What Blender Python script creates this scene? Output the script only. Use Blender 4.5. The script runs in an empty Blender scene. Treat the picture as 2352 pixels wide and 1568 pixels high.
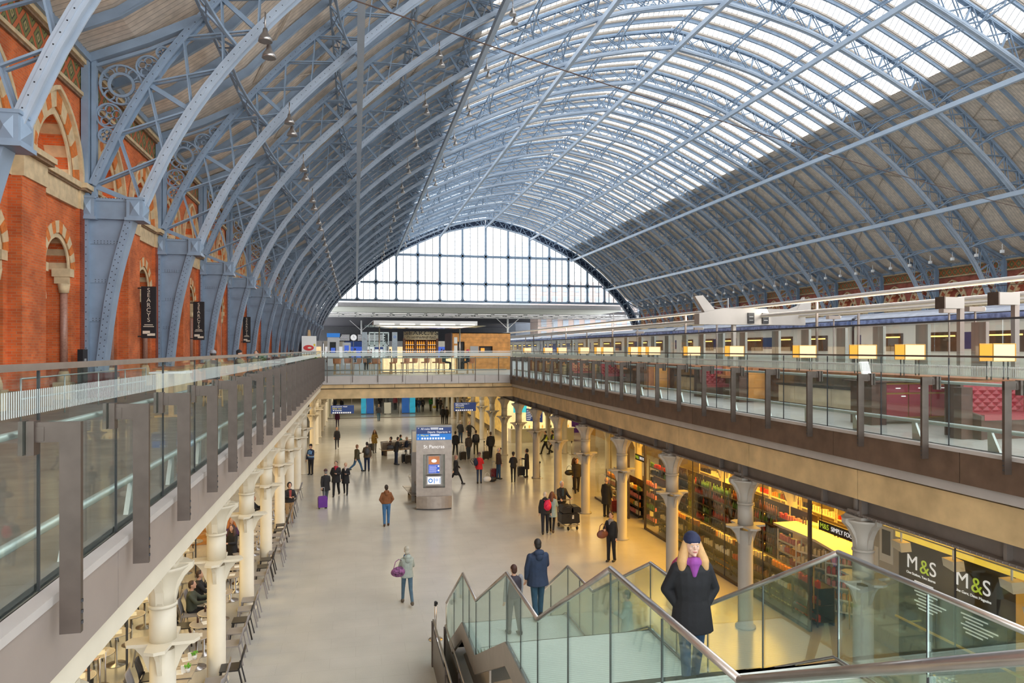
import bpy, bmesh, math, random
from mathutils import Vector, Matrix
random.seed(7)
sc = bpy.context.scene
C0 = sc.collection
PI = math.pi
# ---------------------------------------------------------------- camera (2352 x 1568 frame, focal length 1620 px)
F = 1620.0; TH = math.atan(359 / F); ST, CT = math.sin(TH), math.cos(TH); ZC = 7.40; DK = 5.8
cd = bpy.data.cameras.new('camera'); cam = bpy.data.objects.new('camera', cd); C0.objects.link(cam)
cam.location = (0, 0, ZC); cam.rotation_euler = (PI / 2, 0, -TH)
cd.sensor_width = 36; cd.lens = 36 * F / 2352; cd.shift_y = 18 / 2352; cd.clip_end = 2000
sc.camera = cam
# ---------------------------------------------------------------- daylight and exposure
w = bpy.data.worlds.new('overcast_sky'); sc.world = w; w.use_nodes = True
bg = w.node_tree.nodes['Background']; bg.inputs[0].default_value = (0.93, 0.965, 1, 1); bg.inputs[1].default_value = 2.3
sc.view_settings.view_transform = 'Standard'; sc.view_settings.look = 'None'
sc.view_settings.exposure = 0.52; sc.view_settings.gamma = 1; sc.view_settings.use_curve_mapping = False
cy = sc.cycles
cy.max_bounces = 5; cy.diffuse_bounces = 3; cy.glossy_bounces = 2; cy.transmission_bounces = 2; cy.transparent_max_bounces = 28
cy.caustics_reflective = False; cy.caustics_refractive = False; cy.sample_clamp_indirect = 4
# ---------------------------------------------------------------- helpers
TMP = bpy.data.scenes.new('workshop')                     # small scratch scene for evaluating modifiers and text, removed at the end
def tmp_dg():
    TMP.view_layers[0].update(); return TMP.view_layers[0].depsgraph
def G(x, y, z=0.0):
    """ground point seen at pixel x, y of the photograph on the level z"""
    l = (x - 1176) / F; v = -(y - 802) / F; t = (z - ZC) / v
    return ((ST + l * CT) * t, (CT - l * ST) * t)
def YX(x, X):
    """Y of the point on the vertical plane X seen at pixel column x"""
    l = (x - 1176) / F; return X / (ST + l * CT) * (CT - l * ST)
class MB:
    def __init__(s): s.v = []; s.f = []; s.mi = []; s.sm = []; s.m = 0; s.smooth = False
    def add(s, vs, fs):
        o = len(s.v); s.v += [tuple(p) for p in vs]
        for f in fs: s.f.append(tuple(o + i for i in f)); s.mi.append(s.m); s.sm.append(s.smooth)
    def box(s, x0, x1, y0, y1, z0, z1):
        s.add([(x0,y0,z0),(x1,y0,z0),(x1,y1,z0),(x0,y1,z0),(x0,y0,z1),(x1,y0,z1),(x1,y1,z1),(x0,y1,z1)],
              [(0,3,2,1),(4,5,6,7),(0,1,5,4),(1,2,6,5),(2,3,7,6),(3,0,4,7)])
    def cbox(s, c, sx, sy, sz, rz=0.0):
        ca, sa = math.cos(rz), math.sin(rz); vs = []
        for dz in (-sz/2, sz/2):
            for dx, dy in ((-sx/2,-sy/2),(sx/2,-sy/2),(sx/2,sy/2),(-sx/2,sy/2)):
                vs.append((c[0]+dx*ca-dy*sa, c[1]+dx*sa+dy*ca, c[2]+dz))
        s.add(vs, [(0,3,2,1),(4,5,6,7),(0,1,5,4),(1,2,6,5),(2,3,7,6),(3,0,4,7)])
    def bar(s, p, q, w, h, up=(0,0,1)):
        p, q = Vector(p), Vector(q); d = q - p
        if d.length < 1e-6: return
        d.normalize(); u = Vector(up); a = d.cross(u)
        if a.length < 1e-4: a = d.cross(Vector((1,0,0)))
        a.normalize(); b = a.cross(d); a *= w/2; b *= h/2
        s.add([p-a-b,p+a-b,p+a+b,p-a+b,q-a-b,q+a-b,q+a+b,q-a+b],
              [(0,3,2,1),(4,5,6,7),(0,1,5,4),(1,2,6,5),(2,3,7,6),(3,0,4,7)])
    def path(s, pts, w, h, up=(0,1,0), side=None):
        """a rectangular bar bent along pts; w along `up`, h across it; mitred joints"""
        pts = [Vector(p) for p in pts]; n = len(pts); u = Vector(up).normalized(); vs = []; fs = []
        for i, p in enumerate(pts):
            d = (pts[min(i+1,n-1)] - pts[max(i-1,0)]).normalized(); b = d.cross(u).normalized()
            for a, c in ((-1,-1),(1,-1),(1,1),(-1,1)): vs.append(p + u*(a*w/2) + b*(c*h/2))
        for i in range(n-1):
            for k in range(4):
                j = (k+1) % 4; fs.append((i*4+k, i*4+j, i*4+4+j, i*4+4+k))
        fs += [(3,2,1,0), tuple(4*(n-1)+k for k in range(4))]
        s.add(vs, fs)
    def tube(s, pts, r, n=8, smooth=True):
        pts = [Vector(p) for p in pts]; m = len(pts); vs = []; fs = []
        rr = r if isinstance(r, (list, tuple)) else [r]*m
        d0 = (pts[1]-pts[0]).normalized(); u = d0.orthogonal().normalized()
        for i, p in enumerate(pts):
            d = (pts[min(i+1,m-1)] - pts[max(i-1,0)]).normalized()
            u = (u - d*u.dot(d)).normalized(); v = d.cross(u)
            for k in range(n):
                a = 2*PI*k/n; vs.append(p + (u*math.cos(a) + v*math.sin(a))*rr[i])
        for i in range(m-1):
            for k in range(n):
                j = (k+1) % n; fs.append((i*n+k, i*n+j, i*n+n+j, i*n+n+k))
        old = s.smooth; s.smooth = smooth; s.add(vs, fs); s.smooth = False
        o = len(s.v) - len(vs)
        for cap in (tuple(o+k for k in range(n))[::-1], tuple(o+(m-1)*n+k for k in range(n))):
            s.f.append(cap); s.mi.append(s.m); s.sm.append(False)
        s.smooth = old
    def ring(s, c, r, t, ax='y', n=20, tw=None):
        pts = []
        for k in range(n+1):
            a = 2*PI*k/n
            if ax == 'y': pts.append((c[0]+r*math.cos(a), c[1], c[2]+r*math.sin(a)))
            elif ax == 'x': pts.append((c[0], c[1]+r*math.cos(a), c[2]+r*math.sin(a)))
            else: pts.append((c[0]+r*math.cos(a), c[1]+r*math.sin(a), c[2]))
        up = {'y':(0,1,0),'x':(1,0,0),'z':(0,0,1)}[ax]
        s.path(pts, tw or t, t, up)
    def lathe(s, prof, c=(0,0,0), n=16, smooth=True):
        vs = []; fs = []
        for r, z in prof:
            for k in range(n):
                a = 2*PI*k/n; vs.append((c[0]+r*math.cos(a), c[1]+r*math.sin(a), c[2]+z))
        for i in range(len(prof)-1):
            for k in range(n):
                j = (k+1) % n; fs.append((i*n+k, i*n+j, i*n+n+j, i*n+n+k))
        old = s.smooth; s.smooth = smooth; s.add(vs, fs); s.smooth = old
        o = len(s.v)-len(vs)
        for cap in (tuple(o+k for k in range(n))[::-1], tuple(o+(len(prof)-1)*n+k for k in range(n))):
            s.f.append(cap); s.mi.append(s.m); s.sm.append(False)
    def prism(s, poly, t0, t1, ax='y'):
        """poly of (a, b): ax y -> (x, z), ax x -> (y, z), ax z -> (x, y), thickness t0..t1 along ax"""
        n = len(poly)
        def P(a, b, t): return {'y':(a,t,b),'x':(t,a,b),'z':(a,b,t)}[ax]
        vs = [P(a,b,t0) for a,b in poly] + [P(a,b,t1) for a,b in poly]
        s.add(vs, [tuple(range(n))[::-1], tuple(range(n,2*n))] + [(i,(i+1)%n,n+(i+1)%n,n+i) for i in range(n)])
    def ell(s, c, rx, ry, rz, n=12, m=8):
        vs = [(c[0],c[1],c[2]-rz)]; fs = []
        for i in range(1,m):
            t = -PI/2+PI*i/m
            for k in range(n):
                a = 2*PI*k/n; vs.append((c[0]+rx*math.cos(t)*math.cos(a), c[1]+ry*math.cos(t)*math.sin(a), c[2]+rz*math.sin(t)))
        vs.append((c[0],c[1],c[2]+rz)); L = len(vs)-1
        for k in range(n): fs.append((0,1+(k+1)%n,1+k))
        for i in range(m-2):
            for k in range(n): fs.append((1+i*n+k,1+i*n+(k+1)%n,1+(i+1)*n+(k+1)%n,1+(i+1)*n+k))
        for k in range(n): fs.append((1+(m-2)*n+k,1+(m-2)*n+(k+1)%n,L))
        old = s.smooth; s.smooth = True; s.add(vs, fs); s.smooth = old
    def quad(s, a, b, c, d): s.add([a,b,c,d], [(0,1,2,3)])
    def mesh(s, name, mats):
        me = bpy.data.meshes.new(name); me.from_pydata([tuple(v) for v in s.v], [], s.f)
        for m in (mats if isinstance(mats, (list,tuple)) else [mats]): me.materials.append(m)
        me.polygons.foreach_set('material_index', s.mi); me.polygons.foreach_set('use_smooth', s.sm); me.update()
        return me
    def build(s, name, mats, parent=None, loc=None):
        o = bpy.data.objects.new(name, s.mesh(name, mats)); C0.objects.link(o)
        if parent: o.parent = parent
        if loc: o.location = loc
        return o
def tag(o, label=None, cat=None, group=None, kind=None):
    if label: o['label'] = label
    if cat: o['category'] = cat
    if group: o['group'] = group
    if kind: o['kind'] = kind
    return o
def thing(name, label, cat, loc=(0,0,0), rz=0.0, group=None):
    o = bpy.data.objects.new(name, None); C0.objects.link(o); o.location = loc; o.rotation_euler = (0,0,rz); o.empty_display_size = .1
    return tag(o, label, cat, group)
def copy_tree(o, parent=None):
    c = o.copy(); C0.objects.link(c)
    if parent: c.parent = parent
    for ch in list(KIDS.get(o.name, ())):
        k = copy_tree(ch, c); KIDS.setdefault(c.name, []).append(k)
    return c
KIDS = {}
def index_kids(root):
    for o in C0.objects:
        if o.parent == root: KIDS.setdefault(root.name, []).append(o); index_kids(o)
def dup(root, loc, rz=None, label=None, group=None):
    if root.name not in KIDS: KIDS[root.name] = []; index_kids(root)
    c = copy_tree(root); c.location = loc
    if rz is not None: c.rotation_euler = (0,0,rz)
    if label: c['label'] = label
    if group: c['group'] = group
    return c
def area(name, loc, rot, sx, sy, power, col):
    l = bpy.data.lights.new(name, 'AREA'); l.shape = 'RECTANGLE'; l.size = sx; l.size_y = sy; l.energy = power; l.color = col
    o = bpy.data.objects.new(name, l); C0.objects.link(o); o.location = loc; o.rotation_euler = rot; return o
ORD = ['first','second','third','fourth','fifth','sixth','seventh','eighth','ninth','tenth','eleventh','twelfth','thirteenth','fourteenth','fifteenth','sixteenth','seventeenth','eighteenth','nineteenth','twentieth']
def nth(i): return ORD[i] if i < 20 else ('twenty-' + ORD[i-20] if i < 29 else ['thirtieth'] [0] if i == 29 else 'thirty-' + ORD[i-30] if i < 39 else 'fortieth' if i == 39 else 'forty-' + ORD[i-40])
# ---------------------------------------------------------------- materials
def mat(name, col, rough=.6, metal=0.0, var=.12, scale=6.0, bump=0.0, spec=None, emit=None, es=0.0, alpha=None):
    m = bpy.data.materials.new(name); m.use_nodes = True; nt = m.node_tree; b = nt.nodes['Principled BSDF']
    b.inputs['Roughness'].default_value = rough; b.inputs['Metallic'].default_value = metal
    if spec is not None: b.inputs['Specular IOR Level'].default_value = spec
    if var > 0:
        tc = nt.nodes.new('ShaderNodeTexCoord'); nz = nt.nodes.new('ShaderNodeTexNoise'); nz.inputs['Scale'].default_value = scale; nz.inputs['Detail'].default_value = 4
        nt.links.new(tc.outputs['Object'], nz.inputs['Vector'])
        r = nt.nodes.new('ShaderNodeValToRGB'); r.color_ramp.elements[0].position = .3; r.color_ramp.elements[1].position = .7
        r.color_ramp.elements[0].color = (*[c*(1-var) for c in col], 1); r.color_ramp.elements[1].color = (*[min(1,c*(1+var)) for c in col], 1)
        nt.links.new(nz.outputs['Fac'], r.inputs[0]); nt.links.new(r.outputs[0], b.inputs['Base Color'])
        if bump > 0:
            bp = nt.nodes.new('ShaderNodeBump'); bp.inputs['Strength'].default_value = bump; bp.inputs['Distance'].default_value = .02
            nt.links.new(nz.outputs['Fac'], bp.inputs['Height']); nt.links.new(bp.outputs[0], b.inputs['Normal'])
    else: b.inputs['Base Color'].default_value = (*col, 1)
    if emit: b.inputs['Emission Color'].default_value = (*emit, 1); b.inputs['Emission Strength'].default_value = es
    return m
def glass(name, tint=(.86,.95,.92), refl=.1, dif=None, dfac=.0, kind='ShaderNodeBsdfDiffuse'):
    m = bpy.data.materials.new(name); m.use_nodes = True; nt = m.node_tree; nt.nodes.remove(nt.nodes['Principled BSDF'])
    out = nt.nodes['Material Output']; t = nt.nodes.new('ShaderNodeBsdfTransparent'); t.inputs[0].default_value = (*tint, 1)
    g = nt.nodes.new('ShaderNodeBsdfGlossy'); g.inputs['Roughness'].default_value = .02; g.inputs[0].default_value = (.95,1,.98,1)
    lw = nt.nodes.new('ShaderNodeFresnel'); lw.inputs[0].default_value = 1.5
    mu = nt.nodes.new('ShaderNodeMath'); mu.operation = 'MULTIPLY'; mu.inputs[1].default_value = refl*10; mu.use_clamp = True
    nt.links.new(lw.outputs[0], mu.inputs[0])
    mx = nt.nodes.new('ShaderNodeMixShader'); nt.links.new(mu.outputs[0], mx.inputs[0]); nt.links.new(t.outputs[0], mx.inputs[1]); nt.links.new(g.outputs[0], mx.inputs[2])
    last = mx
    if dif:
        d = nt.nodes.new(kind); d.inputs[0].default_value = (*dif,1); m2 = nt.nodes.new('ShaderNodeMixShader'); m2.inputs[0].default_value = dfac
        nt.links.new(mx.outputs[0], m2.inputs[1]); nt.links.new(d.outputs[0], m2.inputs[2]); last = m2
    nt.links.new(last.outputs[0], out.inputs[0]); return m
def brick(name, c1, c2, mortar, axes='yz', bw=.225, bh=.075, mw=.008, rough=.85):
    m = bpy.data.materials.new(name); m.use_nodes = True; nt = m.node_tree; b = nt.nodes['Principled BSDF']; b.inputs['Roughness'].default_value = rough
    tc = nt.nodes.new('ShaderNodeTexCoord'); sp = nt.nodes.new('ShaderNodeSeparateXYZ'); cb = nt.nodes.new('ShaderNodeCombineXYZ')
    ad = nt.nodes.new('ShaderNodeMath'); ad.operation = 'ADD'
    nt.links.new(tc.outputs['Object'], sp.inputs[0]); nt.links.new(sp.outputs[0], ad.inputs[0]); nt.links.new(sp.outputs[1], ad.inputs[1])
    nt.links.new(ad.outputs[0], cb.inputs[0]); nt.links.new(sp.outputs[2], cb.inputs[1])
    br = nt.nodes.new('ShaderNodeTexBrick'); br.inputs['Scale'].default_value = 1
    br.inputs['Brick Width'].default_value = bw; br.inputs['Row Height'].default_value = bh; br.inputs['Mortar Size'].default_value = mw
    br.inputs['Color1'].default_value = (*c1,1); br.inputs['Color2'].default_value = (*c2,1); br.inputs['Mortar'].default_value = (*mortar,1)
    nt.links.new(cb.outputs[0], br.inputs['Vector'])
    nz = nt.nodes.new('ShaderNodeTexNoise'); nz.inputs['Scale'].default_value = 1.3; nz.inputs['Detail'].default_value = 6; nt.links.new(tc.outputs['Object'], nz.inputs['Vector'])
    mr = nt.nodes.new('ShaderNodeMapRange'); mr.inputs['From Min'].default_value = .3; mr.inputs['From Max'].default_value = .7; mr.inputs['To Min'].default_value = .68; mr.inputs['To Max'].default_value = 1.25
    nt.links.new(nz.outputs['Fac'], mr.inputs[0])
    mx = nt.nodes.new('ShaderNodeMix'); mx.data_type = 'RGBA'; mx.blend_type = 'MULTIPLY'; mx.inputs[0].default_value = 1
    nt.links.new(br.outputs[0], mx.inputs[6]); nt.links.new(mr.outputs[0], mx.inputs[7]); nt.links.new(mx.outputs[2], b.inputs['Base Color'])
    return m
def lines(name, c1, c2, axis=1, period=.3, width=.06, rough=.6, var=.08):
    """planks or grooves: c2 lines every `period` along the object axis"""
    m = mat(name, c1, rough, 0, var, 3.0); nt = m.node_tree; b = nt.nodes['Principled BSDF']
    tc = nt.nodes.new('ShaderNodeTexCoord'); sp = nt.nodes.new('ShaderNodeSeparateXYZ'); nt.links.new(tc.outputs['Object'], sp.inputs[0])
    d = nt.nodes.new('ShaderNodeMath'); d.operation = 'DIVIDE'; d.inputs[1].default_value = period; nt.links.new(sp.outputs[axis], d.inputs[0])
    f = nt.nodes.new('ShaderNodeMath'); f.operation = 'FRACT'; nt.links.new(d.outputs[0], f.inputs[0])
    l = nt.nodes.new('ShaderNodeMath'); l.operation = 'LESS_THAN'; l.inputs[1].default_value = width/period; nt.links.new(f.outputs[0], l.inputs[0])
    src = b.inputs['Base Color'].links[0].from_socket
    mx = nt.nodes.new('ShaderNodeMix'); mx.data_type = 'RGBA'; nt.links.new(l.outputs[0], mx.inputs[0]); nt.links.new(src, mx.inputs[6]); mx.inputs[7].default_value = (*c2,1)
    nt.links.new(mx.outputs[2], b.inputs['Base Color']); return m
M = {}
M['iron'] = mat('blue_grey_painted_iron', (.27,.355,.465), .42, .0, .13, 1.5)
M['iron_lit'] = mat('blue_grey_iron_lit', (.44,.51,.60), .4, 0, .08, 1.5)  # paler copy of the same paint; light on the soffits put into it
M['navy'] = mat('navy_infill', (.02,.035,.075), .7, 0, .2, 2)
M['trunk'] = mat('pale_blue_tube_paint', (.47,.56,.67), .35, 0, .05, 1)
M['maroon'] = mat('maroon_pedestal_paint', (.16,.025,.03), .45, 0, .15, 3)
M['boards'] = lines('beige_roof_boards', (.74,.63,.52), (.45,.37,.30), 1, .28, .035, .75, .16)
M['beige'] = mat('beige_timber', (.52,.44,.36), .7, 0, .1, 3)
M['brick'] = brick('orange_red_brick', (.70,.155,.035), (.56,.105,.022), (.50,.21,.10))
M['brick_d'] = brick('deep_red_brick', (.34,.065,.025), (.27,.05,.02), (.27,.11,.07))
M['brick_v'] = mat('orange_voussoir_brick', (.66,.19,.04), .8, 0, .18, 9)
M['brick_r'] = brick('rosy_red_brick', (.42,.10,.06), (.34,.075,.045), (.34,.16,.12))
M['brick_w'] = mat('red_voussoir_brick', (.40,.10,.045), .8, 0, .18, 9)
M['stone'] = mat('cream_sandstone', (.66,.50,.30), .85, 0, .16, 4, .2)
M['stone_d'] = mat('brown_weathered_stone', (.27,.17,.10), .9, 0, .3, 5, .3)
M['granite'] = mat('pink_granite', (.42,.22,.16), .4, 0, .2, 20)
M['roofglass'] = glass('roof_glass', (.95,.97,.98), .02, (.95,.97,1), .22, 'ShaderNodeBsdfTranslucent')
M['gableglass'] = glass('gable_glass', (.97,.985,1), .03, (.95,.97,1), .05)
M['glass'] = glass('green_tinted_balustrade_glass', (.955,.985,.972), .016, (.55,.72,.68), .015)
M['clear'] = glass('clear_screen_glass', (.985,.995,.99), .015)
M['glass_s'] = glass('stair_glass', (.89,.965,.93), .035, (.50,.75,.66), .02)
M['shopglass'] = glass('shopfront_glass', (.97,.985,.97), .014)
M['steel_b'] = mat('bronze_brown_metal', (.115,.09,.075), .38, .5, .12, 6)
M['steel_p'] = mat('brushed_steel', (.50,.46,.43), .28, .9, .08, 8)
M['fascia'] = mat('taupe_metal_fascia', (.36,.30,.265), .45, .2, .06, 2)
M['fascia_d'] = mat('dark_bronze_fascia', (.15,.095,.065), .5, .2, .22, 3)
M['fascia_b'] = mat('pale_grey_fascia', (.52,.48,.45), .5, .1, .06, 2)
M['concrete'] = mat('polished_buff_concrete', (.68,.49,.25), .5, 0, .22, 1.6)
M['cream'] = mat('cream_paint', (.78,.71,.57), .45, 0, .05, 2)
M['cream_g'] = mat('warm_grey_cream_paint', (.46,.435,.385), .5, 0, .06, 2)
M['girder'] = mat('brown_grey_girder_paint', (.20,.17,.15), .55, 0, .12, 3)
M['white'] = mat('white_paint', (.8,.8,.78), .5, 0, .03, 2)
M['grey'] = mat('mid_grey_paint', (.35,.35,.35), .5, 0, .05, 2)
M['black'] = mat('black_plastic', (.012,.012,.014), .45, 0, .1, 5)
M['dark'] = mat('dark_grey', (.05,.05,.055), .6, 0, .15, 3)
M['paving_d'] = lines('dark_granite_paving', (.20,.185,.155), (.12,.11,.09), 1, .9, .012, .45, .25)
M['deck'] = lines('pale_stone_deck', (.50,.50,.46), (.40,.40,.37), 1, 1.2, .012, .35, .08)
# ================================================================= TRAIN SHED ROOF
XC = 29.3; YR0 = 26.21; BAY = 8.94; NR = 18            # ribs k = 0..17 at YR0 + BAY*(k-2)
IN = [(37.25,5.8),(37.1,7.6),(36.85,9.8),(36.4,12.3),(35.5,14.4),(34.2,16.6),(32.2,19.1),(29.4,21.9),(25.8,25.1),(20.2,29.0),(10.7,33.45),(5.2,35.05),(0,36.0)]
def resample(P, step):
    # Catmull-Rom through the points, then even spacing
    pts = []
    Q = [P[0]] + P + [P[-1]]
    for i in range(1, len(Q)-2):
        p0,p1,p2,p3 = Q[i-1],Q[i],Q[i+1],Q[i+2]
        for k in range(12):
            t = k/12
            pts.append(tuple(.5*((2*p1[j])+(-p0[j]+p2[j])*t+(2*p0[j]-5*p1[j]+4*p2[j]-p3[j])*t*t+(-p0[j]+3*p1[j]-3*p2[j]+p3[j])*t**3) for j in (0,1)))
    pts.append(P[-1]); out = [pts[0]]; acc = 0
    L = sum(math.dist(pts[i],pts[i+1]) for i in range(len(pts)-1)); n = max(2, round(L/step)); st = L/n
    for i in range(len(pts)-1):
        a, b = pts[i], pts[i+1]; d = math.dist(a,b)
        while acc + d >= st and len(out) < n:
            t = (st-acc)/d; a = (a[0]+(b[0]-a[0])*t, a[1]+(b[1]-a[1])*t); out.append(a); d = math.dist(a,b); acc = 0
        acc += d
    if len(out) <= n: out.append(pts[-1])
    return out
def offs(P, t):
    o = []
    for i, p in enumerate(P):
        a, b = P[max(i-1,0)], P[min(i+1,len(P)-1)]; dx, dz = b[0]-a[0], b[1]-a[1]; l = math.hypot(dx,dz)
        nx, nz = dz/l, -dx/l
        if i == len(P)-1: nx, nz = .03, 1.0
        o.append((p[0]+nx*t, p[1]+nz*t))
    return o
HI = [p for p in IN if p[1] >= 12.3]                      # arch above the haunch
ARC = resample(HI, .93); OUTC = offs(ARC, 1.6)
def atu(P, u):
    for i in range(len(P)-1):
        if P[i][0] >= u >= P[i+1][0]:
            t = (P[i][0]-u)/(P[i][0]-P[i+1][0]+1e-9); return P[i][1]+(P[i+1][1]-P[i][1])*t
    return P[0][1] if u > P[0][0] else P[-1][1]
SURF = [(38.45,17.15),(36.6,18.0)] + [p for p in offs(ARC, 1.95) if p[0] < 34.6]     # underside of boards and glazing
RAFT = [(38.3,17.0),(36.5,17.85)] + [p for p in offs(ARC, 1.72) if p[0] < 34.4]
def both(P): return [(XC-u, z) for u, z in P] + [(XC+u, z) for u, z in P[::-1][1:]]
rib = thing('roof_rib', '', 'roof rib', (0,0,0), 0, 'riveted iron ribs of the train shed roof')
WY = .44
for nm, P, h in (('inner_chord', ARC, .30), ('outer_chord', OUTC, .26)):
    b = MB(); pts = [(x, 0, z) for x, z in both(P)]
    for k in range(2): b.path(pts, .05, h, (0,1,0)); break
    b = MB(); b.path(pts, WY, h*.34, (0,1,0))                 # soffit or cover plate
    for sy in (-1, 1): b.path([(x, sy*(WY/2-.05), z+.0) for x, z in both(offs(P, -h*.0))], .05, h, (0,1,0))
    b.build(nm, M['iron_lit' if nm == 'inner_chord' else 'iron'], rib)
lat = MB(); n = len(ARC)
for i in range(0, n-1):
    for s in (-1, 1):
        a0, a1, b0, b1 = ARC[i], ARC[i+1], OUTC[i], OUTC[i+1]
        j = min(i+2, n-1)
        if i % 2 == 0:
            for y in (-.13, .13):
                lat.bar((XC-s*a0[0], y, a0[1]), (XC-s*OUTC[j][0], y, OUTC[j][1]), .05, .09, (0,1,0))
                lat.bar((XC-s*b0[0], y, b0[1]), (XC-s*ARC[j][0], y, ARC[j][1]), .05, .10, (0,1,0))
        if i % 4 == 0: lat.bar((XC-s*a0[0], 0, a0[1]), (XC-s*b0[0], 0, b0[1]), .16, .10, (0,1,0))
lat.build('lattice', M['iron'], rib)
LOW = [(37.62,5.8),(37.5,6.9),(37.26,8.9),(36.97,10.4),(36.45,12.35)]; iml = resample(LOW, .5)       # the plated haunch below the bosses
for s in (-1, 1):
    lo = MB(); X = lambda u: XC - s*u
    lo.box(min(X(38.2),X(37.98)), max(X(38.2),X(37.98)), -.27, .27, 5.8, 17.1)
    lo.path([(X(u+.13), 0, z) for u, z in iml], .54, .26, (0,1,0))
    lo.prism([(X(38.0), 6.6)] + [(X(u+.1), z) for u, z in iml if z > 6.6] + [(X(38.0), 12.3)], -.10, .10)
    for z in (8.4, 9.7, 11.0):
        u = atu(iml[::-1][::-1], 99); uu = [q[0] for q in iml if q[1] >= z][0]
        lo.box(min(X(38.0),X(uu+.2)), max(X(38.0),X(uu+.2)), -.13, .13, z-.07, z+.07)
    lo.build('haunch_plate', M['iron'], rib)
rv = MB()
def riv(x, y, z, r=.016): rv.add([(x-r,y,z-r),(x+r,y,z-r),(x+r,y,z+r),(x-r,y,z+r),(x,y-.02,z)], [(0,1,4),(1,2,4),(2,3,4),(3,0,4)])
for s in (-1, 1):
    X = lambda u: XC - s*u
    z = 6.0
    while z < 12: riv(X(38.05), -.272, z); riv(X(38.13), -.272, z+.06); z += .24
    fin = resample(LOW, .2)
    for i, (u, z) in enumerate(fin): riv(X(u+.2), -.272, z); riv(X(u+.06), -.272, z+.1)
    for i in range(0, len(ARC)-1):
        for t in (0,.33,.66):
            u = ARC[i][0]*(1-t)+ARC[i+1][0]*t; z = ARC[i][1]*(1-t)+ARC[i+1][1]*t
            if z < 24: riv(X(u), -.222, z); riv(X(u), -.222, z+.0)
            u = OUTC[i][0]*(1-t)+OUTC[i+1][0]*t; z = OUTC[i][1]*(1-t)+OUTC[i+1][1]*t
            if z < 24: riv(X(u), -.222, z)
    for z in (8.4, 9.7, 11.0):
        uu = [q[0] for q in iml if q[1] >= z][0]; x = uu+.32
        while x < 37.9: riv(X(x), -.132, z-.035, .012); riv(X(x), -.132, z+.035, .012); x += .1
    x = 36.7
    while x < 37.9: riv(X(x), -.242, 12.46, .013); x += .085
rv.build('rivets', M['dark'], rib)['kind'] = 'stuff'
for s in (-1, 1):
    bs = MB(); X = lambda u: XC - s*u
    x0, x1 = sorted((X(38.2), X(36.5)))
    bs.box(x0, x1, -.2, .2, 11.80, 12.42); bs.box(x0, x1, -.24, .24, 12.36, 12.46); bs.box(x0, x1, -.24, .24, 11.76, 11.86)
    for c, w_ in ((38.0, .44), (36.55, .5)):
        cx = X(c)
        bs.box(cx-w_/2, cx+w_/2, -.36, .36, 11.74, 12.5); bs.box(cx-w_/2-.05, cx+w_/2+.05, -.4, .4, 11.72, 11.82); bs.box(cx-w_/2-.03, cx+w_/2+.03, -.38, .38, 12.42, 12.5)
        q = w_/2-.1
        for sy in (-1, 1):
            bs.add([(cx-q,sy*.36,11.88),(cx+q,sy*.36,11.88),(cx+q,sy*.36,12.38),(cx-q,sy*.36,12.38),(cx,sy*.46,12.13)], [(0,1,4),(1,2,4),(2,3,4),(3,0,4)])
    xi = X(36.3); sg = 1 if s > 0 else -1
    bs.add([(xi,-.26,11.88),(xi,.26,11.88),(xi,.26,12.38),(xi,-.26,12.38),(xi+sg*.12,0,12.13)], [(0,1,4),(1,2,4),(2,3,4),(3,0,4)])
    bs.build('moulded_boss', M['iron'], rib)
for s in (-1, 1):
    tr = MB(); X = lambda u: XC - s*u
    tr.box(*sorted((X(37.95), X(37.8))), -.1, .1, 12.5, 17.1)
    tr.path([(X(38.0),0,17.15),(X(36.2),0,17.95),(X(34.6),0,18.8)], .3, .28, (0,1,0))
    tr.path([(X(37.8),0,16.95),(X(36.2),0,17.62),(X(35.0),0,18.25)], .12, .10, (0,1,0))
    for u, z, r, lob in ((37.05,16.35,.66,8), (37.42,15.28,.40,5), (37.5,14.6,.24,5), (36.2,17.02,.38,5), (35.75,17.55,.20,5)):
        tr.ring((X(u),0,z), r, .06, 'y', 20, .12)
        if lob == 8:
            tr.ring((X(u),0,z), r*.58, .09, 'y', 18, .08)
            for k in range(8):
                a = 2*PI*k/8; rr = r*.78
                pts = [(X(u)+rr*math.cos(a)+.24*r*math.cos(a+t), 0, z+rr*math.sin(a)+.24*r*math.sin(a+t)) for t in (-2.2,-1.6,-1.0,-.4,.4,1.0,1.6,2.2)]
                tr.path(pts, .08, .035, (0,1,0))
        else:
            for k in range(5):
                a = PI/2+2*PI*k/5; tr.ring((X(u)+r*.55*math.cos(a),0,z+r*.55*math.sin(a)), r*.33, .035, 'y', 9, .07)
    tr.build('spandrel_tracery', M['iron'], rib)
for s in (-1, 1):
    pd = MB(); X = lambda u: XC - s*u
    for u0, u1, z0, z1, yy in ((38.3,37.3,5.8,6.55,.42),(38.35,37.25,5.8,5.98,.47),(38.35,37.25,6.45,6.62,.46)):
        pd.box(*sorted((X(u0),X(u1))), -yy, yy, z0, z1)
    for u0 in (38.2, 37.75): pd.box(*sorted((X(u0),X(u0-.36))), -.44, .44, 6.06, 6.4)
    pd.build('pedestal', M['maroon'], rib)
ribs = []
for k in range(NR):
    y = YR0 + BAY*(k-2)
    lb = ('blue iron roof rib at the left edge of the photo' if k == 1 else 'blue riveted iron roof rib, %s along the hall' % nth(k)) if k < NR-1 else 'last blue iron roof rib, framing the great glazed gable screen'
    if k == 0: rib.location = (0, y, 0); rib['label'] = 'blue iron roof rib nearest the camera, mostly outside the frame'; ribs.append(rib)
    else: ribs.append(dup(rib, (0, y, 0), None, lb))
YG = YR0 + BAY*15
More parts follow.
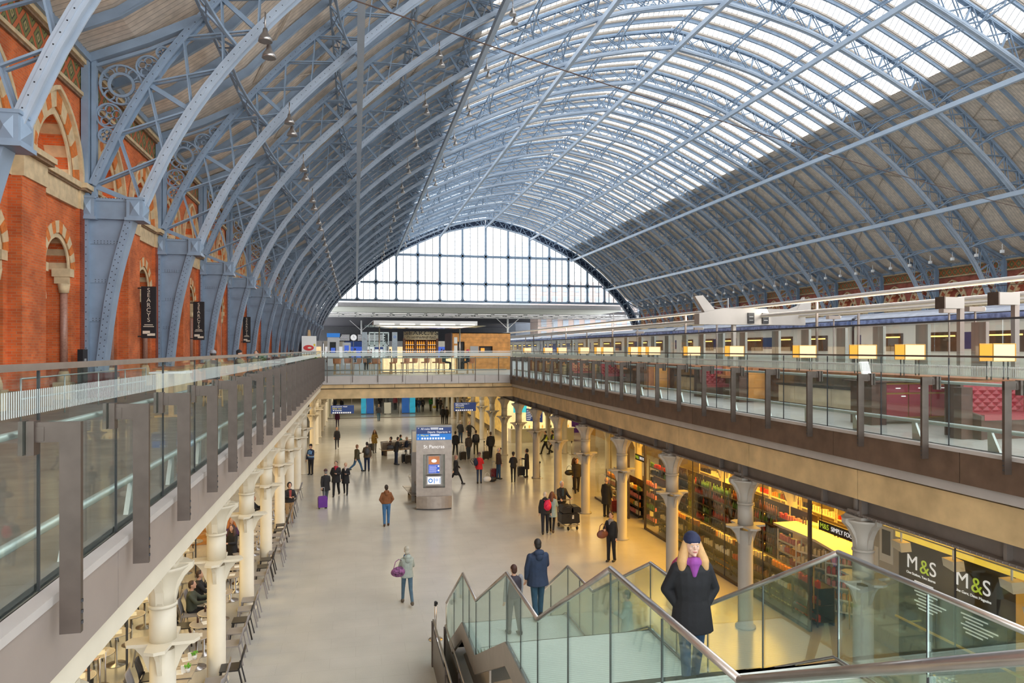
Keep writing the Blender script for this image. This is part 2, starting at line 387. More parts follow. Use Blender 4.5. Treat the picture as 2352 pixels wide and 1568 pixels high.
# rafters between the ribs
rf = MB()
rp = both(RAFT); rf.path([(x, 0, z) for x, z in rp], .05, .28, (0,1,0))
rf.path([(x, 0, z) for x, z in both(offs(RAFT, -.18))], .17, .035, (0,1,0))
raf = tag(rf.build('roof_rafter', M['iron']), '', 'rafter', 'slender rafters between the great ribs')
c = 0
for k in range(NR-1):
    for q in (1, 2, 3):
        y = YR0 + BAY*(k-2) + BAY*q/4; o = raf if c == 0 else raf.copy()
        if c: C0.objects.link(o)
        o.location = (0, y, 0); c += 1
        o['label'] = 'slender blue roof rafter, %s of three between the %s and %s ribs' % (nth(q-1), nth(k), nth(k+1))
# purlins: lattice beams along the hall with arched bottom between ribs
NODES = [(0,1),(5.4,1),(10.7,1),(15.6,1),(20.4,1),(25.0,1),(29.2,1),(33.2,1)]
Y0, Y1 = YR0-2*BAY, YG
pn = 0
for u, _ in NODES:
    for s in ((1,) if u == 0 else (1,-1)):
        zi = atu(ARC, u); i = min(range(len(ARC)), key=lambda q: abs(ARC[q][0]-u)); a, o_ = ARC[i], OUTC[i]
        nx, nz = (o_[0]-a[0])/1.6, (o_[1]-a[1])/1.6
        top = (a[0]+nx*1.45, a[1]+nz*1.45)
        b = MB(); T = lambda y: (XC-s*top[0], y, top[1])
        b.bar(T(Y0), T(Y1), .10, .10)
        for k in range(NR-1):
            y0 = Y0+BAY*k; N = 12; prev = None
            for q in range(N+1):
                t = q/N; dep = 1.35 - 1.0*math.sin(PI*t)**.55; y = y0+BAY*t
                p = (XC-s*(top[0]-nx*dep), y, top[1]-nz*dep)
                if prev: b.bar(prev, p, .10, .10)
                if q % 3 == 0 and 0 < q < N: b.bar(p, T(y), .09, .09)
                if q and q % 3 == 0: pass
                prev = p
            for q in range(4):
                t0, t1 = q/4, (q+1)/4; d0 = 1.35-1.0*math.sin(PI*t0)**.55; d1 = 1.35-1.0*math.sin(PI*t1)**.55
                b.bar((XC-s*(top[0]-nx*d0), y0+BAY*t0, top[1]-nz*d0), T(y0+BAY*t1), .05, .05)
                b.bar(T(y0+BAY*t0), (XC-s*(top[0]-nx*d1), y0+BAY*t1, top[1]-nz*d1), .05, .05)
            for sg in (-1, 1):                               # knee braces at every rib
                b.bar((XC-s*a[0], y0 + (BAY if sg < 0 else 0), a[1]), (XC-s*top[0], y0 + (BAY-1.15 if sg < 0 else 1.15), top[1]), .08, .08)
        side = 'crown' if u == 0 else ('left' if s > 0 else 'right')
        b.build('roof_purlin', M['iron']) ; ob = C0.objects[-1]
        tag(ob, 'blue lattice purlin along the roof ' + ('at the crown' if u == 0 else 'on the %s side, %s up from the wall' % (side, nth(7-[q[0] for q in NODES].index(u)))), 'purlin', 'lattice purlins of the train shed roof')
# straight tubes under the inner chords
for i, (u, s) in enumerate(((29.2,1),(20.4,1),(10.7,1),(0,1),(10.7,-1),(20.4,-1),(29.2,-1))):
    z = atu(ARC, u)-.42; j = min(range(len(ARC)), key=lambda q: abs(ARC[q][0]-u)); a, o_ = ARC[j], OUTC[j]
    nx, nz = (o_[0]-a[0])/1.6, (o_[1]-a[1])/1.6
    x = XC-s*(a[0]-nx*.5); z = a[1]-nz*.5
    b = MB(); b.bar((x, Y0, z), (x, YG-.3, z), .32, .42)
    rt = tag(b.build('cable_trunking', M['trunk']), 'straight pale blue trunking under the ribs, %s of seven from the left' % nth(i), 'trunking', 'straight trunking lines below the roof ribs')
    b = MB()
    for k in range(NR): b.bar((x, Y0+BAY*k, z), (XC-s*a[0], Y0+BAY*k, a[1]), .1, .1)
    b.build('hanger', M['iron'], rt)
# side boarding = ceiling, wind bracing rods on it
b = MB()
for s in (1, -1):
    P = [p for p in SURF if p[0] >= 19.9]
    for (u0, z0), (u1, z1) in zip(P, P[1:]):
        q = [(XC-s*u0, Y0-30, z0), (XC-s*u0, YG+.4, z0), (XC-s*u1, YG+.4, z1), (XC-s*u1, Y0-30, z1)]
        b.add(q if s > 0 else q[::-1], [(0,1,2,3)])
        q2 = [(x, y, z+.06) for x, y, z in q]; b.add(q2, [(0,1,2,3)])
M['boards2'] = M['boards']
ceil = tag(b.build('ceiling', M['boards']), 'beige boarded roof slopes between blue rafters either side of the glazed crown', None, None, 'structure')
b = MB()
for s in (1, -1):
    for k in range(NR-1):
        y = Y0+BAY*k
        for ua, ub in ((34,29.2),(29.2,25),(25,20.9)):
            P = lambda u, yy: (XC-s*u, yy, atu(SURF, u)-.06)
            b.bar(P(ua,y), P(ub,y+BAY), .10, .04); b.bar(P(ua,y+BAY), P(ub,y), .10, .04)
b.build('wind_brace', M['beige'], ceil)
b = MB()
for s in (1, -1):
    u = 20.9; z = atu(SURF, u); b.bar((XC-s*u, Y0-5, z-.05), (XC-s*u, YG, z-.05), .5, .22)
b.build('gutter_beam', mat('grey_gutter_paint', (.36,.36,.36), .6), ceil)
# ridge and furrow glazing over the crown, one window structure per bay
GP = [p for p in SURF if p[0] < 20.95]; GP = resample(GP, 1.0)
gl = MB(); br_ = MB(); tb = MB()
for s in (1, -1):
    for q in range(4):
        ya, ym, yb = BAY*q/4+.16, BAY*(q+.5)/4, BAY*(q+1)/4-.16
        for i in range(len(GP)-1):
            (u0,z0),(u1,z1) = GP[i], GP[i+1]
            for y0, y1, h0, h1 in ((ya, ym, .05, .95), (ym, yb, .95, .05)):
                gl.add([(XC-s*u0,y0,z0+h0),(XC-s*u1,y0,z1+h0),(XC-s*u1,y1,z1+h1),(XC-s*u0,y1,z0+h1)], [(0,1,2,3)])
                for t in (0,.5):
                    u = u0+(u1-u0)*t; z = z0+(z1-z0)*t
                    br_.bar((XC-s*u,y0,z+h0-.02),(XC-s*u,y1,z+h1-.02), .035, .04)
        for yy, h, w_ in ((ya-.03,.0,.12),(ym,.92,.08),(yb+.03,.0,.12)):
            tb.path([(XC-s*u, yy, z+h) for u, z in GP], w_, .16 if h == 0 else .10, (0,1,0))
g0 = None
for k in range(NR-1):
    if k == 0:
        g0 = tag(gl.build('window_1', M['roofglass']), 'ridge-and-furrow roof glazing of one bay over the crown', None, None, 'structure')
        br_.build('glazing_bars', M['grey'], g0); tb.build('timber_ribs', M['beige'], g0); g0.location = (0, Y0, 0)
    else:
        o = dup(g0, (0, Y0+BAY*k, 0)); o.name = 'window_%d' % (k+1)
# gable screen
ZS = 18.35
INNER = [(u, z) for u, z in offs(ARC, -.25) if z > ZS]
def gz(x): return atu(INNER, abs(x-XC))-.05
g = MB(); fr = MB()
XS = [.3,4.4,8.9,13.7,18.7,23.9,29.3,34.6,39.7,44.5,49.2,53.9,58.2]
ROWS = [ZS, 22.4, 28.75]
pane = [(XC-u, z) for u, z in INNER] + [(XC+u, z) for u, z in INNER[::-1]]
xl, xr = XC-INNER[0][0], XC+INNER[0][0]
g.add([(x, YG+.15, z) for x, z in pane], [tuple(range(len(pane)))])
for x in XS: fr.box(x-.22, x+.22, YG-.2, YG+.3, ZS, gz(x)+.3)
for z in ROWS:
    h = [p for p in INNER if p[1] >= z][0][0]+.4 if z > ZS else xr-XC+.6
    fr.box(XC-h, XC+h, YG-.2, YG+.3, z-.24, z+.24)
for x in XS:                                               # curved corners of the panels
    for z in ROWS:
        for sx in (-1,1):
            for sz in (-1,1):
                if z+sz*.7 < ZS or z+sz*.9 > gz(x+sx*.6): continue
                fr.prism([(x+sx*.2,z+sz*.2),(x+sx*.75,z+sz*.2),(x+sx*.36,z+sz*.36),(x+sx*.2,z+sz*.75)], YG-.15, YG+.25)
tf = MB(); allx = [xl]+XS+[xr]
for a, b_ in zip(allx, allx[1:]):
    for t in (1/3, 2/3):
        x = a+(b_-a)*t; tf.box(x-.07, x+.07, YG-.05, YG+.2, ZS, gz(x)+.2)
z = ZS+.9
while z < 35:
    h = [p for p in INNER if p[1] >= z]
    if h: tf.box(XC-h[0][0], XC+h[0][0], YG+.05, YG+.12, z-.015, z+.015)
    z += .92
gs = tag(g.build('window_18', M['gableglass']), 'great glazed gable screen of pale panes in grey-blue mullions', None, None, 'structure')
fr.build('window_frame', M['iron'], gs); tf.build('glazing_bars', M['grey'], gs)
nv = MB()
P1 = [(XC-u,z) for u,z in ARC if z > 12] ; P2 = [(XC-u,z) for u,z in OUTC if z > 12]
for s in (1,-1):
    for i in range(len(ARC)-1):
        nv.add([(XC-s*ARC[i][0],YG+.35,ARC[i][1]),(XC-s*ARC[i+1][0],YG+.35,ARC[i+1][1]),(XC-s*OUTC[i+1][0],YG+.35,OUTC[i+1][1]),(XC-s*OUTC[i][0],YG+.35,OUTC[i][1])], [(0,1,2,3)])
nv.build('spandrel_panel', M['navy'], gs)
# ================================================================= SIDE WALLS
def arch_pts(yc, hw, zs, rise, n=10):
    """pointed arch outline from left spring to right spring"""
    # two circular arcs meeting at the apex
    R = (hw*hw+rise*rise)/(2*hw); out = []
    amax = math.asin(min(1, rise/R))
    L = [(yc-hw+R-R*math.cos(amax*i/n), zs+R*math.sin(amax*i/n)) for i in range(n+1)]
    return L + [(2*yc-y, z) for y, z in L[::-1][1:]]
def wall(name, XW, s, brk, vb, lab):
    """XW: face of the wall, s: +1 when the hall is on its +x side"""
    b = MB(); X = lambda d: XW + s*d                      # d > 0 towards the hall
    def bx(d0, d1, y0, y1, z0, z1): b.box(*sorted((X(d0), X(d1))), y0, y1, z0, z1)
    def face(d, pts, m): b.m = m; b.add([(X(d), y, z) for y, z in (pts if s < 0 else pts[::-1])], [tuple(range(len(pts)))])
    def opening(y0, y1, z0, z1, yc, hw, zs, rise, depth, mi, mback):
        A = arch_pts(yc, hw, zs, rise, 7); b.m = mi
        for (ya,za),(yb,zb) in zip(A, A[1:]): face(0, [(ya,za),(yb,zb),(yb,z1),(ya,z1)], mi)
        face(0, [(y0,z0),(yc-hw,z0),(yc-hw,z1),(y0,z1)], mi); face(0, [(yc+hw,z0),(y1,z0),(y1,z1),(yc+hw,z1)], mi)
        O = [(yc-hw,z0)]+A+[(yc+hw,z0)]
        for i, ((ya,za),(yb,zb)) in enumerate(zip(O, O[1:])):
            b.m = mi if i % 2 else 2
            b.add([(X(0),ya,za),(X(0),yb,zb),(X(-depth),yb,zb),(X(-depth),ya,za)], [(0,1,2,3)])
        b.m = mback; b.add([(X(-depth), y, z) for y, z in O], [tuple(range(len(O)))])
    def voussoirs(yc, hw, zs, rise, t, d, a0=3, n=7):
        A = arch_pts(yc, hw, zs, rise, n); B = arch_pts(yc, hw+t, zs, rise+t*1.25, n)
        for i in range(len(A)-1):
            b.m = a0 if i % 2 else 2; P = [A[i],A[i+1],B[i+1],B[i]]
            b.prism(P, *sorted((X(-.02), X(d))), 'x')
    def hood(yc, hw, zs, rise, t, d, m=2, n=9):
        b.m = m; b.path([(X(d), y, z) for y, z in arch_pts(yc, hw+t/2, zs, rise+t*.6, n)], d*1.6, t, (1,0,0))
    rng = random.Random(3)
    for k in range(-1, NR-1):
        yb = Y0 + BAY*k
        for h in (0, 1):
            y0, y1 = yb+BAY*h/2, yb+BAY*(h+1)/2; yc = (y0+y1)/2 + (.02)
            # upper storey
            opening(y0, y1, 12.75, 15.85, yc, 1.42, 12.85, 1.95, .75, 0, 0)
            voussoirs(yc, 1.42, 12.85, 1.95, .42, .05); hood(yc, 1.84, 12.85, 2.47, .13, .09)
            voussoirs(yc, 1.24, 12.85, 1.72, .18, -.06, 2)
            b.m = 2; pts = [(X(-.7), yc-.25+.62*math.cos(a), 13.45+.62*math.sin(a)) for a in [2*PI*i/14 for i in range(15)]]
            b.path(pts, .14, .12, (1,0,0)); b.path([(X(-.62), yc-.25+.44*(y-(yc-.25))/.62, 13.45+.44*(z-13.45)/.62) for _, y, z in pts], .16, .07, (1,0,0))
            b.m = 5; b.prism([(yc-.25+.42*math.cos(2*PI*i/12), 13.45+.42*math.sin(2*PI*i/12)) for i in range(12)], *sorted((X(-.74), X(-.70))), 'x')
            # lower storey
            opening(y0, y1, 5.8, 12.0, yc+.25, .98, 9.95, 1.05, .85, 0, 0)
            voussoirs(yc+.25, .98, 9.95, 1.05, .30, .03); voussoirs(yc+.25, .84, 9.95, .9, .14, -.06, 2)
            b.m = 2; pts = [(X(-.8), yc+.1+.5*math.cos(a), 10.05+.5*math.sin(a)) for a in [2*PI*i/14 for i in range(15)]]; b.path(pts, .14, .10, (1,0,0))
            b.m = 6; b.prism([(yc+.1+.4*math.cos(2*PI*i/12), 10.05+.4*math.sin(2*PI*i/12)) for i in range(12)], *sorted((X(-.84), X(-.79))), 'x')
            b.m = 2; b.path([(X(-.72), y, z) for y, z in arch_pts(yc+.1, .8, 9.0, .55, 5)], .25, .16, (1,0,0))
            b.m = 6; bx(-.84,-.80, yc-.5, yc+.7, 5.8, 9.0)
            b.m = 2
            for yy in (yc+.25-.98, yc+.25+.98):           # colonnettes
                bx(-.5,.04, yy-.15, yy+.17, 9.72, 9.98); bx(-.44,-.02, yy-.12, yy+.13, 9.5, 9.72)
                b.lathe([(.15,9.2),(.19,9.5)], (X(-.2), yy, 0), 8); b.m = 7
                b.lathe([(.115,6.7),(.11,9.2)], (X(-.2), yy, 0), 8); b.m = 2
                b.lathe([(.2,6.35),(.2,6.5),(.14,6.7)], (X(-.2), yy, 0), 8); bx(-.45,.05, yy-.2, yy+.2, 5.8, 6.35)
        # string courses, frieze, cornice
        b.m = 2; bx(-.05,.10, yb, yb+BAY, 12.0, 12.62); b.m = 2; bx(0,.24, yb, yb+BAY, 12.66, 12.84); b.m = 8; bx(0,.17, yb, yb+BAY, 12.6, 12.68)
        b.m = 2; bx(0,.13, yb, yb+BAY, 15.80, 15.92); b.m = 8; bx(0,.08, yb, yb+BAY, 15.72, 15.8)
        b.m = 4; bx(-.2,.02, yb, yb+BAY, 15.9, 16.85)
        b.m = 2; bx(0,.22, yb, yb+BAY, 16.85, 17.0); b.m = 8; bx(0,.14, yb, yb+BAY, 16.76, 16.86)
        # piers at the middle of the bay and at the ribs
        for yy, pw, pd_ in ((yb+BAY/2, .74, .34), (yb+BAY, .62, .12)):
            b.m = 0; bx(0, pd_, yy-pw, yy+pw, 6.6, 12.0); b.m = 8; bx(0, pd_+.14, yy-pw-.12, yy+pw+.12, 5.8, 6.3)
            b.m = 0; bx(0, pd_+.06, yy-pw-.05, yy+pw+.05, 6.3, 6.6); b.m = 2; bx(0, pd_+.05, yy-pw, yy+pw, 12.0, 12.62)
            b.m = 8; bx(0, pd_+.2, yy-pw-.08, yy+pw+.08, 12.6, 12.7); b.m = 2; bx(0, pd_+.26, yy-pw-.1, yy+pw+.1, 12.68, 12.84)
            b.m = 1; 
            if pd_ < .2: bx(.1, .16, yy-pw+.05, yy-.1, 6.6, 12.0)
    wl = tag(b.build(name, [brk, M['brick_d'], M['stone'], vb, M['frieze'], M['dark'], M['dark'], M['granite'], M['stone_d']]), lab, None, None, 'structure')
    cr = MB()                                             # cast iron cresting on the wall head
    cr.box(*sorted((X(.05), X(.32))), Y0-BAY, YG-BAY*0, 17.0, 17.22)
    y = Y0-BAY+.1; i = 0
    while y < YG:
        far = y > 70; cr.ring((X(.2), y+.17, 17.42), .15, .05, 'x', 6 if far else 8, .08)
        if not far: cr.ell((X(.2), y+.17, 17.42), .05, .06, .06, 6, 4)
        y += .36
    tc = tag(cr.build('trim_1' if s > 0 else 'trim_2', M['iron']), 'blue cast-iron cresting along the %s wall head' % ('left' if s > 0 else 'right'), None, None, 'structure')
    return wl
# tile frieze: diamonds of green and ochre tiles framed by terracotta
m = bpy.data.materials.new('diamond_tile_frieze'); m.use_nodes = True; nt = m.node_tree; bs_ = nt.nodes['Principled BSDF']; bs_.inputs['Roughness'].default_value = .6
tc = nt.nodes.new('ShaderNodeTexCoord'); sp = nt.nodes.new('ShaderNodeSeparateXYZ'); nt.links.new(tc.outputs['Object'], sp.inputs[0])
def mth(op, a, b=None, v=None):
    n = nt.nodes.new('ShaderNodeMath'); n.operation = op; nt.links.new(a, n.inputs[0])
    if b is not None: nt.links.new(b, n.inputs[1])
    if v is not None: n.inputs[1].default_value = v
    return n.outputs[0]
py = mth('PINGPONG', mth('DIVIDE', sp.outputs[1], v=.40), v=1.0)
pz = mth('PINGPONG', mth('DIVIDE', mth('SUBTRACT', sp.outputs[2], v=15.9), v=.475), v=1.0)
dd = mth('ABSOLUTE', mth('SUBTRACT', mth('ADD', py, pz), v=1.0))
rp_ = nt.nodes.new('ShaderNodeValToRGB'); e = rp_.color_ramp.elements; rp_.color_ramp.interpolation = 'CONSTANT'
e[0].position = 0; e[0].color = (.52,.13,.04,1); e[1].position = .20; e[1].color = (.10,.08,.03,1)
for p_, c_ in ((.30,(.20,.20,.06,1)),(.55,(.05,.05,.025,1)),(.68,(.42,.32,.14,1)),(.85,(.16,.17,.05,1))):
    x_ = e.new(p_); x_.color = c_
nt.links.new(dd, rp_.inputs[0]); nt.links.new(rp_.outputs[0], bs_.inputs['Base Color']); M['frieze'] = m
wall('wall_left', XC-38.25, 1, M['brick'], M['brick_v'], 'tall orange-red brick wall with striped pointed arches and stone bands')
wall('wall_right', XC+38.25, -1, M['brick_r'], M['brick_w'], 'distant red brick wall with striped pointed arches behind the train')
# ================================================================= DECKS, COLUMNS, FLOOR
XL, XR = -1.935, 9.5; YB = 43.4; LC, RC = -3.03, 10.15
m = mat('pale_terrazzo_floor', (.54,.52,.475), .2, 0, .06, .9); nt = m.node_tree; bf = nt.nodes['Principled BSDF']; bf.inputs['Specular IOR Level'].default_value = .35
tc = nt.nodes.new('ShaderNodeTexCoord'); brn = nt.nodes.new('ShaderNodeTexBrick'); nt.links.new(tc.outputs['Object'], brn.inputs['Vector'])
brn.inputs['Scale'].default_value = 1; brn.inputs['Brick Width'].default_value = 1.2; brn.inputs['Row Height'].default_value = .6; brn.inputs['Mortar Size'].default_value = .006
brn.inputs['Color1'].default_value = (1,1,1,1); brn.inputs['Color2'].default_value = (.975,.98,.975,1); brn.inputs['Mortar'].default_value = (.90,.89,.88,1)
nz = nt.nodes.new('ShaderNodeTexNoise'); nz.inputs['Scale'].default_value = 60; nt.links.new(tc.outputs['Object'], nz.inputs['Vector'])
mr = nt.nodes.new('ShaderNodeMapRange'); mr.inputs['To Min'].default_value = .86; mr.inputs['To Max'].default_value = 1.12; nt.links.new(nz.outputs['Fac'], mr.inputs[0])
src = bf.inputs['Base Color'].links[0].from_socket
mx = nt.nodes.new('ShaderNodeMix'); mx.data_type = 'RGBA'; mx.blend_type = 'MULTIPLY'; mx.inputs[0].default_value = 1; nt.links.new(src, mx.inputs[6]); nt.links.new(brn.outputs[0], mx.inputs[7])
m2 = nt.nodes.new('ShaderNodeMix'); m2.data_type = 'RGBA'; m2.blend_type = 'MULTIPLY'; m2.inputs[0].default_value = 1; nt.links.new(mx.outputs[2], m2.inputs[6]); nt.links.new(mr.outputs[0], m2.inputs[7])
nt.links.new(m2.outputs[2], bf.inputs['Base Color']); M['floor'] = m
b = MB(); b.box(-14, 24, -4, 130, -.3, 0); tag(b.build('floor', M['floor']), 'pale speckled stone floor of the lower concourse', None, None, 'structure')
# upper decks (slabs with the void between them)
M['paving'] = lines('grey_granite_paving', (.42,.42,.39), (.34,.34,.32), 1, .9, .012, .4, .1)
b = MB()
b.m = 1; b.box(-9.9, XL-.1, -6, YB+.4, 5.35, DK); b.m = 0; b.box(XR+.1, 70, -6, YB+.4, 5.35, DK); b.box(-9.9, 70, YB+.3, 330, 5.35, DK)
b.box(1.0, 5.9, -6, .95, 5.35, DK)
tag(b.build('floor_upper', [M['paving'], M['paving_d']]), 'pale stone floor of the upper deck around the open void', None, None, 'structure')
# soffit of the undercroft and its downstand beams
b = MB()
b.box(-14, LC-.25, -4, 130, 4.62, 5.3); b.box(RC+.25, 24, -4, 130, 4.62, 5.3); b.box(LC-.2, RC+.25, YB+.7, 130, 4.62, 5.3)
tag(b.build('ceiling_lower', mat('undercroft_soffit', (.45,.42,.36), .7)), 'low cream soffit of the undercroft under the decks', None, None, 'structure')
def edge(name, lab, fa, x0, x1, ya, yb, sx):
    """fascia assembly along y for sx = direction of the void from the face"""
    b = MB(); n = round((yb-ya)/3.09); st = (yb-ya)/n
    for i in range(n): b.box(*sorted((x0, x0-sx*.12)), ya+st*i+.008, ya+st*(i+1)-.008, 5.24, 5.74)
    r = b.build(name, fa); tag(r, lab, None, None, 'structure')
    c = MB(); c.box(*sorted((x0+sx*.02, x0-sx*.2)), ya, yb, 5.74, 5.80); c.build('ledge', M['fascia_b'], r)
    return r
eL = edge('trim_3', 'taupe metal fascia along the left edge of the void', M['fascia'], XL, 0, .3, YB, 1)
eR = edge('trim_4', 'dark bronze fascia along the right edge of the void', M['fascia_d'], XR, 0, .3, YB, -1)
b = MB(); b.box(XL-.5, XL-.10, .3, YB+.2, 4.93, 5.24); b.build('soffit_band', M['cream'], eL)
b = MB(); b.box(XL-1.3, XL-.45, .3, YB+.2, 4.6, 4.95); b.build('soffit_panel', M['cream'], eL)
b = MB(); b.box(XR+.13, XR+.5, .3, YB+.2, 5.05, 5.24); b.build('grey_strip', M['fascia_b'], eR)
b = MB()
n = 11
for i in range(n): b.box(XR+.25, XR+.6, .3+(YB+.3)*i/n+.012, .3+(YB+.3)*(i+1)/n-.012, 4.42, 5.0)
b.build('concrete_beam', M['concrete'], eR)
# bridge edge
b = MB(); n = 7
for i in range(n): b.box(XL+(XR-XL)*i/n+.008, XL+(XR-XL)*(i+1)/n-.008, YB, YB+.12, 5.30, 5.80)
eB = tag(b.build('trim_5', M['fascia_b']), 'pale grey fascia of the bridge deck across the far end of the void', None, None, 'structure')
b = MB()
for i in range(8): b.box(XL-.3+1.52*i+.01, XL-.3+1.52*(i+1)-.01, YB+.14, YB+.5, 5.06, 5.28)
b.build('bronze_strip', M['concrete'], eB)
b = MB(); b.box(XL-.6, XR+.6, YB+.35, YB+.8, 4.42, 5.0); b.build('concrete_beam', M['concrete'], eB)
# iron girder over the right hand columns
b = MB(); b.box(RC-.04, RC+.04, -2, 100, 4.05, 4.61); b.box(RC-.2, RC+.2, -2, 100, 4.02, 4.07); b.box(RC-.2, RC+.2, -2, 100, 4.56, 4.61)
y = -2.0
while y < 60:
    b.box(RC-.16, RC+.16, y+2.2, y+2.26, 4.05, 4.6); y += 4.47
for i in range(360):
    yy = 1+i*.12; b.add([(RC-.205,yy,4.02),(RC-.205,yy+.03,4.02),(RC-.205,yy+.03,4.07),(RC-.205,yy,4.07),(RC-.22,yy+.015,4.045)], [(0,1,4),(1,2,4),(2,3,4),(3,0,4)])
for i in range(20):
    yy = 8.08+4.47*i; b.tube([(RC-.14,yy,4.08),(RC-.14,yy,4.58)], .075, 10); b.cbox((RC-.14,yy,4.1), .24,.3,.06); b.box(RC-.2,RC-.05,yy-.2,yy-.12,4.07,4.58)
tag(b.build('iron_girder', M['girder']), 'brown riveted iron girder carried by the right-hand columns', 'girder')
b = MB(); b.box(LC-.1, LC+.1, -2, 100, 4.02, 4.6); b.box(LC-.2, LC+.2, -2, 100, 4.0, 4.06)
tag(b.build('iron_girder', M['cream']), 'cream iron girder carried by the left-hand columns', 'girder')
# columns
def column(mt, lab, loc, nm='cast_iron_column'):
    r = thing(nm, lab, 'column', loc)
    b = MB(); b.lathe([(.27,0),(.27,.05),(.2,.07),(.195,2.6)], n=18); b.lathe([(.205,2.74),(.20,3.28)], n=18); b.lathe([(.22,3.28),(.22,3.32),(.2,3.33)], n=18); b.build('shaft', mt, r)
    b = MB()                                               # cross-shaped bracket plate with curved arms below
    pl = []
    for k in range(4):
        a = k*PI/2
        for rr, da in ((.52,-.30),(.56,0),(.52,.30),(.25,PI/4)): pl.append((rr*math.cos(a+da), rr*math.sin(a+da)))
    b.prism(pl, 2.69, 2.74, 'z')
    for k in range(4):
        a = k*PI/2; c_, s_ = math.cos(a), math.sin(a)
        P = [(.18,2.69),(.50,2.69),(.40,2.62),(.30,2.50),(.235,2.32),(.18,2.2)]
        n_ = len(P); vs = [(r_*c_-t*s_, r_*s_+t*c_, z) for t in (-.035,.035) for r_, z in P]
        b.add(vs, [tuple(range(n_))[::-1], tuple(range(n_,2*n_))]+[(i,(i+1)%n_,n_+(i+1)%n_,n_+i) for i in range(n_)])
    b.build('bracket_collar', mt, r)
    b = MB(); b.lathe([(.20,3.32),(.20,3.5),(.24,3.68),(.33,3.84),(.40,3.9),(.42,3.95)], n=18)
    for k in range(4):
        a = k*PI/2; c_, s_ = math.cos(a), math.sin(a); P = [(.19,3.33),(.23,3.55),(.34,3.76),(.46,3.88),(.46,3.97),(.19,3.97)]
        n_ = len(P); vs = [(r_*c_-t*s_, r_*s_+t*c_, z) for t in (-.06,.06) for r_, z in P]
        b.add(vs, [tuple(range(n_))[::-1], tuple(range(n_,2*n_))]+[(i,(i+1)%n_,n_+(i+1)%n_,n_+i) for i in range(n_)])
    b.cbox((0,0,3.98), .5, .5, .06); b.build('capital', mt, r)
    return r
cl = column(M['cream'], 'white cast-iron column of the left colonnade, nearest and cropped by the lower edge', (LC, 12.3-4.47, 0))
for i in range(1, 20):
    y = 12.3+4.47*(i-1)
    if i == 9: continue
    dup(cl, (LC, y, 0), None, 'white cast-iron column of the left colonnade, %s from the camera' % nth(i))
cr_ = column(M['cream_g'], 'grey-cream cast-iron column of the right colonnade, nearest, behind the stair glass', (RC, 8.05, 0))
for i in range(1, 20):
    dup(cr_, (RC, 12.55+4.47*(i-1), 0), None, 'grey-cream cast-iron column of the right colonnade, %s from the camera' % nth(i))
for i in range(9, 19):
    for j, x in enumerate((RC+4.4, LC-4.4)):
        y = 12.55+4.47*(i-1)
        dup(cr_, (x, y, 0), None, 'yellow-lit column in the %s row beyond the bridge, %s from the camera' % (('inner right', 'inner left')[j], nth(i)))
# glass balustrades of the void
def bal(name, lab, x, ya, yb, sx, dark):
    r = thing(name, lab, 'balustrade', (x, 0, 0))
    n = int((yb-ya)/1.545)+1; g0 = None
    y0_ = ya
    for i in range(n):
        a, c = y0_+1.545*i, min(yb, y0_+1.545*(i+1))
        if c-a < .1: break
        b = MB(); b.box(-.008, .008, a+.006, c-.006, 5.80, 7.26); b.build('glass_panel', M['glass'], r)
        b = MB(); b.box(-.009, .009, c-.006, c+.006, 5.8, 7.26); b.build('panel_joint', M['dark'], r)
    b = MB(); b.path([(0, ya, 7.285), (0, yb, 7.285)], .045 if not dark else .03, .045 if not dark else .03, (0,0,1)); b.build('top_rail', M['steel_p'] if not dark else M['steel_b'], r)
    b = MB(); b.tube([(-sx*.12, ya, 6.13), (-sx*.12, yb, 6.13)], .035, 10)
    b.build('foot_rail', M['pipe'], r)
    b = MB()
    for i in range(n):
        y = y0_+1.545*(i+.55)
        if y < yb: b.prism([(y-.16,5.80),(y+.05,5.80),(y+.06,6.12),(y,6.12)], *sorted((-sx*.1, -sx*.145)), 'x')
    b.build('rail_support', M['pipe'], r)
    b = MB(); b.tube([(-sx*.13, ya, 6.84), (-sx*.13, yb, 6.84)], .026, 8); b.build('hand_rail', M['pipe'], r)
    b = MB(); z0, z1 = 6.35, 6.72; st = .03
    y = ya
    while y < min(yb, 22):
        w_ = .017
        b.add([(sx*.010,y,6.98-.0),(sx*.010,y+w_,6.98),(sx*.010,y+w_,7.14),(sx*.010,y,7.14)], [(0,1,2,3)]); y += st
    if yb > 22: b.add([(sx*.010,22,6.98),(sx*.010,yb,6.98),(sx*.010,yb,7.14),(sx*.010,22,7.14)], [(0,1,2,3)])
    b.build('frosted_stripes', M['frost'], r)
    return r
M['pipe'] = mat('pale_green_grey_tube', (.42,.47,.45), .3, .6, .05, 5)
M['frost'] = glass('frosted_band', (.8,.86,.85), .02, (.85,.93,.91), .6)
bal('glass_balustrade', 'glass balustrade with steel rail along the left side of the void', -2.05, .6, YB-.1, 1, False)
bal('glass_balustrade', 'glass balustrade with dark rail along the right side of the void', 9.62, .6, YB-.1, -1, True)
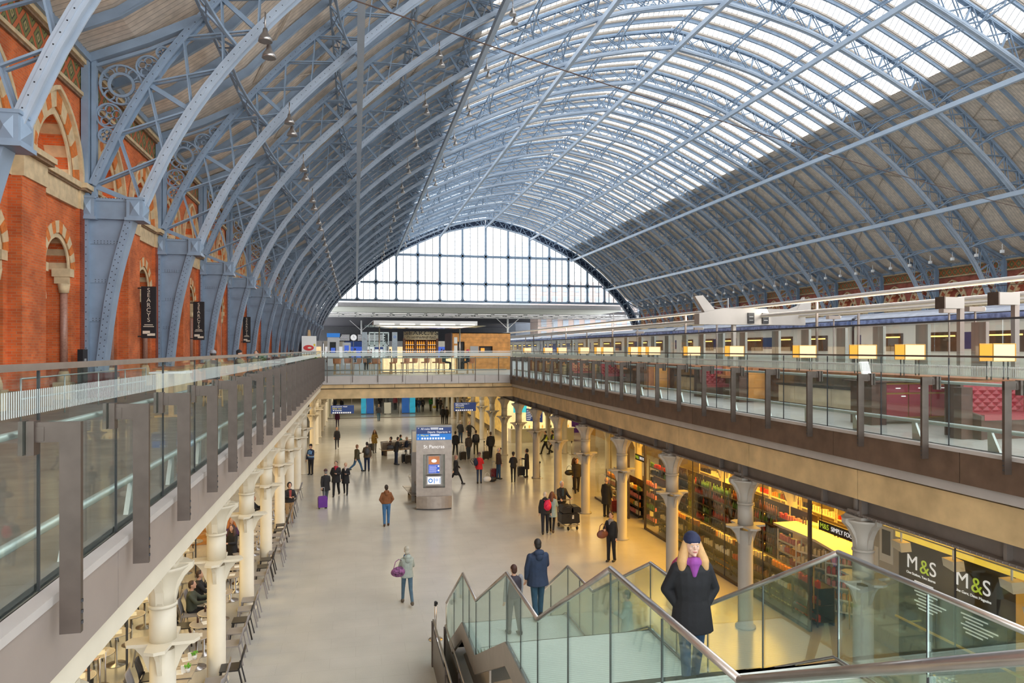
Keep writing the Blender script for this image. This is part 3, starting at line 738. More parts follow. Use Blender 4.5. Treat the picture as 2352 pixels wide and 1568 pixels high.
def post(sx, dark=True):
    r = thing('balustrade_post', '', 'post', (0,0,0))
    b = MB(); b.box(-.0625, .0625, -.022, .022, 5.555, 6.93)
    b.box(*sorted((-.0625, -sx*.2)), -.02, .02, 6.80, 6.93); b.build('bracket', M['steel_b'], r)
    b = MB(); b.box(*sorted((-sx*.2,-sx*.245)), -.045, .045, 6.72, 6.94); b.box(*sorted((-sx*.265,-sx*.29)), -.045, .045, 6.72, 6.94); b.box(*sorted((-sx*.15,-sx*.2)), -.025, .025, 6.81, 6.90)
    b.build('glass_clamp', M['steel_b'], r)
    b = MB()
    for z in (5.62,5.69,5.76): b.cbox((sx*.064,0,z), .01, .02, .02); b.cbox((.064*sx,0,z), .006, .02, .02)
    b.build('bolt', M['dark'], r); return r
pL = post(1); pR = post(-1)
for i in range(25):
    y = 5.11+1.545*i; l = (-1.81, y, 0); lb = 'bronze L-shaped balustrade post on the left fascia, %s from the camera' % nth(i)
    o = pL if i == 0 else dup(pL, l); o.location = l; o['label'] = lb; o['group'] = 'posts on the left fascia'
for i in range(24):
    y = 7.03+1.545*i; l = (9.375, y, 0); lb = 'bronze L-shaped balustrade post on the right fascia, %s from the camera' % nth(i)
    o = pR if i == 0 else dup(pR, l); o.location = l; o['label'] = lb; o['group'] = 'posts on the right fascia'
# bridge balustrade
rb = thing('glass_balustrade', 'glass balustrade across the front of the bridge bar', 'balustrade', (0, YB, 0))
bxs = [-1.65,-.18,1.3,2.8,4.3,5.8,7.28,8.76]
for a, c in zip([-2.0]+bxs, bxs+[9.55]): b = MB(); b.box(a+.01, c-.01, .08, .10, 5.8, 7.26); b.build('glass_panel', M['glass'], rb)
for a in bxs: b = MB(); b.box(a-.018, a+.018, -.05, .05, 5.42, 6.93); b.build('post', M['steel_b'], rb)
b = MB(); b.bar((-2.0,.09,7.28),(9.55,.09,7.28), .05, .04); b.build('top_rail', M['steel_p'], rb)
b = MB(); b.tube([(-1.9,.2,6.88),(9.4,.2,6.88)], .025, 8); b.build('hand_rail', M['pipe'], rb)
b = MB(); b.tube([(-1.9,.2,6.13),(9.3,.2,6.13)], .032, 8); b.build('foot_rail', M['pipe'], rb)
b = MB(); b.quad((-2,.075,6.98),(9.55,.075,6.98),(9.55,.075,7.2),(-2,.075,7.2)); b.build('frosted_stripes', M['frost'], rb)
# ================================================================= FOREGROUND STAIR
SX0, SX1 = 2.2, 4.5
M['tread'] = lines('pale_ribbed_glass_tread', (.72,.76,.72), (.50,.55,.51), 1, .055, .012, .3, .04)
M['stair_steel'] = mat('satin_bronze_stringer', (.34,.29,.25), .32, .75, .1, 4)
LV = [(.95,5.8),(3.75,4.42),(5.9,4.42),(8.46,3.02),(10.3,3.02),(13.05,1.65),(14.7,1.65),(17.44,0.0)]
st_ = thing('staircase', 'steel and glass staircase descending in four flights into the void', 'staircase', (0,0,0))
for i in range(0, 7):
    (ya,za),(yb,zb) = LV[i], LV[i+1]
    b = MB()
    if za == zb: b.box(SX0+.03, SX1-.03, ya-.02, yb, za-.14, za); b.build('landing', M['tread'], st_)
    else:
        n = 9
        for k in range(n-1):
            y0 = ya+(yb-ya)*k/(n-1); z1 = za-(za-zb)*(k+1)/n
            b.box(SX0+.03, SX1-.03, y0-.02, ya+(yb-ya)*(k+1)/(n-1), z1-.05, z1); b.box(SX0+.03, SX1-.03, y0-.02, y0+.0, z1-.05, z1+(za-zb)/n)
        b.build('flight', M['tread'], st_)
for x in (SX0, SX1):
    b = MB(); pts = [(y, z) for y, z in LV]
    for (ya,za),(yb,zb) in zip(pts, pts[1:]): b.prism([(ya,za+.02),(yb,zb+.02),(yb,zb-.34),(ya,za-.34)], x-.03, x+.03, 'x')
    b.build('stringer', M['stair_steel'], st_)
    b = MB(); P = [(x, .95, 6.86)] + [(x, y, z+1.04) for y, z in LV[1:]] ; P[-1] = (x, 17.44, 1.12)
    for a, c in zip(P, P[1:]): b.tube([a, c], .027, 12); b.ell(c, .027,.027,.027,10,6)
    b.tube([P[-1], (x, 17.44, 0.02)], .018, 8)
    b.build('handrail', M['steel_p'], st_)
    for (ya,za),(yb,zb) in zip(pts, pts[1:]):
        n = 2 if yb-ya > 1.2 else 1
        for k in range(n):
            t0, t1 = k/n, (k+1)/n; y0, y1 = ya+(yb-ya)*t0, ya+(yb-ya)*t1; z0, z1 = za+(zb-za)*t0, za+(zb-za)*t1
            b = MB(); b.prism([(y0+.008,z0+.03),(y1-.008,z1+.03),(y1-.008,z1+1.01),(y0+.008,z0+1.01)], x-.008, x+.008, 'x'); b.build('glass_panel', M['glass_s'], st_)
            b = MB(); b.box(x-.0085, x+.0085, y1-.0045, y1+.0045, z1+.02, z1+1.0); b.build('panel_joint', M['dark'], st_)
b = MB(); b.tube([(SX1-.05, y, z+.05) for y, z in LV], .014, 8); b.build('foot_rail', M['steel_p'], st_)
b = MB(); b.prism([(13.3,1.3),(14.5,1.3),(16.6,.15),(13.3,.15)], SX0+.3, SX0+.34, 'x'); b.prism([(8.8,2.6),(10.1,2.6),(12.9,1.2),(8.8,1.2)], SX0+.3, SX0+.34, 'x'); b.build('side_panel', M['beige'], st_)
# barrier beside the stair
for i, (x, y0, y1) in enumerate(((1.78, 11.5, 16.6), (2.02, 11.5, 16.2))):
    r = thing('guard_rail', 'low bronze guard rail beside the foot of the stair, %s of the two' % ('outer' if i == 0 else 'inner'), 'guard rail', (x, 0, 0))
    b = MB(); b.tube([(0,y0,1.04),(0,y1,1.04)], .022, 8); b.build('top_rail', M['steel_p'], r)
    for y in (y0+.2, (y0+y1)/2, y1-.1): b = MB(); b.box(-.05, .0, y-.06, y+.06, 0, 1.03); b.build('post', M['steel_b'], r)
    b = MB(); b.box(-.03, -.01, y0, y1, .06, .92); b.build('infill_panel', M['steel_b'], r)
def queue_post(x, y, lab):
    r = thing('queue_post', lab, 'post', (x, y, 0), 0, 'retractable queue barrier posts')
    b = MB(); b.lathe([(.18,0),(.18,.012),(.06,.035),(.03,.05)], n=16); b.build('base', M['steel_p'], r)
    b = MB(); b.lathe([(.028,.03),(.028,.88)], n=10); b.build('pole', M['steel_p'], r)
    b = MB(); b.lathe([(.036,.86),(.036,.96),(.025,.975)], n=10); b.box(.03,.055,-.02,.02,.89,.95); b.build('belt_head', M['black'], r)
queue_post(1.99, 18.0, 'steel queue post with dark head at the foot of the stair glass')
for i, (px_, py_) in enumerate(((1240,1098),(1313,1044),(1126,1002),(1120,1012),(1081,975),(1150,1062),(1112,1044))):
    x, y = G(px_, py_); queue_post(x, y, 'dark queue barrier post standing between the right columns, %s from the camera' % nth((0,2,5,4,6,1,3)[i]))
# ================================================================= INFORMATION TOTEM
def text(name, s, size, loc, rot, mt, parent=None, al='LEFT', ext=.004, fit=None):
    c = bpy.data.curves.new(name, 'FONT'); c.body = s; c.size = size; c.extrude = ext; c.align_x = al; c.align_y = 'CENTER'
    o = bpy.data.objects.new('tmp', c); TMP.collection.objects.link(o)
    dg = tmp_dg()
    me = bpy.data.meshes.new_from_object(o.evaluated_get(dg)); bpy.data.objects.remove(o); bpy.data.curves.remove(c)
    me.materials.clear(); me.materials.append(mt)
    o = bpy.data.objects.new(name, me); C0.objects.link(o); o.location = loc; o.rotation_euler = rot
    if fit:
        wd = max(v.co.x for v in me.vertices)-min(v.co.x for v in me.vertices)
        if wd > 0: o.scale = (fit/wd, 1, 1)
    if parent: o.parent = parent
    return o
M['sign_navy'] = mat('navy_sign_face', (.012,.03,.11), .35, 0, .05, 3, emit=(.012,.03,.11), es=.6)
M['sign_blue'] = mat('blue_sign_face', (.01,.13,.42), .35, 0, .05, 3, emit=(.01,.13,.42), es=.6)
M['sign_white'] = mat('white_lettering', (.9,.9,.9), .5, 0, 0, emit=(.9,.9,.9), es=.35)
M['sign_yellow'] = mat('yellow_lettering', (.85,.75,.05), .5, 0, 0, emit=(.85,.75,.05), es=.35)
M['screen_blue'] = mat('blue_screen', (.02,.07,.35), .3, 0, .3, 12, emit=(.03,.08,.4), es=.7)
M['screen_brown'] = mat('brown_screen', (.32,.12,.05), .3, 0, .3, 8, emit=(.35,.13,.05), es=.6)
M['totem'] = mat('brushed_champagne_steel', (.42,.37,.33), .35, .55, .1, 5)
t = thing('information_totem', 'tall brushed-steel information totem with blue sign and screens', 'totem', (3.57, 32.95, 0), -.10)
W2 = .82
def bow(z0, z1, w0, w1, mt, name, y=0.0, dep=.16, n=10):
    b = MB(); P = []
    for i in range(n+1):
        a = -1+2*i/n; P.append((a, -dep*(1-a*a)))
    v = []
    for z, w_ in ((z0,w0),(z1,w1)):
        for a, d in P: v.append((a*w_, y+d-.32, z))
        v += [(w_, y+.3, z), (-w_, y+.3, z)]
    m_ = n+3; fs = [tuple(range(m_))[::-1], tuple(range(m_,2*m_))]+[(i,(i+1)%m_,m_+(i+1)%m_,m_+i) for i in range(m_)]
    b.smooth = False; b.add(v, fs); return b.build(name, mt, t)
bow(0,.06,W2-.02,W2-.02,M['dark'],'plinth'); bow(.06,.62,W2,W2,M['totem'],'base'); 
b = MB()                                                   # body with a recess
for z0, z1, x0, x1 in ((.65,1.0,-W2,W2),(1.0,2.55,-W2,-.50),(1.0,2.55,.50,W2),(2.55,3.2,-W2,W2)): b.box(x0, x1, -.36, .3, z0, z1)
b.box(-.5,.5,.0,.3,1.0,2.55); b.box(-W2+.01,W2-.01,-.34,.28,.6,.66); b.build('body', M['totem'], t)
b = MB(); b.box(-.5,-.42,-.355,-.02,1.02,2.53); b.box(.42,.5,-.355,-.02,1.02,2.53); b.build('glass_cheek', M['glass'], t)
b = MB(); b.box(-.31,.31,-.30,-.18,1.62,2.5); s1 = b.build('screen', M['grey'], t)
b = MB(); b.box(-.25,.25,-.306,-.30,2.08,2.45); b.build('advert', M['screen_brown'], s1)
b = MB(); b.ell((0,-.31,2.24), .13,.01,.08,10,6); b.build('cup', M['sign_white'], s1)
b = MB(); b.box(-.25,.25,-.306,-.30,1.67,2.07); b.build('timetable', M['screen_blue'], s1)
b = MB(); 
for i in range(8): b.box(-.22,.10+.02*(i%3),-.31,-.306,1.71+.042*i,1.718+.042*i)
b.box(.17,.24,-.31,-.306,1.96,2.03); b.box(.17,.24,-.31,-.306,1.76,1.83); b.build('text_rows', M['sign_white'], s1)
b = MB(); b.add([(-.37,-.34,1.12),(.37,-.34,1.12),(.37,-.28,1.55),(-.37,-.28,1.55),(-.37,-.1,1.12),(.37,-.1,1.12),(.37,-.1,1.55),(-.37,-.1,1.55)],[(0,1,2,3),(4,5,1,0),(7,4,0,3),(1,5,6,2),(3,2,6,7)]); s2 = b.build('touch_panel', M['grey'], t)
b = MB(); b.quad((-.3,-.345,1.17),(.3,-.345,1.17),(.3,-.295,1.5),(-.3,-.295,1.5)); b.build('display', M['sign_white'], s2)
b = MB(); b.ring((-.16,-.335,1.33),.085,.04,'y',14,.01); b.ring((.13,-.335,1.36),.045,.02,'y',10,.01); b.box(.0,.03,-.345,-.335,1.2,1.45); b.box(.26,.28,-.345,-.335,1.2,1.45); b.build('icons', M['sign_blue'], s2)
b = MB(); b.box(-W2+.02,W2-.02,-.375,-.34,3.22,3.50); sg = b.build('sign_blue', M['sign_blue'], t)
b = MB(); b.box(-W2+.02,W2-.02,-.375,-.34,3.50,3.80); b.build('sign_navy', M['sign_navy'], t)
b = MB(); b.box(-W2-.01,W2+.01,-.36,.3,3.2,3.83); b.build('sign_case', M['grey'], t)
R90 = (PI/2, 0, 0)
text('lettering', 'St Pancras', .22, (0,-.368,2.9), R90, M['sign_white'], t, 'CENTER', .006, .95)
for s_, z, mt, x, f_ in (('\u2191  All trains', 3.73, 'sign_white', -.76, .55), ('D\u00e9parts  Departures \u2192', 3.58, 'sign_white', -.30, 1.04), ('\u2191  Way out', 3.43, 'sign_yellow', -.76, .5)):
    text('lettering', s_, .12, (x,-.38,z), R90, M[mt], t, 'LEFT', .003, f_)
b = MB()
for i in range(9): b.box(-.58+.125*i, -.50+.125*i, -.385,-.375, 3.25, 3.33)
b.box(-.74,-.72,-.385,-.375,3.25,3.34)
for i in range(2): b.box(-.17,.25,-.385,-.375,3.405+.05*i,3.43+.05*i)
for i in range(2): b.box(-.16,.2,-.385,-.375,3.705+.05*i,3.73+.05*i)
for i in range(2): b.box(.24+.1*i,.31+.1*i,-.385,-.375,3.69,3.76)
b.build('pictogram_row', M['sign_white'], t)
# second sign panel seen behind the totem
t2 = thing('sign_board', 'narrow grey timetable board standing just behind the totem', 'sign board', (2.9, 34.6, 0))
b = MB(); b.box(-.25,.1,-.04,.04,0,3.5); b.build('panel', M['grey'], t2); b = MB(); b.box(-.21,.06,-.05,-.04,2.4,3.4); b.build('timetable', M['cream'], t2)
# hanging wayfinding signs under the bridge
for (x0, x1, y, z0, z1, lab, rows) in ((-1.86,-.13,56,2.44,3.08,'navy hanging direction sign on the left under the bridge',('International  Hotel','Way out','Taxis')), (7.67,9.43,56,2.46,3.14,'navy hanging direction sign at centre right under the bridge',('D\u00e9parts Departures \u2192','Thameslink','Way out'))):
    r = thing('hanging_sign', lab, 'sign', ((x0+x1)/2, y, z0)); h = (x1-x0)/2
    b = MB(); b.box(-h,h,-.05,.05,0,z1-z0); b.build('panel', M['sign_navy'], r)
    b = MB(); b.tube([(-h*.8,0,z1-z0),(-h*.8,0,4.62-z0)],.012,6); b.tube([(h*.8,0,z1-z0),(h*.8,0,4.62-z0)],.012,6); b.build('hanger', M['steel_p'], r)
    for i, s_ in enumerate(rows): text('lettering', s_, .13, (-h+.1,-.055,z1-z0-.1-.145*i), R90, M['sign_yellow' if i == 1 and x0 < 0 or i == 2 and x0 > 0 else 'sign_white'], r, 'LEFT', .003, 1.1 if i == 0 else .7)
    b = MB()
    for i in range(9): b.box(-h+.12+.16*i,-h+.22+.16*i,-.06,-.05,.03,.12)
    b.build('pictogram_row', M['sign_white'], r)
r = thing('hanging_sign', 'slanted navy hanging sign between the far right columns', 'sign', (11.6, 45.5, 2.6), -1.05)
for x0 in (-.75, .03): b = MB(); b.box(x0,x0+.72,-.04,.04,0,.82); b.build('panel', M['sign_navy'], r)
b = MB()
for x0 in (-.68, .12):
    for i in range(6): b.box(x0, x0+.35+.04*(i*7%5), -.05,-.04, .08+.12*i, .13+.12*i)
b.build('text_rows', M['sign_white'], r)
b = MB(); b.tube([(-.6,0,.82),(-.6,0,2.0)],.012,6); b.tube([(.6,0,.82),(.6,0,2.0)],.012,6); b.build('hanger', M['steel_p'], r)
# ================================================================= BRIDGE: CHAMPAGNE BAR
M['tan'] = mat('tan_leather', (.48,.18,.065), .5, 0, .12, 6)
M['oak'] = mat('pale_oak', (.50,.33,.16), .5, 0, .15, 8)
M['onyx'] = mat('lit_onyx', (.75,.62,.38), .4, 0, .3, 3, emit=(1,.72,.36), es=.55)
M['onyx_d'] = mat('dim_lit_onyx', (.62,.50,.30), .4, 0, .35, 2.5, emit=(1,.70,.34), es=.08)
M['wood_o'] = lines('orange_cedar_boards', (.62,.27,.055), (.40,.16,.03), 2, .42, .02, .5, .25)
M['wood_d'] = mat('dark_walnut', (.075,.03,.018), .65, 0, .3, 6)
M['wood_m'] = mat('red_brown_walnut', (.32,.11,.035), .6, 0, .3, 5)
M['lamp'] = mat('lit_lamp_shade', (.40,.27,.16), .6, 0, 0, emit=(1,.62,.33), es=.82)
M['lamp_s'] = mat('lit_amber_shade_side', (.45,.25,.05), .6, 0, 0, emit=(1,.46,.06), es=.7)
M['downlight'] = mat('downlight_face', (1,.9,.7), .5, 0, 0, emit=(1,.86,.62), es=2.2)
def bar_stool(loc, rz, lab, ped=False, arms=False):
    r = thing('bar_stool', lab, 'stool', loc, rz, 'tan leather bar stools')
    b = MB(); b.prism([(-.21,-.2),(.21,-.2),(.23,.2),(-.23,.2)], .68, .76, 'z'); b.build('seat', M['tan'], r)
    b = MB()
    P = [(-.22,.02),(-.24,.2),(-.14,.27),(.14,.27),(.24,.2),(.22,.02)]
    for (x0,y0),(x1,y1) in zip(P, P[1:]):
        b.add([(x0,y0,.72),(x1,y1,.72),(x1*1.08,y1*1.12,1.02),(x0*1.08,y0*1.12,1.02),(x0*.86,y0*.9,.72),(x1*.86,y1*.9,.72),(x1*.95,y1,1.02),(x0*.95,y0,1.02)],[(0,1,2,3),(5,4,7,6),(3,2,6,7),(0,3,7,4),(1,5,6,2)])
    b.build('backrest', M['tan'], r)
    if ped:
        b = MB(); b.lathe([(.2,0),(.2,.02),(.03,.04),(.03,.68)], n=14); b.build('pedestal', M['steel_p'], r)
        b = MB(); b.ring((0,0,.3),.15,.02,'z',14); b.build('foot_ring', M['steel_p'], r)
    else:
        for x in (-.17,.17):
            for y in (-.15,.17): b = MB(); b.bar((x*1.15,y*1.2,0),(x,y,.70),.035,.035); b.build('leg', M['oak'], r)
        b = MB(); b.bar((-.19,-.17,.28),(.19,-.17,.28),.03,.025); b.build('foot_rail', M['oak'], r)
    return r
s1 = bar_stool((-1.15,46.0,DK), PI, 'tan bar stool with oak legs at the left high table, nearest the corner post')
for i, (x, y, rz, lab) in enumerate(((.05,45.8,-PI/2,'tan oak-legged bar stool at the right end of the left high table'),(-.5,47.6,0,'dark-seen tan bar stool behind the left high table'),(.75,45.1,PI/2*.8,'tan bar stool under the seated person in black'),(1.3,45.6,PI*.9,'tan bar stool right of the seated person in black'),(2.35,46.4,-PI/2,'tan bar stool at the left end of the lit counter'),(3.1,46.2,-1.3,'tan bar stool with slim oak legs before the lit counter'),(5.45,45.7,PI/2,'tan bar stool under the woman in dark green'),(7.35,45.9,-PI/2,'tan bar stool under the woman in the crimson headscarf'))):
    dup(s1, (x,y,DK), rz, lab)
sp = bar_stool((3.75,47.6,DK), -2.0, 'tan pedestal bar stool at the glowing counter, leftmost of three', True)
dup(sp, (4.55,47.6,DK), -2.0, 'tan pedestal bar stool at the glowing counter, middle of three'); dup(sp, (5.3,47.6,DK), -2.0, 'tan pedestal bar stool at the glowing counter, rightmost of three')
def high_table(x, y, w_, d, lab, n=2):
    r = thing('high_table', lab, 'table', (x, y, DK)); b = MB(); b.box(-w_/2,w_/2,-d/2,d/2,1.03,1.07); b.build('table_top', M['white'], r)
    for s in ((-1,1) if n == 2 else (0,)): b = MB(); b.box(s*w_*.33-.05, s*w_*.33+.05, -.05, .05, 0, 1.03); b.build('leg', M['oak'], r)
    b = MB(); b.box(-w_*.4,w_*.4,-.2,.2,0,.03); b.build('base', M['oak'], r); return r
high_table(-.75,46.4,1.6,.6,'white-topped high table with oak legs left on the bridge')
high_table(6.45,45.7,1.1,.6,'small high table between the two seated women', 1)
high_table(1.9,46.9,1.2,.5,'white-topped high table at the middle of the bridge')
ct = thing('bar_counter', 'glowing cream onyx champagne bar counter', 'counter', (4.3,49.3,DK))
b = MB(); b.box(-2.5,2.5,-.3,.3,.05,.98); b.build('onyx_front', M['onyx'], ct)
b = MB(); 
for i in range(7): b.box(-2.5+.82*i,-2.47+.82*i,-.31,-.3,.05,.98)
b.build('joints', M['stone_d'], ct)
b = MB(); b.box(-2.6,2.6,-.45,.35,.98,1.04); b.build('worktop', M['white'], ct)
b = MB(); b.box(-2.5,2.5,-.2,.3,0,.06); b.build('plinth', M['dark'], ct)
# little glasses and bottles standing on counter
def bottle(name, lab, loc, col, h=.3, r_=.037, cat='bottle', grp=None):
    b = MB(); b.lathe([(r_,0),(r_,h*.58),(r_*.35,h*.78),(r_*.35,h)], n=8)
    return tag(b.build(name, col, None, loc), lab, cat, grp)
M['bottle_g'] = mat('dark_green_bottle', (.015,.04,.02), .15, 0, 0); M['bottle_o'] = mat('amber_bottle', (.75,.30,.03), .25, 0, .2, 9, emit=(.9,.35,.03), es=.5); M['label'] = mat('cream_label', (.7,.62,.45), .6, 0, .1, 9)
for i in range(10):
    bottle('bottle', 'dark bottle on the bar counter, %s from the left' % nth(i), (2.2+.42*i+.1*(i%3), 49.25, DK+1.04), M['bottle_g'], .28, .035, 'bottle', 'bottles on the champagne bar counter')
kb = thing('champagne_kiosk', 'curved louvred champagne bar kiosk with black lettering and lit bottle shelves', 'kiosk', (4.8,53.6,DK))
b = MB()
for i in range(7):
    P = [(1.35*math.sin(a), -.55*math.cos(a)) for a in [(-1.25+2.5*k/10) for k in range(11)]]
    b.path([(x, y, 2.36+.09*i) for x, y in P], .045, .06, (0,0,1))
b.build('louvre', mat('brass_louvre', (.62,.58,.42), .4, .2, .1, 5), kb)
b = MB(); b.box(-1.2,1.2,-.1,.8,2.3,2.95); b.build('header', M['wood_d'], kb)
b = MB()
for x in (-1.25,-.42,.42,1.22): b.box(x-.08,x+.08,-.35,-.2,0,2.42)
b.box(-1.3,1.3,.2,.8,0,2.4); b.build('case', M['wood_d'], kb)
b = MB()
for x in (-.84,0,.82):
    for z in (1.3,1.62,1.94): b.box(x-.33,x+.33,-.2,.18,z,z+.02)
b.build('shelf', M['steel_p'], kb)
text('lettering', 'SEARCYS', .40, (0,-.66,2.80), R90, M['black'], kb, 'CENTER', .02, 2.5)
text('lettering', 'CHAMPAGNE BAR', .23, (0,-.66,2.47), R90, M['black'], kb, 'CENTER', .02, 2.2)
n = 0
for x in (-.84,0,.82):
    for z in (1.32,1.64,1.96):
        for q in range(4):
            bottle('bottle', 'glowing amber bottle on the kiosk shelves, %s counting from bottom left' % nth(n), (4.8+x-.24+.16*q, 53.58, DK+z), M['bottle_o'], .27, .045, 'bottle', 'amber bottles in the champagne kiosk'); n += 1
cn = thing('bar_canopy', 'flat white canopy with glass edge over the champagne bar', 'canopy', (4.7,51,DK))
b = MB(); b.box(-3.5,3.7,-1.8,2.5,3.28,3.58); b.build('slab', M['white'], cn)
b = MB(); b.box(-4.1,4.3,-2.0,2.6,3.24,3.27); b.build('glass_edge', M['glass'], cn)
b = MB(); b.prism([(-3.4,3.24),(3.6,3.24),(2.6,3.12),(-2.6,3.12)], -1.4, 1.2); b.build('soffit', mat('mirror_soffit', (.6,.5,.4), .15, .8, .1, 3), cn)
b = MB()
for i in range(5): b.box(-3.1+1.4*i,-2.1+1.4*i,-1.82,-1.80,3.3,3.36)
b.build('light_strip', M['downlight'], cn)
for x in (-3.0,3.0): b = MB(); b.tube([(x,2.0,0),(x,2.0,3.2)],.05,8); b.build('post', M['steel_p'], cn)
wb = thing('cedar_pavilion', 'orange cedar-boarded pavilion with dark doorway and hatch', 'pavilion', (9.7,55,DK))
b = MB()
for x0,x1,z0,z1 in ((-2.3,-1.9,0,2.9),(-1.9,-1.35,2.2,2.9),(-1.35,-.2,0,2.9),(-.2,.9,1.85,2.9),(-.2,.9,0,1.3),(.9,2.33,0,2.9)): b.box(x0,x1,-.05,.05,z0,z1)
b.box(2.23,2.33,0,4,0,2.9); b.box(-2.3,2.33,3.9,4,0,2.9); b.box(-2.3,2.33,-.05,4,2.85,2.9); b.build('boarding', M['wood_o'], wb)
b = MB(); b.box(-2.4,-2.3,0,4,0,2.9); b.build('side_wall', mat('mauve_grey_panel', (.13,.10,.11), .6), wb)
b = MB(); b.box(-1.9,-1.35,.3,.34,0,2.2); b.box(-.2,.9,.3,.34,1.3,1.85); b.build('opening', M['dark'], wb)
b = MB(); b.box(.0,.3,.2,.29,1.4,1.7); b.build('oven', M['bottle_o'], wb)
b = MB(); b.box(-2.18,-1.92,-.08,-.055,2.05,2.55); b.box(-2.18,-1.92,-.08,-.055,.9,1.9); b.build('poster', M['white'], wb)
b = MB(); b.box(-.9,-.25,-.08,-.055,1.3,1.85); b.build('steel_panel', M['grey'], wb)
# flowers, menu easel, signs beyond
M['leaf'] = mat('green_leaf', (.07,.19,.03), .6, 0, .3, 20); M['petal_y'] = mat('yellow_petal', (.8,.6,.05), .6, 0, .1, 9); M['petal_w'] = mat('white_petal', (.85,.85,.8), .6, 0, .05, 9)
def flowers(name, lab, loc, r_=.28, cols=('petal_y','petal_w'), n=26, pot=None, seed=1, h=.25):
    rg = random.Random(seed); r = thing(name, lab, 'flowers', loc)
    b = MB(); b.lathe(pot or [(.07,0),(.1,.1),(.11,.16)], n=12); b.build('pot', M['black'], r); pz = (pot or [(0,0),(0,0),(0,.16)])[-1][1]
    b = MB()
    for i in range(n*5):
        a = rg.random()*2*PI; q = r_*rg.random()**.5; z = pz+h*rg.random(); x, y = q*math.cos(a), q*math.sin(a); t = rg.random()*6
        b.add([(x,y,z),(x+.05*math.cos(t),y+.05*math.sin(t),z+.03),(x+.10*math.cos(t+.2),y+.10*math.sin(t+.2),z),(x+.05*math.cos(t+.8),y+.05*math.sin(t+.8),z-.01)],[(0,1,2,3)])
    b.build('foliage', M['leaf'], r)
    for ci, c in enumerate(cols):
        b = MB()
        for i in range(n):
            a = rg.random()*2*PI; q = r_*rg.random()**.5; b.ell((q*math.cos(a), q*math.sin(a), pz+h*(.4+.7*rg.random())), .028,.028,.02,7,4)
        b.build('blossoms', M[c], r)
    return r
flowers('flower_arrangement', 'yellow and white flower arrangement on the left high table', (-.35,46.4,DK+1.07), .32)
ea = thing('menu_easel', 'white menu board with a red oval and lemon on a wooden easel', 'easel', (-2.4,38.6,DK))
b = MB(); b.box(-.37,.37,-.02,.02,1.35,2.30); bd = b.build('board', M['white'], ea)
M['red'] = mat('bright_red', (.62,.02,.015), .4, 0, .05, 5)
b = MB(); b.prism([(-.02+.27*math.cos(2*PI*k/20), 1.68+.15*math.sin(2*PI*k/20)) for k in range(20)], -.03,-.021); b.build('red_oval', M['red'], bd)
b = MB(); b.prism([(.03+.1*math.cos(2*PI*k/12), 1.68+.045*math.sin(2*PI*k/12)) for k in range(12)], -.04,-.031); b.build('scallop_motif', M['cream'], bd)
b = MB(); b.prism([(.24,1.75),(.33,1.78),(.31,1.90),(.22,1.88)], -.03,-.021); b.build('lemon_motif', M['petal_y'], bd)
b = MB(); b.bar((-.3,.0,0),(-.04,.05,2.6),.04,.03); b.bar((.3,0,0),(.04,.05,2.6),.04,.03); b.bar((0,.45,0),(0,.05,2.55),.04,.03); b.box(-.4,.4,-.05,.03,1.30,1.34); b.box(-.06,.06,0,.06,2.3,2.62); b.build('easel_frame', M['oak'], ea)
# concourse objects beyond
for i, (x, lab) in enumerate(((.9,'pale totem with wireless symbol beyond the bar, left'),(4.0,'pale totem with blue square symbol beyond the bar, right'))):
    r = thing('pale_totem', lab, 'totem', (x,75,DK)); b = MB(); b.box(-.27,.27,-.1,.1,0,3.4); b.build('body', mat('pale_blue_grey', (.55,.62,.66), .5), r)
    b = MB()
    if i: b.ring((0,-.11,2.9),.13,.04,'y',4,.02)
    else:
        for q in (.08,.16,.24): b.path([(-.12+q*math.cos(a),-.11,2.55+q*math.sin(a)) for a in (0,.4,.8,1.2,1.57)], .02,.03,(0,1,0))
    b.build('symbol', M['sign_blue'] if i else M['grey'], r)
r = thing('ticket_machine', 'white ticket machine with black screen and blue header at the bridge end', 'machine', (-2.1,70,DK))
b = MB(); b.box(-.55,.55,-.2,.6,0,2.75); b.build('body', M['white'], r); b = MB(); b.box(-.6,.6,-.25,.6,2.78,3.15); b.build('header', M['sign_blue'], r)
b = MB(); b.box(-.33,.25,-.22,-.2,1.2,2.3); b.build('screen', M['black'], r); b = MB(); b.box(-.22,.18,-.24,-.22,1.3,1.75); b.build('keypad', M['screen_blue'], r)
r = thing('ticket_machine', 'smaller white ticket machine with blue screen behind the first', 'machine', (-.9,74,DK))
b = MB(); b.box(-.4,.4,-.2,.6,0,2.3); b.build('body', M['white'], r); b = MB(); b.box(-.22,.22,-.22,-.2,1.2,2.0); b.build('screen', M['screen_blue'], r)
r = thing('station_clock', 'square black station clock with white dial beyond the bridge', 'clock', (-.25,90,DK+2.6))
b = MB(); b.box(-.5,.5,-.1,.1,0,.95); b.build('case', M['dark'], r); b = MB(); b.prism([(.38*math.cos(2*PI*k/20), .47+.38*math.sin(2*PI*k/20)) for k in range(20)], -.13,-.1); b.build('dial', M['sign_white'], r)
b = MB(); b.bar((0,-.14,.47),(.0,-.14,.75),.03,.02,(0,1,0)); b.bar((0,-.14,.47),(.15,-.14,.42),.03,.02,(0,1,0)); b.build('hands', M['black'], r)
b = MB(); b.box(-.04,.04,-.04,.04,-2.6,0); b.build('post', M['grey'], r)
r = thing('glass_kiosk', 'glass lift enclosure with pale green frame behind the bar', 'kiosk', (2.4,76,DK))
b = MB(); b.box(-1,1,0,.05,0,3.3); b.build('glass_panel', M['glass'], r); b = MB()
for x in (-1,-.45,.45,1): b.box(x-.06,x+.06,-.05,.05,0,3.35)
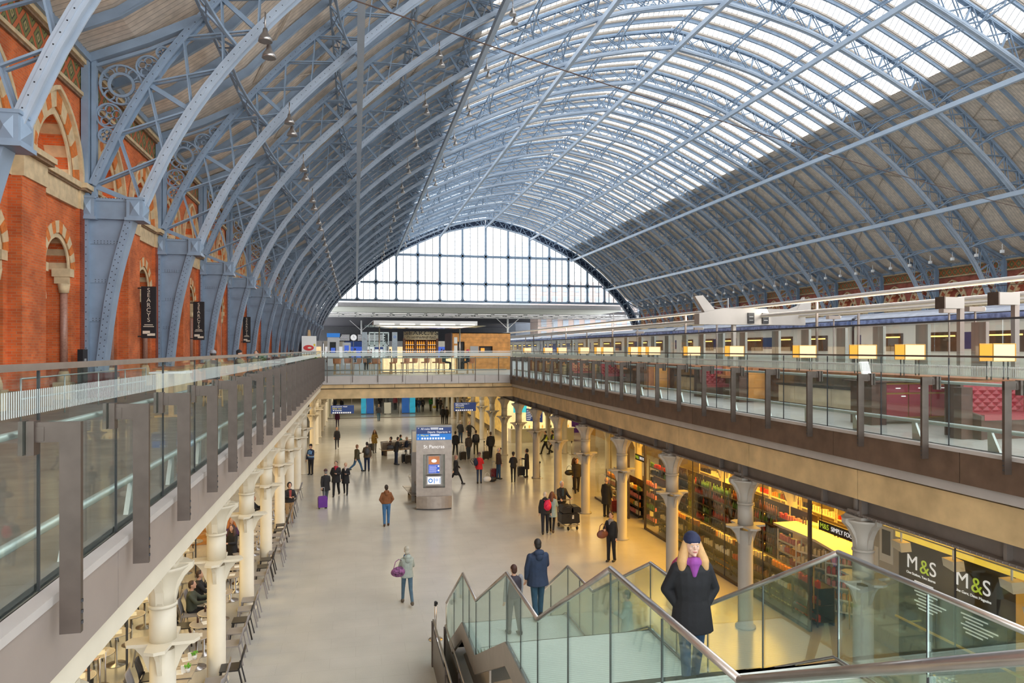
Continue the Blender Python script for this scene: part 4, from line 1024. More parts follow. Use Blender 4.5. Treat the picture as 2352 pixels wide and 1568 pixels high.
for z in (1.95,3.3): b.box(-1.05,1.05,-.05,.05,z,z+.12)
b.build('frame', M['pipe'], r); b = MB(); b.box(-.45,.45,-.08,-.05,1.6,1.85); b.build('sign', M['sign_navy'], r)
r = thing('shop_unit', 'pale shop units and bright fronts at the far end of the concourse', 'shop', (0,112,DK))
for i in range(14):
    x = -8+3.2*i; b = MB(); b.box(x,x+3.0,0,3,0,2.9); b.build('shop_front', (M['white'],M['sign_navy'],M['grey'],M['cream'],M['pipe'])[i*3%5], r)
    b = MB(); b.box(x+.2,x+2.8,-.06,-.01,.3,2.0); b.build('window', (M['onyx'],M['sign_white'],M['screen_blue'],M['sign_white'])[i%4], r)
r = thing('departure_board', 'black departure board on posts beyond the bridge', 'board', (.4,100,DK))
b = MB(); b.box(-3,4,0,.2,2.7,3.7); b.build('panel', M['black'], r); b = MB()
for i in range(5): b.box(-2.7+.1*i,3.6-.3*(i%2),-.03,-.005,2.85+.17*i,2.92+.17*i)
b.build('text_rows', M['sign_white'], r); b = MB(); b.box(-2.9,-2.8,0,.1,0,2.7); b.box(3.8,3.9,0,.1,0,2.7); b.build('post', M['grey'], r)
# ================================================================= STATION EXTENSION BEYOND THE GABLE
ex = thing('extension_roof', 'flat station extension roof with strips of north light beyond the gable', 'roof', (0,0,0))
b = MB(); b.box(-4,63.5,163,164,17.1,18.0); b.build('fascia', M['fascia_b'], ex)
b = MB(); b.box(-6,66,163.5,186,17.0,17.1); b.build('soffit', mat('greenish_soffit', (.50,.51,.46), .7), ex)
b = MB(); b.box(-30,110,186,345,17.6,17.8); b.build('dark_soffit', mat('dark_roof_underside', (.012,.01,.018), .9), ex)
b = MB()
for i in range(3):
    y = 188+8.5*i
    for j in range(-4, 18): b.box(4.6*j+.3+1.2*(i%2), 4.6*j+4.3+1.2*(i%2), y, y+4.0, 17.0, 17.1)
b.build('north_light', mat('north_light_panel', (.95,.93,.88), .6, 0, 0, emit=(1,.97,.90), es=2.2), ex)
b = MB()
for i in range(4): b.box(-20,85,186+8.5*i,187.2+8.5*i,16.8,17.05)
for j in range(-4, 18): b.box(4.6*j,4.6*j+.3,186,214,16.9,17.05)
b.build('grid_beam', M['grey'], ex)
for i, x in enumerate((2,20,46.5,70)): 
    r = thing('steel_column', 'white steel column under the extension roof, %s from the left' % nth(i), 'column', (x,(250,330,216,260)[i],DK)); b = MB(); b.tube([(0,0,0),(0,0,11.6)],.32,10); b.build('shaft', M['white'], r)
    b = MB(); b.bar((0,0,8),(4,0,11.6),.16,.16); b.bar((0,0,8),(-4,0,11.6),.16,.16); b.build('strut', M['white'], r)
r = thing('end_wall', 'far glazed wall with pale fins closing the station extension', 'wall', (0,326,DK)); r['kind'] = 'structure'
b = MB(); b.box(-60,130,0,1,0,4.2); b.build('glazing', mat('bright_far_glazing', (.8,.8,.8), .5, 0, .2, .3, emit=(.9,.92,1), es=.5), r)
b = MB(); b.box(-60,130,-.5,1,4.2,12); b.build('dark_band', M['dark'], r)
b = MB()
for i in range(90): b.box(-60+2*i,-59.4+2*i,-.4,0,0,4.2)
b.build('fin', M['grey'], r)
r = thing('office_block', 'pale brick and glass buildings seen through the right of the gable', 'building', (78,215,5))
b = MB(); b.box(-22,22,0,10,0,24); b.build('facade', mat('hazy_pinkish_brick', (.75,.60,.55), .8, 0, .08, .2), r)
b = MB()
for i in range(12):
    for j in range(6): b.box(-21+3.6*i,-19.2+3.6*i,-.1,0,2+3.7*j,4.4+3.7*j)
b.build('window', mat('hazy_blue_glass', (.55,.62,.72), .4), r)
r = thing('glass_tower', 'hazy blue-grey glass tower seen through the right of the gable', 'building', (72,260,5)); b = MB()
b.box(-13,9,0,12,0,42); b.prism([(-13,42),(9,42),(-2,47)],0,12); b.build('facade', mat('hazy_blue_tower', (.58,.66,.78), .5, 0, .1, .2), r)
# ================================================================= RIGHT DECK: BOOTHS, LAMPS, TRAIN
LYS = [11.55,13.81,15.34,17.7,21.48,24.54,28.11,28.94,30.12,33.73,34.76,37.47,41.77,44.97,50.74]
M['postp'] = mat('grey_green_post_paint', (.36,.37,.33), .6, 0, .05, 3)
M['maroon_l'] = mat('maroon_leather', (.30,.02,.035), .5, 0, .15, 5); M['maroon_p'] = mat('maroon_lacquer', (.24,.012,.035), .55, 0, .08, 3)
M['brass'] = mat('antique_brass', (.50,.30,.07), .35, .7, .1, 5)
la = thing('box_lamp', 'glowing box lamp at the right edge of the photo, nearest of the row', 'lamp', (12.4,11.55,6.80), 0, 'glowing box lamps along the partition')
b = MB(); b.box(-.26,.26,-.15,.15,.37,.70); b.build('lamp_shade', M['lamp'], la)
b = MB(); b.box(-.268,-.26,-.15,.15,.37,.70); b.build('side_panel', M['lamp_s'], la)
b = MB()
for x in (-.265,.265):
    for y in (-.155,.155): b.box(x-.008,x+.008,y-.008,y+.008,.36,.71)
for z in (.36,.705): b.box(-.27,.27,-.16,-.15,z,z+.012); b.box(-.27,.27,.15,.16,z,z+.012)
b.build('shade_frame', M['brass'], la)
for x in (-.2,.2): b = MB(); b.box(x-.01,x+.01,-.06,-.04,0,.37); b.box(x-.01,x+.01,.04,.06,0,.37); b.build('leg', M['black'], la)
for i, y in enumerate(LYS[1:]): dup(la, (12.4,y,6.80), None, 'glowing box lamp on the right deck partition, %s from the camera' % nth(i+1))
pt = thing('partition', 'long walnut partition with glass screen carrying the box lamps', 'partition', (12.95,0,DK))
b = MB(); b.box(-.02,.12,10.4,52,0,.88); b.build('panel', M['wood_m'], pt)
b = MB(); b.box(-.65,.2,10.4,52,.94,1.0); b.build('shelf', M['wood_m'], pt)
# curving booths, counters and cabinets
cbn = thing('drinks_cabinet', 'maroon lacquered drinks cabinet with brass trim under a dark worktop', 'cabinet', (0,12.9,DK))
b = MB(); b.box(10.97,12.6,.02,.6,.13,.88); b.build('body', M['brass'], cbn)
for i in range(3):
    x0 = 11.0+.565*i
    b = MB(); b.box(x0,x0+.53,-.005,.02,.16,.64); d = b.build('door', M['maroon_p'], cbn); b = MB(); b.box(x0+.36,x0+.46,-.025,-.005,.59,.61); b.build('handle', M['sign_white'], d)
    b = MB(); b.box(x0,x0+.53,-.005,.02,.68,.85); d = b.build('drawer', M['maroon_p'], cbn); b = MB(); b.box(x0+.22,x0+.33,-.025,-.005,.76,.78); b.build('handle', M['sign_white'], d)
b = MB(); b.box(10.6,10.96,-.05,.6,0,.9); b.build('side_panel', M['wood_d'], cbn)
b = MB(); b.box(10.5,12.7,-.1,.75,.9,.93); b.build('worktop', M['wood_d'], cbn)
r = thing('till', 'white-backed till screen on the drinks cabinet', 'till', (10.85,13.2,DK+.93), .5)
b = MB(); b.prism([(-.12,.06),(.12,.18),(.06,.42),(-.16,.32)], -.22,.22,'x'); 
b = MB(); b.add([(-.2,.05,.1),(.2,.05,.1),(.2,.12,.4),(-.2,.12,.4),(-.2,.09,.1),(.2,.09,.1),(.2,.16,.4),(-.2,.16,.4)],[(0,1,2,3),(4,7,6,5),(0,3,7,4),(1,5,6,2),(3,2,6,7),(0,4,5,1)]); b.build('screen', M['sign_white'], r)
b = MB(); b.box(-.22,.22,-.15,.2,0,.08); b.build('base', M['black'], r); b = MB(); b.bar((0,.1,.06),(0,.12,.2),.06,.04); b.build('stand', M['black'], r)
def booth(x0, x1, y, lab, mir=False):
    r = thing('banquette', lab, 'booth', ((x0+x1)/2, y, DK)); h = (x1-x0)/2
    b = MB(); b.prism([(.0,.95),(.14,.98),(.2,.9),(.16,.35),(.0,.35)], -h+.04, h, 'x'); b.build('back_cushion', M['maroon_l'], r)
    b = MB(); nx, nz = max(3,int(h*2/.22)), 3
    for i in range(nx):
        for j in range(nz):
            cx, cz = -h+.15+(2*h-.25)*(i+.5)/nx, .47+.15*j; q, e = (2*h-.25)/nx/2, .075
            for (ox, oz) in ((0,0),(q,e)):
                X_, Z_ = cx+ox, cz+oz
                b.add([(X_-q,-.002,Z_),(X_,-.002,Z_-e),(X_+q,-.002,Z_),(X_,-.002,Z_+e),(X_,-.045,Z_)],[(0,1,4),(1,2,4),(2,3,4),(3,0,4)])
    b.build('tufting', M['maroon_l'], r)
    b = MB(); b.box(-h+.04,h,-.55,.02,.34,.44); b.build('seat', M['maroon_l'], r)
    b = MB(); b.box(-h+.04,h,-.5,.15,.0,.34); b.build('plinth', M['wood_d'], r)
    b = MB(); b.prism([(-.55,0),(.25,0),(.25,1.0),(-.1,1.0),(-.2,.5),(-.55,.42)], -h-.03, -h+.03, 'x'); b.build('end_panel', M['wood_d'], r)
    return r
booth(10.8,12.3,10.9,'maroon tufted leather banquette at the right edge of the photo')
r = thing('booth_partition', 'dark walnut booth partition left of the maroon banquette', 'partition', (0,0,DK)); b = MB(); b.box(10.5,10.74,10.5,10.75,0,.92); b.build('panel', M['wood_d'], r); b = MB(); b.box(10.45,12.25,11.16,11.3,.93,1.0); b.build('shelf', M['wood_m'], r)
booth(11.2,12.3,31.6,'small maroon tufted banquette half way along the right deck'); booth(11.2,12.3,36.2,'maroon tufted banquette second from the far end of the right deck'); booth(11.3,12.3,21.9,'low maroon banquette behind the stone-fronted counter')
for i, (y0, y1, lab) in enumerate(((15.7,18.9,'cream stone-fronted counter left of the drinks cabinet'),(23.2,25.8,'second cream stone-fronted counter along the right deck'),(40,41.6,'short cream counter near the far end of the right deck'))):
    r = thing('stone_counter', lab, 'counter', (12.4,0,DK)); b = MB(); n = round((y1-y0)/.75)
    for k in range(n): b.box(-.04,0,y0+(y1-y0)*k/n+.01,y0+(y1-y0)*(k+1)/n-.01,.06,.55)
    b.build('stone_front', M['stone'] if i else mat('veined_cream_stone', (.80,.70,.50), .4, 0, .12, 3), r)
    b = MB(); b.box(-.1,.35,y0-.05,y1+.05,.55,.6); b.build('worktop', M['black'], r); b = MB(); b.box(0,.35,y0,y1,0,.55); b.build('carcass', M['wood_d'], r)
    b = MB(); b.box(-.05,-.03,y0,y1,.6,.85); b.build('glass_screen', M['glass'], r)
for i, (x, y, rz, lab) in enumerate(((11.9,22.9,1.2,'tan pedestal stool nearest the second stone counter'),(12.1,22.0,-1.4,'tan pedestal stool facing away beside the dark post'),(11.8,20.7,-1.2,'tan pedestal stool right of the walnut screen'),(12.0,20.0,-1.5,'tan pedestal stool closest to the stone-fronted counter'),(12.0,30.6,1.3,'tan pedestal stool beside the small tufted banquette'),(12.1,28.9,-1.3,'tan pedestal stool left of the walnut screens'),(12.0,28.1,1.0,'tan pedestal stool in the middle booth'),(11.9,42.6,1.0,'tan pedestal stool by the bridge corner'),(11.9,39.2,-1.0,'tan pedestal stool near the far banquette'))):
    dup(sp, (x,y,DK), rz, lab)
for i, (y0, y1) in enumerate(((19.3,19.5),(24.0+2.2,26.5),(27.0,27.15),(32.4,32.6),(37.1,37.3))):
    r = thing('walnut_screen', 'walnut and cedar screen between booths on the right deck, %s from the camera' % nth(i), 'screen', (0,0,DK)); b = MB(); b.box(11.3,12.28,y0,y1,0,.93); b.build('panel', M['wood_m'] if i % 2 else M['wood_d'], r); b = MB(); b.box(11.6,12.2,y0-.02,y0-.005,.1,.9); b.build('veneer', M['wood_o'], r)
# tall glass screen to the platforms
r = thing('security_screen', 'tall green-tinted glass screen in front of the train', 'screen', (15.5,0,DK))
for i in range(26):
    a = 8+2.1*i; b = MB(); b.box(-.01,.01,a+.01,a+2.09,.1,2.35); b.build('glass_panel', M['clear'], r)
b = MB(); b.box(-.03,.03,8,64,2.33,2.38); b.build('top_rail', M['dark'], r)
for i, y in enumerate((13.2,15.08,16.94,18.65,20.34,22.24,24.06,26.4,28.19,29.95,31.69,33.67,35.42,37.16,39.3,41.5,44,46.5,50,54,58)):
    b = MB(); b.box(.1,.2,y-.22,y+.22,0,2.3 if i != 0 else 3.2); b.build('post', M['postp'] if i > 1 else M['fascia'], r)
r = thing('platform_fence', 'lower glass fence between the bar and the platforms', 'fence', (14.2,0,DK)); b = MB(); b.box(-.01,.01,8,60,.05,1.15); b.build('glass_panel', M['clear'], r); b = MB(); b.box(-.02,-.012,8,60,.78,.98); b.build('frosted_stripes', M['frost'], r); b = MB(); b.tube([(0,8,1.17),(0,60,1.17)],.03,8); b.build('top_rail', M['steel_p'], r)
# platform edge and train
for y_ in (22, 50): area('boom_light', (18.9, y_, 9.2), (0, math.radians(62), 0), .4, 26, 260, (1,.93,.82))
M['train'] = mat('warm_white_train_paint', (.86,.84,.75), .3, 0, .04, 2); M['train_b'] = mat('train_navy_band', (.02,.05,.16), .3, 0, .1, 3); M['train_r'] = lines('silver_blue_train_roof', (.30,.32,.38), (.16,.17,.22), 0, .3, .05, .35, .2)
M['train_e'] = mat('train_roof_edge_blue', (.22,.30,.58), .15, .5, .5, 5)
M['winglass'] = mat('train_window', (.05,.035,.025), .12, 0, .4, 4, emit=(.4,.2,.08), es=.06); M['cove'] = mat('warm_cove_light', (1,.6,.15), .5, 0, 0, emit=(1,.60,.12), es=2.2)
def coach(y0, lab):
    r = thing('train_carriage', lab, 'train', (22,y0,DK)); L = 18.4
    b = MB(); P = [(0,.1),(0,2.55),(.10,2.85),(.4,3.08),(1.4,3.2),(2.4,3.08),(2.7,2.85),(2.8,2.55),(2.8,.1)]
    b.prism(P, .12, L-.12); b.build('body', M['train'], r)
    b = MB(); b.path([(-.02,.1,2.78),(-.02,L-.1,2.78)],.2,.22,(0,0,1)); b.build('roof_edge', M['train_e'], r)
    b = MB(); b.prism([(.0,2.92),(.35,3.12),(1.4,3.25),(2.45,3.12),(2.8,2.92)], .12, L-.12); b.build('roof', M['train_r'], r)
    b = MB(); b.box(-.01,0,1.2,L-1.2,1.62,2.24); 
    for a in range(0,6): pass
    for i in range(6):
        a = 1.6+2.75*i; bb = MB(); bb.box(-.03,-.012,a,a+1.7,1.52,2.26); w0 = bb.build('window', M['winglass'], r); bb = MB(); bb.box(-.035,-.03,a+.15,a+1.5,2.08,2.13); bb.build('cove_light', M['cove'], w0)
        if i % 2: bb = MB(); bb.box(-.025,0,a+1.72,a+2.72,1.62,2.24); bb.build('navy_band', M['train_b'], r)
    b = MB()
    for a in (.5, L-1.5): b.box(-.03,-.005,a,a+.9,.35,2.3)
    b.build('door', M['train'], r)
    b = MB(); b.box(-.012,0,.1,L-.1,.1,.45); b.build('skirt', M['grey'], r)
    b = MB(); b.box(.15,2.65,-.3,.15,.2,3.0); b.build('gangway', M['dark'], r)
    return r
c1 = coach(9.5, 'white train carriage with navy window band, nearest and at the right edge')
for i in range(6): dup(c1, (22, 9.5+18.5*(i+1), DK), None, 'white train carriage with navy window band, %s from the camera' % nth(i+1))
text('numeral', '\u2202', 1.0, (21.955,17.0,DK+1.95), (PI/2,0,-PI/2), M['sign_white'], c1, 'CENTER', .003)
C0.objects['numeral'].location = (-.045, 7.2, 1.95)
# platform lighting tubes and service booms
for i, (x, z) in enumerate(((18.6,9.45),(18.6,8.98),(20.6,9.0))):
    r = thing('light_boom', 'long tubular platform light boom, %s' % ('upper one crossing the right wall','lower one above the train','rear one behind the gantry')[i], 'lighting boom', (x,0,z))
    b = MB(); b.tube([(0,10,0),(0,110,0)],.075 if i < 2 else .06,8); b.build('tube', M['fascia_b'], r); b = MB(); b.box(-.08,.0,10,110,-.09,-.05); b.build('light_strip', mat('strip_diffuser', (.9,.8,.65), .5, emit=(1,.8,.55), es=.5) if i == 0 else M['cream'], r)
    b = MB()
    for y in range(14,110,12): b.tube([(.2,y,0),(.2,y,DK-z)],.06,6)
    b.build('mast', M['fascia'], r)
M['gantry'] = mat('warm_grey_gantry', (.46,.42,.38), .5, .1, .08, 1)
gn = thing('service_gantry', 'big warm-grey service gantry beam with two black displays over the platform', 'gantry', (0,30,0))
b = MB(); b.prism([(15.4,9.05),(16.6,9.3),(20.9,9.3),(20.9,8.55),(15.4,8.55)],-.25,.25); b.build('beam', M['gantry'], gn)
b = MB(); b.prism([(15.25,9.85),(15.65,9.9),(16.3,9.2),(15.75,9.1)],-.12,.12); b.build('left_bracket', M['gantry'], gn)
b = MB(); b.prism([(20.5,9.25),(20.95,9.9),(20.9,9.2)],-.12,.12); b.prism([(20.0,9.25),(21.3,9.7),(21.3,9.25)],-.1,.1); b.build('right_bracket', M['gantry'], gn)
for x in (18.0,18.75): b = MB(); b.box(x-.16,x+.16,-.32,-.26,8.6,9.1); d = b.build('display', M['black'], gn); b = MB(); b.box(x-.1,x+.1,-.33,-.32,8.9,8.94); b.box(x-.1,x+.1,-.33,-.32,8.74,8.77); b.build('text_rows', M['grey'], d)
b = MB(); b.box(17.2,17.35,-.1,.1,5.8,8.6); b.build('mast', M['gantry'], gn)
for i, (x, y, w_) in enumerate(((16.0,YX(2183,16.0),.62),(16.0,YX(2307,16.0),.62))):
    r = thing('service_box', 'pale grey service box on a brown post, %s at the right' % ('left one' if i == 0 else 'right one'), 'service box', (x,y,DK)); b = MB(); b.box(-w_/2,w_/2,-.15,.15,2.72,3.03); b.build('box', M['gantry'], r); b = MB(); b.box(w_/2-.05,w_/2+.09,-.06,.06,0,3.04); b.build('post', M['fascia'], r); b = MB(); b.box(-w_/2-.04,-w_/2,-.16,.16,2.71,3.04); b.build('end_cap', M['steel_b'], r)
for i, (px_, X_, z) in enumerate(((1915,19.5,8.72),(2240,17.5,8.55),(1605,20,8.62),(1470,20,8.6),(2180,18.5,8.62))):
    y = YX(px_, X_); r = thing('platform_loudspeaker', 'small loudspeaker on a bracket above the train, %s' % ('left of the service boxes','right of the service boxes','below the gantry bracket','far one left of the gantry','under the right service box')[i], 'loudspeaker', (X_,y,z)); b = MB(); b.box(-.3,.25,-.1,.1,-.06,.08); b.build('horn', M['fascia'], r); b = MB(); b.ell((.27,0,.02),.06,.1,.08,8,6); b.build('cap', M['white'], r); b = MB(); b.box(-.02,.02,-.02,.02,DK-z+.06,-.06); b.build('post', M['fascia'], r)
# overhead wires
for i, (p, q, lab) in enumerate((((XC-38.0,14,16.3),(66,44,16.2),'thin brown cable stretched across the hall below the roof'),((60,30,13.2),(30,160,13),'dark overhead wire above the platforms, upper'),((50,20,11.6),(34,160,11.6),'dark overhead wire above the platforms, lower'))):
    n = 16; P = []
    for k in range(n+1):
        t = k/n; P.append((p[0]+(q[0]-p[0])*t, p[1]+(q[1]-p[1])*t, p[2]+(q[2]-p[2])*t-1.1*4*t*(1-t)*(1 if i == 0 else .3)))
    b = MB(); b.tube(P, .018 if i == 0 else .03, 5); tag(b.build('cable', mat('brown_cable', (.06,.03,.02), .6)), lab, 'cable')
for i, (x, y0, y1) in enumerate(((30,58,62),)): pass
for i in range(3):
    y = 60+30*i; r = thing('catenary_mast', 'blue-grey catenary arm by the right wall, %s from the right' % nth(i), 'catenary', (34,y,DK)); b = MB(); b.tube([(0,0,0),(0,0,6.4)],.06,8); b.build('mast', M['fascia_b'], r); b = MB(); b.tube([(0,0,6.2),(-3,0,5.7)],.03,6); b.tube([(0,0,5.4),(-3,0,5.7)],.03,6); b.build('arm', M['fascia_b'], r)
# floodlights hanging from the purlins on the left
fl = thing('floodlight', 'cluster of silver floodlights under the roof', 'floodlight', (0,0,0), 0, 'silver floodlight clusters along the left purlins')
b = MB(); b.tube([(0,0,0),(0,0,-.55)],.03,6); b.build('hanger', M['steel_p'], fl)
b = MB(); 
for dx, dz in ((0,-.8),(.12,-1.35)): b.lathe([(.07,.25),(.10,.1),(.22,-.08),(.24,-.2)], (dx,0,dz), 10)
b.build('reflector', M['steel_p'], fl)
first = True
for u, nm in ((32.6,'lowest'),(24.6,'middle'),(20.0,'highest')):
    for k in range(2, NR-2):
        l = (XC-u+.3, Y0+BAY*k-1.0, atu(ARC,u)+.2)
        lb = 'silver floodlight cluster of the %s row on the left roof slope, %s along' % (nm, nth(k-2))
        if first: fl.location = l; fl['label'] = lb; first = False
        else: dup(fl, l, None, lb)
for k in range(4, NR-1):
    for q in range(3):
        u = 33.6; l = (XC+u-.6, Y0+BAY*k+BAY*(q+.5)/3, atu(ARC,u)+.0)
        b = MB(); b.box(-.12,.12,-.15,.15,-.5,-.2); b.bar((0,0,-.2),(0,0,.4),.04,.04)
        tag(b.build('wall_floodlight', M['white'], None, l), 'white boxed lamp under the lowest right purlin, bay %s lamp %s' % (nth(k-4), nth(q)), 'lamp', 'white lamps under the right purlin')
# black vertical banners on the left wall
for k, (yy, z0, z1) in enumerate(((31.15,7.85,9.95),(40.5,7.9,9.95),(57.5,7.9,9.9))):
    r = thing('banner', 'black vertical SEARCYS banner on the left wall, %s from the camera' % nth(k), 'banner', (XC-38.25+.75,yy,0))
    b = MB(); b.box(-.28,.28,-.03,.03,z0,z1); b.build('panel', M['black'], r)
    for i, c_ in enumerate('SEARCYS'): text('lettering', c_, .24, (0,-.035,z1-.16-.2*i), R90, M['cream'], r, 'CENTER', .003)
    b = MB(); b.box(-.2,.2,-.04,-.03,z0+.46,z0+.49); b.box(-.16,.16,-.04,-.03,z0+.53,z0+.56); b.box(-.22,.05,-.04,-.03,z0+.18,z0+.30); b.box(-.05,.24,-.04,-.03,z0+.1,z0+.2); b.build('small_print', M['cream'], r)
    b = MB(); b.box(-.5,-.28,-.02,.02,z1-.1,z1-.05); b.box(-.5,-.28,-.02,.02,z0+.05,z0+.1); b.build('bracket', M['black'], r)
r = thing('intercom_panel', 'dark intercom panel on the pier beside the nearest rib', 'panel', (XC-38.25+.35,25.2,DK)); b = MB(); b.box(-.08,.08,-.2,.2,0,1.6); b.build('case', M['black'], r); b = MB(); b.box(.08,.09,-.08,.08,1.1,1.3); b.build('screen', M['grey'], r)
# ================================================================= SHOP ON THE RIGHT, UNDERCROFT BACKGROUND
WARM = (1, .50, .06)
for y, pw_ in ((13, 90), (18.5, 560), (24.5, 760), (30, 720)): area('shop_ceiling_light', (15.4, y, 4.55), (0,0,0), 5.5, 4.2, pw_, WARM)
area('kiosk_light', (14.5, 56, 4.5), (0,0,0), 5, 5, 260, (1,.75,.35))
area('kiosk_light', (14.5, 42, 4.5), (0,0,0), 5, 6, 240, (1,.7,.3))
for y in (56, 74, 92): area('bridge_soffit_light', (3.5, y, 4.5), (0,0,0), 12, 8, 380, (1,.88,.68))
for y in (14, 22, 30, 38): area('cafe_light', (-7.2, y, 4.5), (0,0,0), 3.6, 5, 210, (1,.72,.34))
area('cafe_light', (-6.5, 50, 4.5), (0,0,0), 4, 9, 260, (1,.74,.38))
b = MB(); b.box(20,20.2,-2,110,0,4.7); tag(b.build('wall_shop_right', mat('ochre_shop_wall', (.36,.22,.07), .7)), 'ochre back wall of the shops on the right', None, None, 'structure')
b = MB(); b.box(-11.2,-11,-2,110,0,4.7); tag(b.build('wall_shop_left', mat('warm_cafe_wall', (.42,.26,.12), .7, 0, .4, 1.2)), 'warm back wall of the cafe on the left', None, None, 'structure')
b = MB(); b.box(-14,24,108,108.3,0,4.7); tag(b.build('wall_back', mat('ochre_end_wall', (.55,.42,.18), .7, 0, .5, .5)), 'ochre-lit far wall of the undercroft', None, None, 'structure')
SX = 11.65
sf = thing('shopfront', 'frameless glass shopfront along the food hall on the right', 'shopfront', (SX,0,0))
ys = [5.2,7.4,9.6,11.8,14.5,None,16.4,18.6,20.8,23.0,25.2,27.2,None,29.0,31.2,33.4]
for a, c in zip(ys, ys[1:]):
    if a is None or c is None: continue
    b = MB(); b.box(-.008,.008,a+.01,c-.01,.08,4.0); b.build('glass_panel', M['shopglass'], sf)
    b = MB(); b.box(-.03,.03,a,c,0,.08); b.build('floor_channel', M['steel_b'], sf)
    b = MB(); b.box(-.012,.012,a-.012,a+.012,0,4.0); b.build('joint', M['dark'], sf)
for y in (14.5,16.4,27.2,29.0): b = MB(); b.box(-.04,.04,y-.04,y+.04,0,4.0); b.build('door_post', M['steel_b'], sf)
for y in (14.75,16.1): b = MB(); b.tube([(-.1,y,.7),(-.1,y,1.9)],.02,8); b.build('door_handle', M['brass'], sf)
b = MB(); b.box(-.06,.06,5,33.4,3.98,4.04); b.build('head_channel', M['steel_b'], sf)
for i in range(7): dup(cr_, (RC+4.4, 12.55+4.47*i, 0), None, 'yellow-lit column inside the food hall, %s from the camera' % nth(i))
PK = {}
for nm, c in dict(red=(.6,.05,.02), orange=(.8,.30,.03), cream=(.8,.66,.35), green=(.15,.32,.04), brown=(.25,.09,.03), white=(.85,.8,.68), black=(.03,.02,.02), pink=(.8,.25,.2)).items(): PK[nm] = mat('packet_'+nm, c, .45, 0, .12, 12)
PACK = []; BOT = []                                        # (x, y, z, colour, size, label)
M['rack'] = mat('dark_rack_metal', (.06,.045,.03), .5, .3, .1, 5); M['shelf'] = mat('cream_shelf_edge', (.75,.68,.5), .5, 0, .05, 5)
RG = random.Random(11)
def display(name, lab, x, y, w_, d, h, rows, mt=M['rack'], back=True, kind='pack', cols=None, top=False, rz=0.0, idn='', n=None):
    r = thing(name, lab, 'display', (x,y,0), rz)
    b = MB()
    for sy in (-w_/2, w_/2): 
        for dx in (0, d): b.box(dx-.015, dx+.015, sy-.015, sy+.015, 0, h)
    if back: b.box(d-.01, d+.01, -w_/2, w_/2, 0, h)
    b.build('frame', mt, r)
    zs = [.12+(h-.12-(.0 if top else .32))*i/max(1,rows-1) for i in range(rows)]
    ca, sa = math.cos(rz), math.sin(rz)
    for j, z in enumerate(zs):
        b = MB(); b.box(-.01, d, -w_/2, w_/2, z-.02, z); b.box(-.02,-.01,-w_/2,w_/2,z-.035,z+.012); b.build('shelf', M['shelf'] if mt is not M['rack'] else M['rack'], r)
        m_ = n or int(w_/.115); c = (cols or list(PK))[RG.randrange(len(cols or PK))]
        for k in range(m_):
            if RG.random() < .12: c = (cols or list(PK))[RG.randrange(len(cols or PK))]
            lx, ly = .07, -w_/2+.07+(w_-.14)*k/max(1,m_-1)
            X_, Y_ = x+lx*ca-ly*sa, y+lx*sa+ly*ca
            L_ = ' on shelf %s of the %s, %s along' % (['one','two','three','four','five','six','seven'][j], idn, nth(k))
            (BOT if kind == 'bot' else PACK).append((X_, Y_, z, c, (.06+.03*RG.random(), .13+.08*RG.random()), L_, rz))
    return r
for i in range(9):                                         # low crates right behind the glass
    y = 17.1+1.12*i
    display('crate_display', 'low dark crate display behind the shopfront glass, %s from the door' % nth(i), 12.0, y, 1.06, .5, 1.02, 3, M['rack'], True, 'pack', (['brown','red','black'],['orange','cream','white'],['black','brown','cream'])[i%3], True, 0, 'crate display %s' % nth(i), 7)
    b = MB(); b.box(-.03,-.02,-.5,.5,.2,.34); b.build('front_label', M['dark'], C0.objects[-1].parent if C0.objects[-1].parent else None)
for i in range(10):
    y = 17.3+1.5*i
    display('wine_rack' if i > 2 else 'grocery_shelves', ('tall wine rack in the food hall, %s of the row' if i > 2 else 'tall packed grocery shelves, %s of the row') % nth(i), 13.7, y, 1.36, .5, 2.15, 6, M['rack'], True, 'bot' if i > 2 else 'pack', ['black','brown','green','red'] if i > 2 else None, False, 0, 'tall unit %s' % nth(i), 10)
for i, (x, y, rz) in enumerate(((13.3,17.0,.75),(13.0,18.1,.35),(13.0,19.3,0.0))):
    display('curved_island', 'curved cream-topped island shelves near the entrance, segment %s' % nth(i), x, y, 1.2, .55, 1.75, 5, M['shelf'], True, 'pack', ['orange','cream','white','red','pink'], False, rz, 'curved island segment %s' % nth(i), 9)
b = MB(); b.prism([(12.6,16.3),(12.9,17.9),(12.9,20.0),(14.4,20.0),(14.6,17.0),(13.8,15.9)], 1.86, 1.93, 'z'); tag(b.build('island_top', M['cream']), 'cream curved top panel over the island shelves', 'panel')
area('louvre_fill_light', (4.7, 50.5, DK+2.95), (0,0,0), 5, 2, 120, (1,.82,.55))  # added fill lamp that brightens the kiosk louvres below the canopy
for i in range(8): display('mid_shelves', 'mid-floor shelves behind the wine racks, %s from the door' % nth(i), 16.3, 16.5+2.0*i, 1.9, .5, 2.3, 5, M['shelf'], True, 'pack', None, False, 0, 'mid-floor unit %s' % nth(i), 13)
for i in range(5): display('back_shelves', 'long wall shelves at the back of the food hall, %s from the door' % nth(i), 18.6, 15.5+3.1*i, 3.0, .6, 2.3, 5, M['shelf'], True, 'pack', None, False, 0, 'wall unit %s' % nth(i), 18)
for i, (y, kd) in enumerate(((29.6,'pack'),(31.0,'bot'),(32.4,'pack'))): display('window_shelves', 'shelves of gifts behind the far shop window, %s along' % nth(i), 12.1, y, 1.3, .5, 1.5, 4, M['rack'], True, kd, ['pink','cream','orange','green'], False, 0, 'far window unit %s' % nth(i), 9)
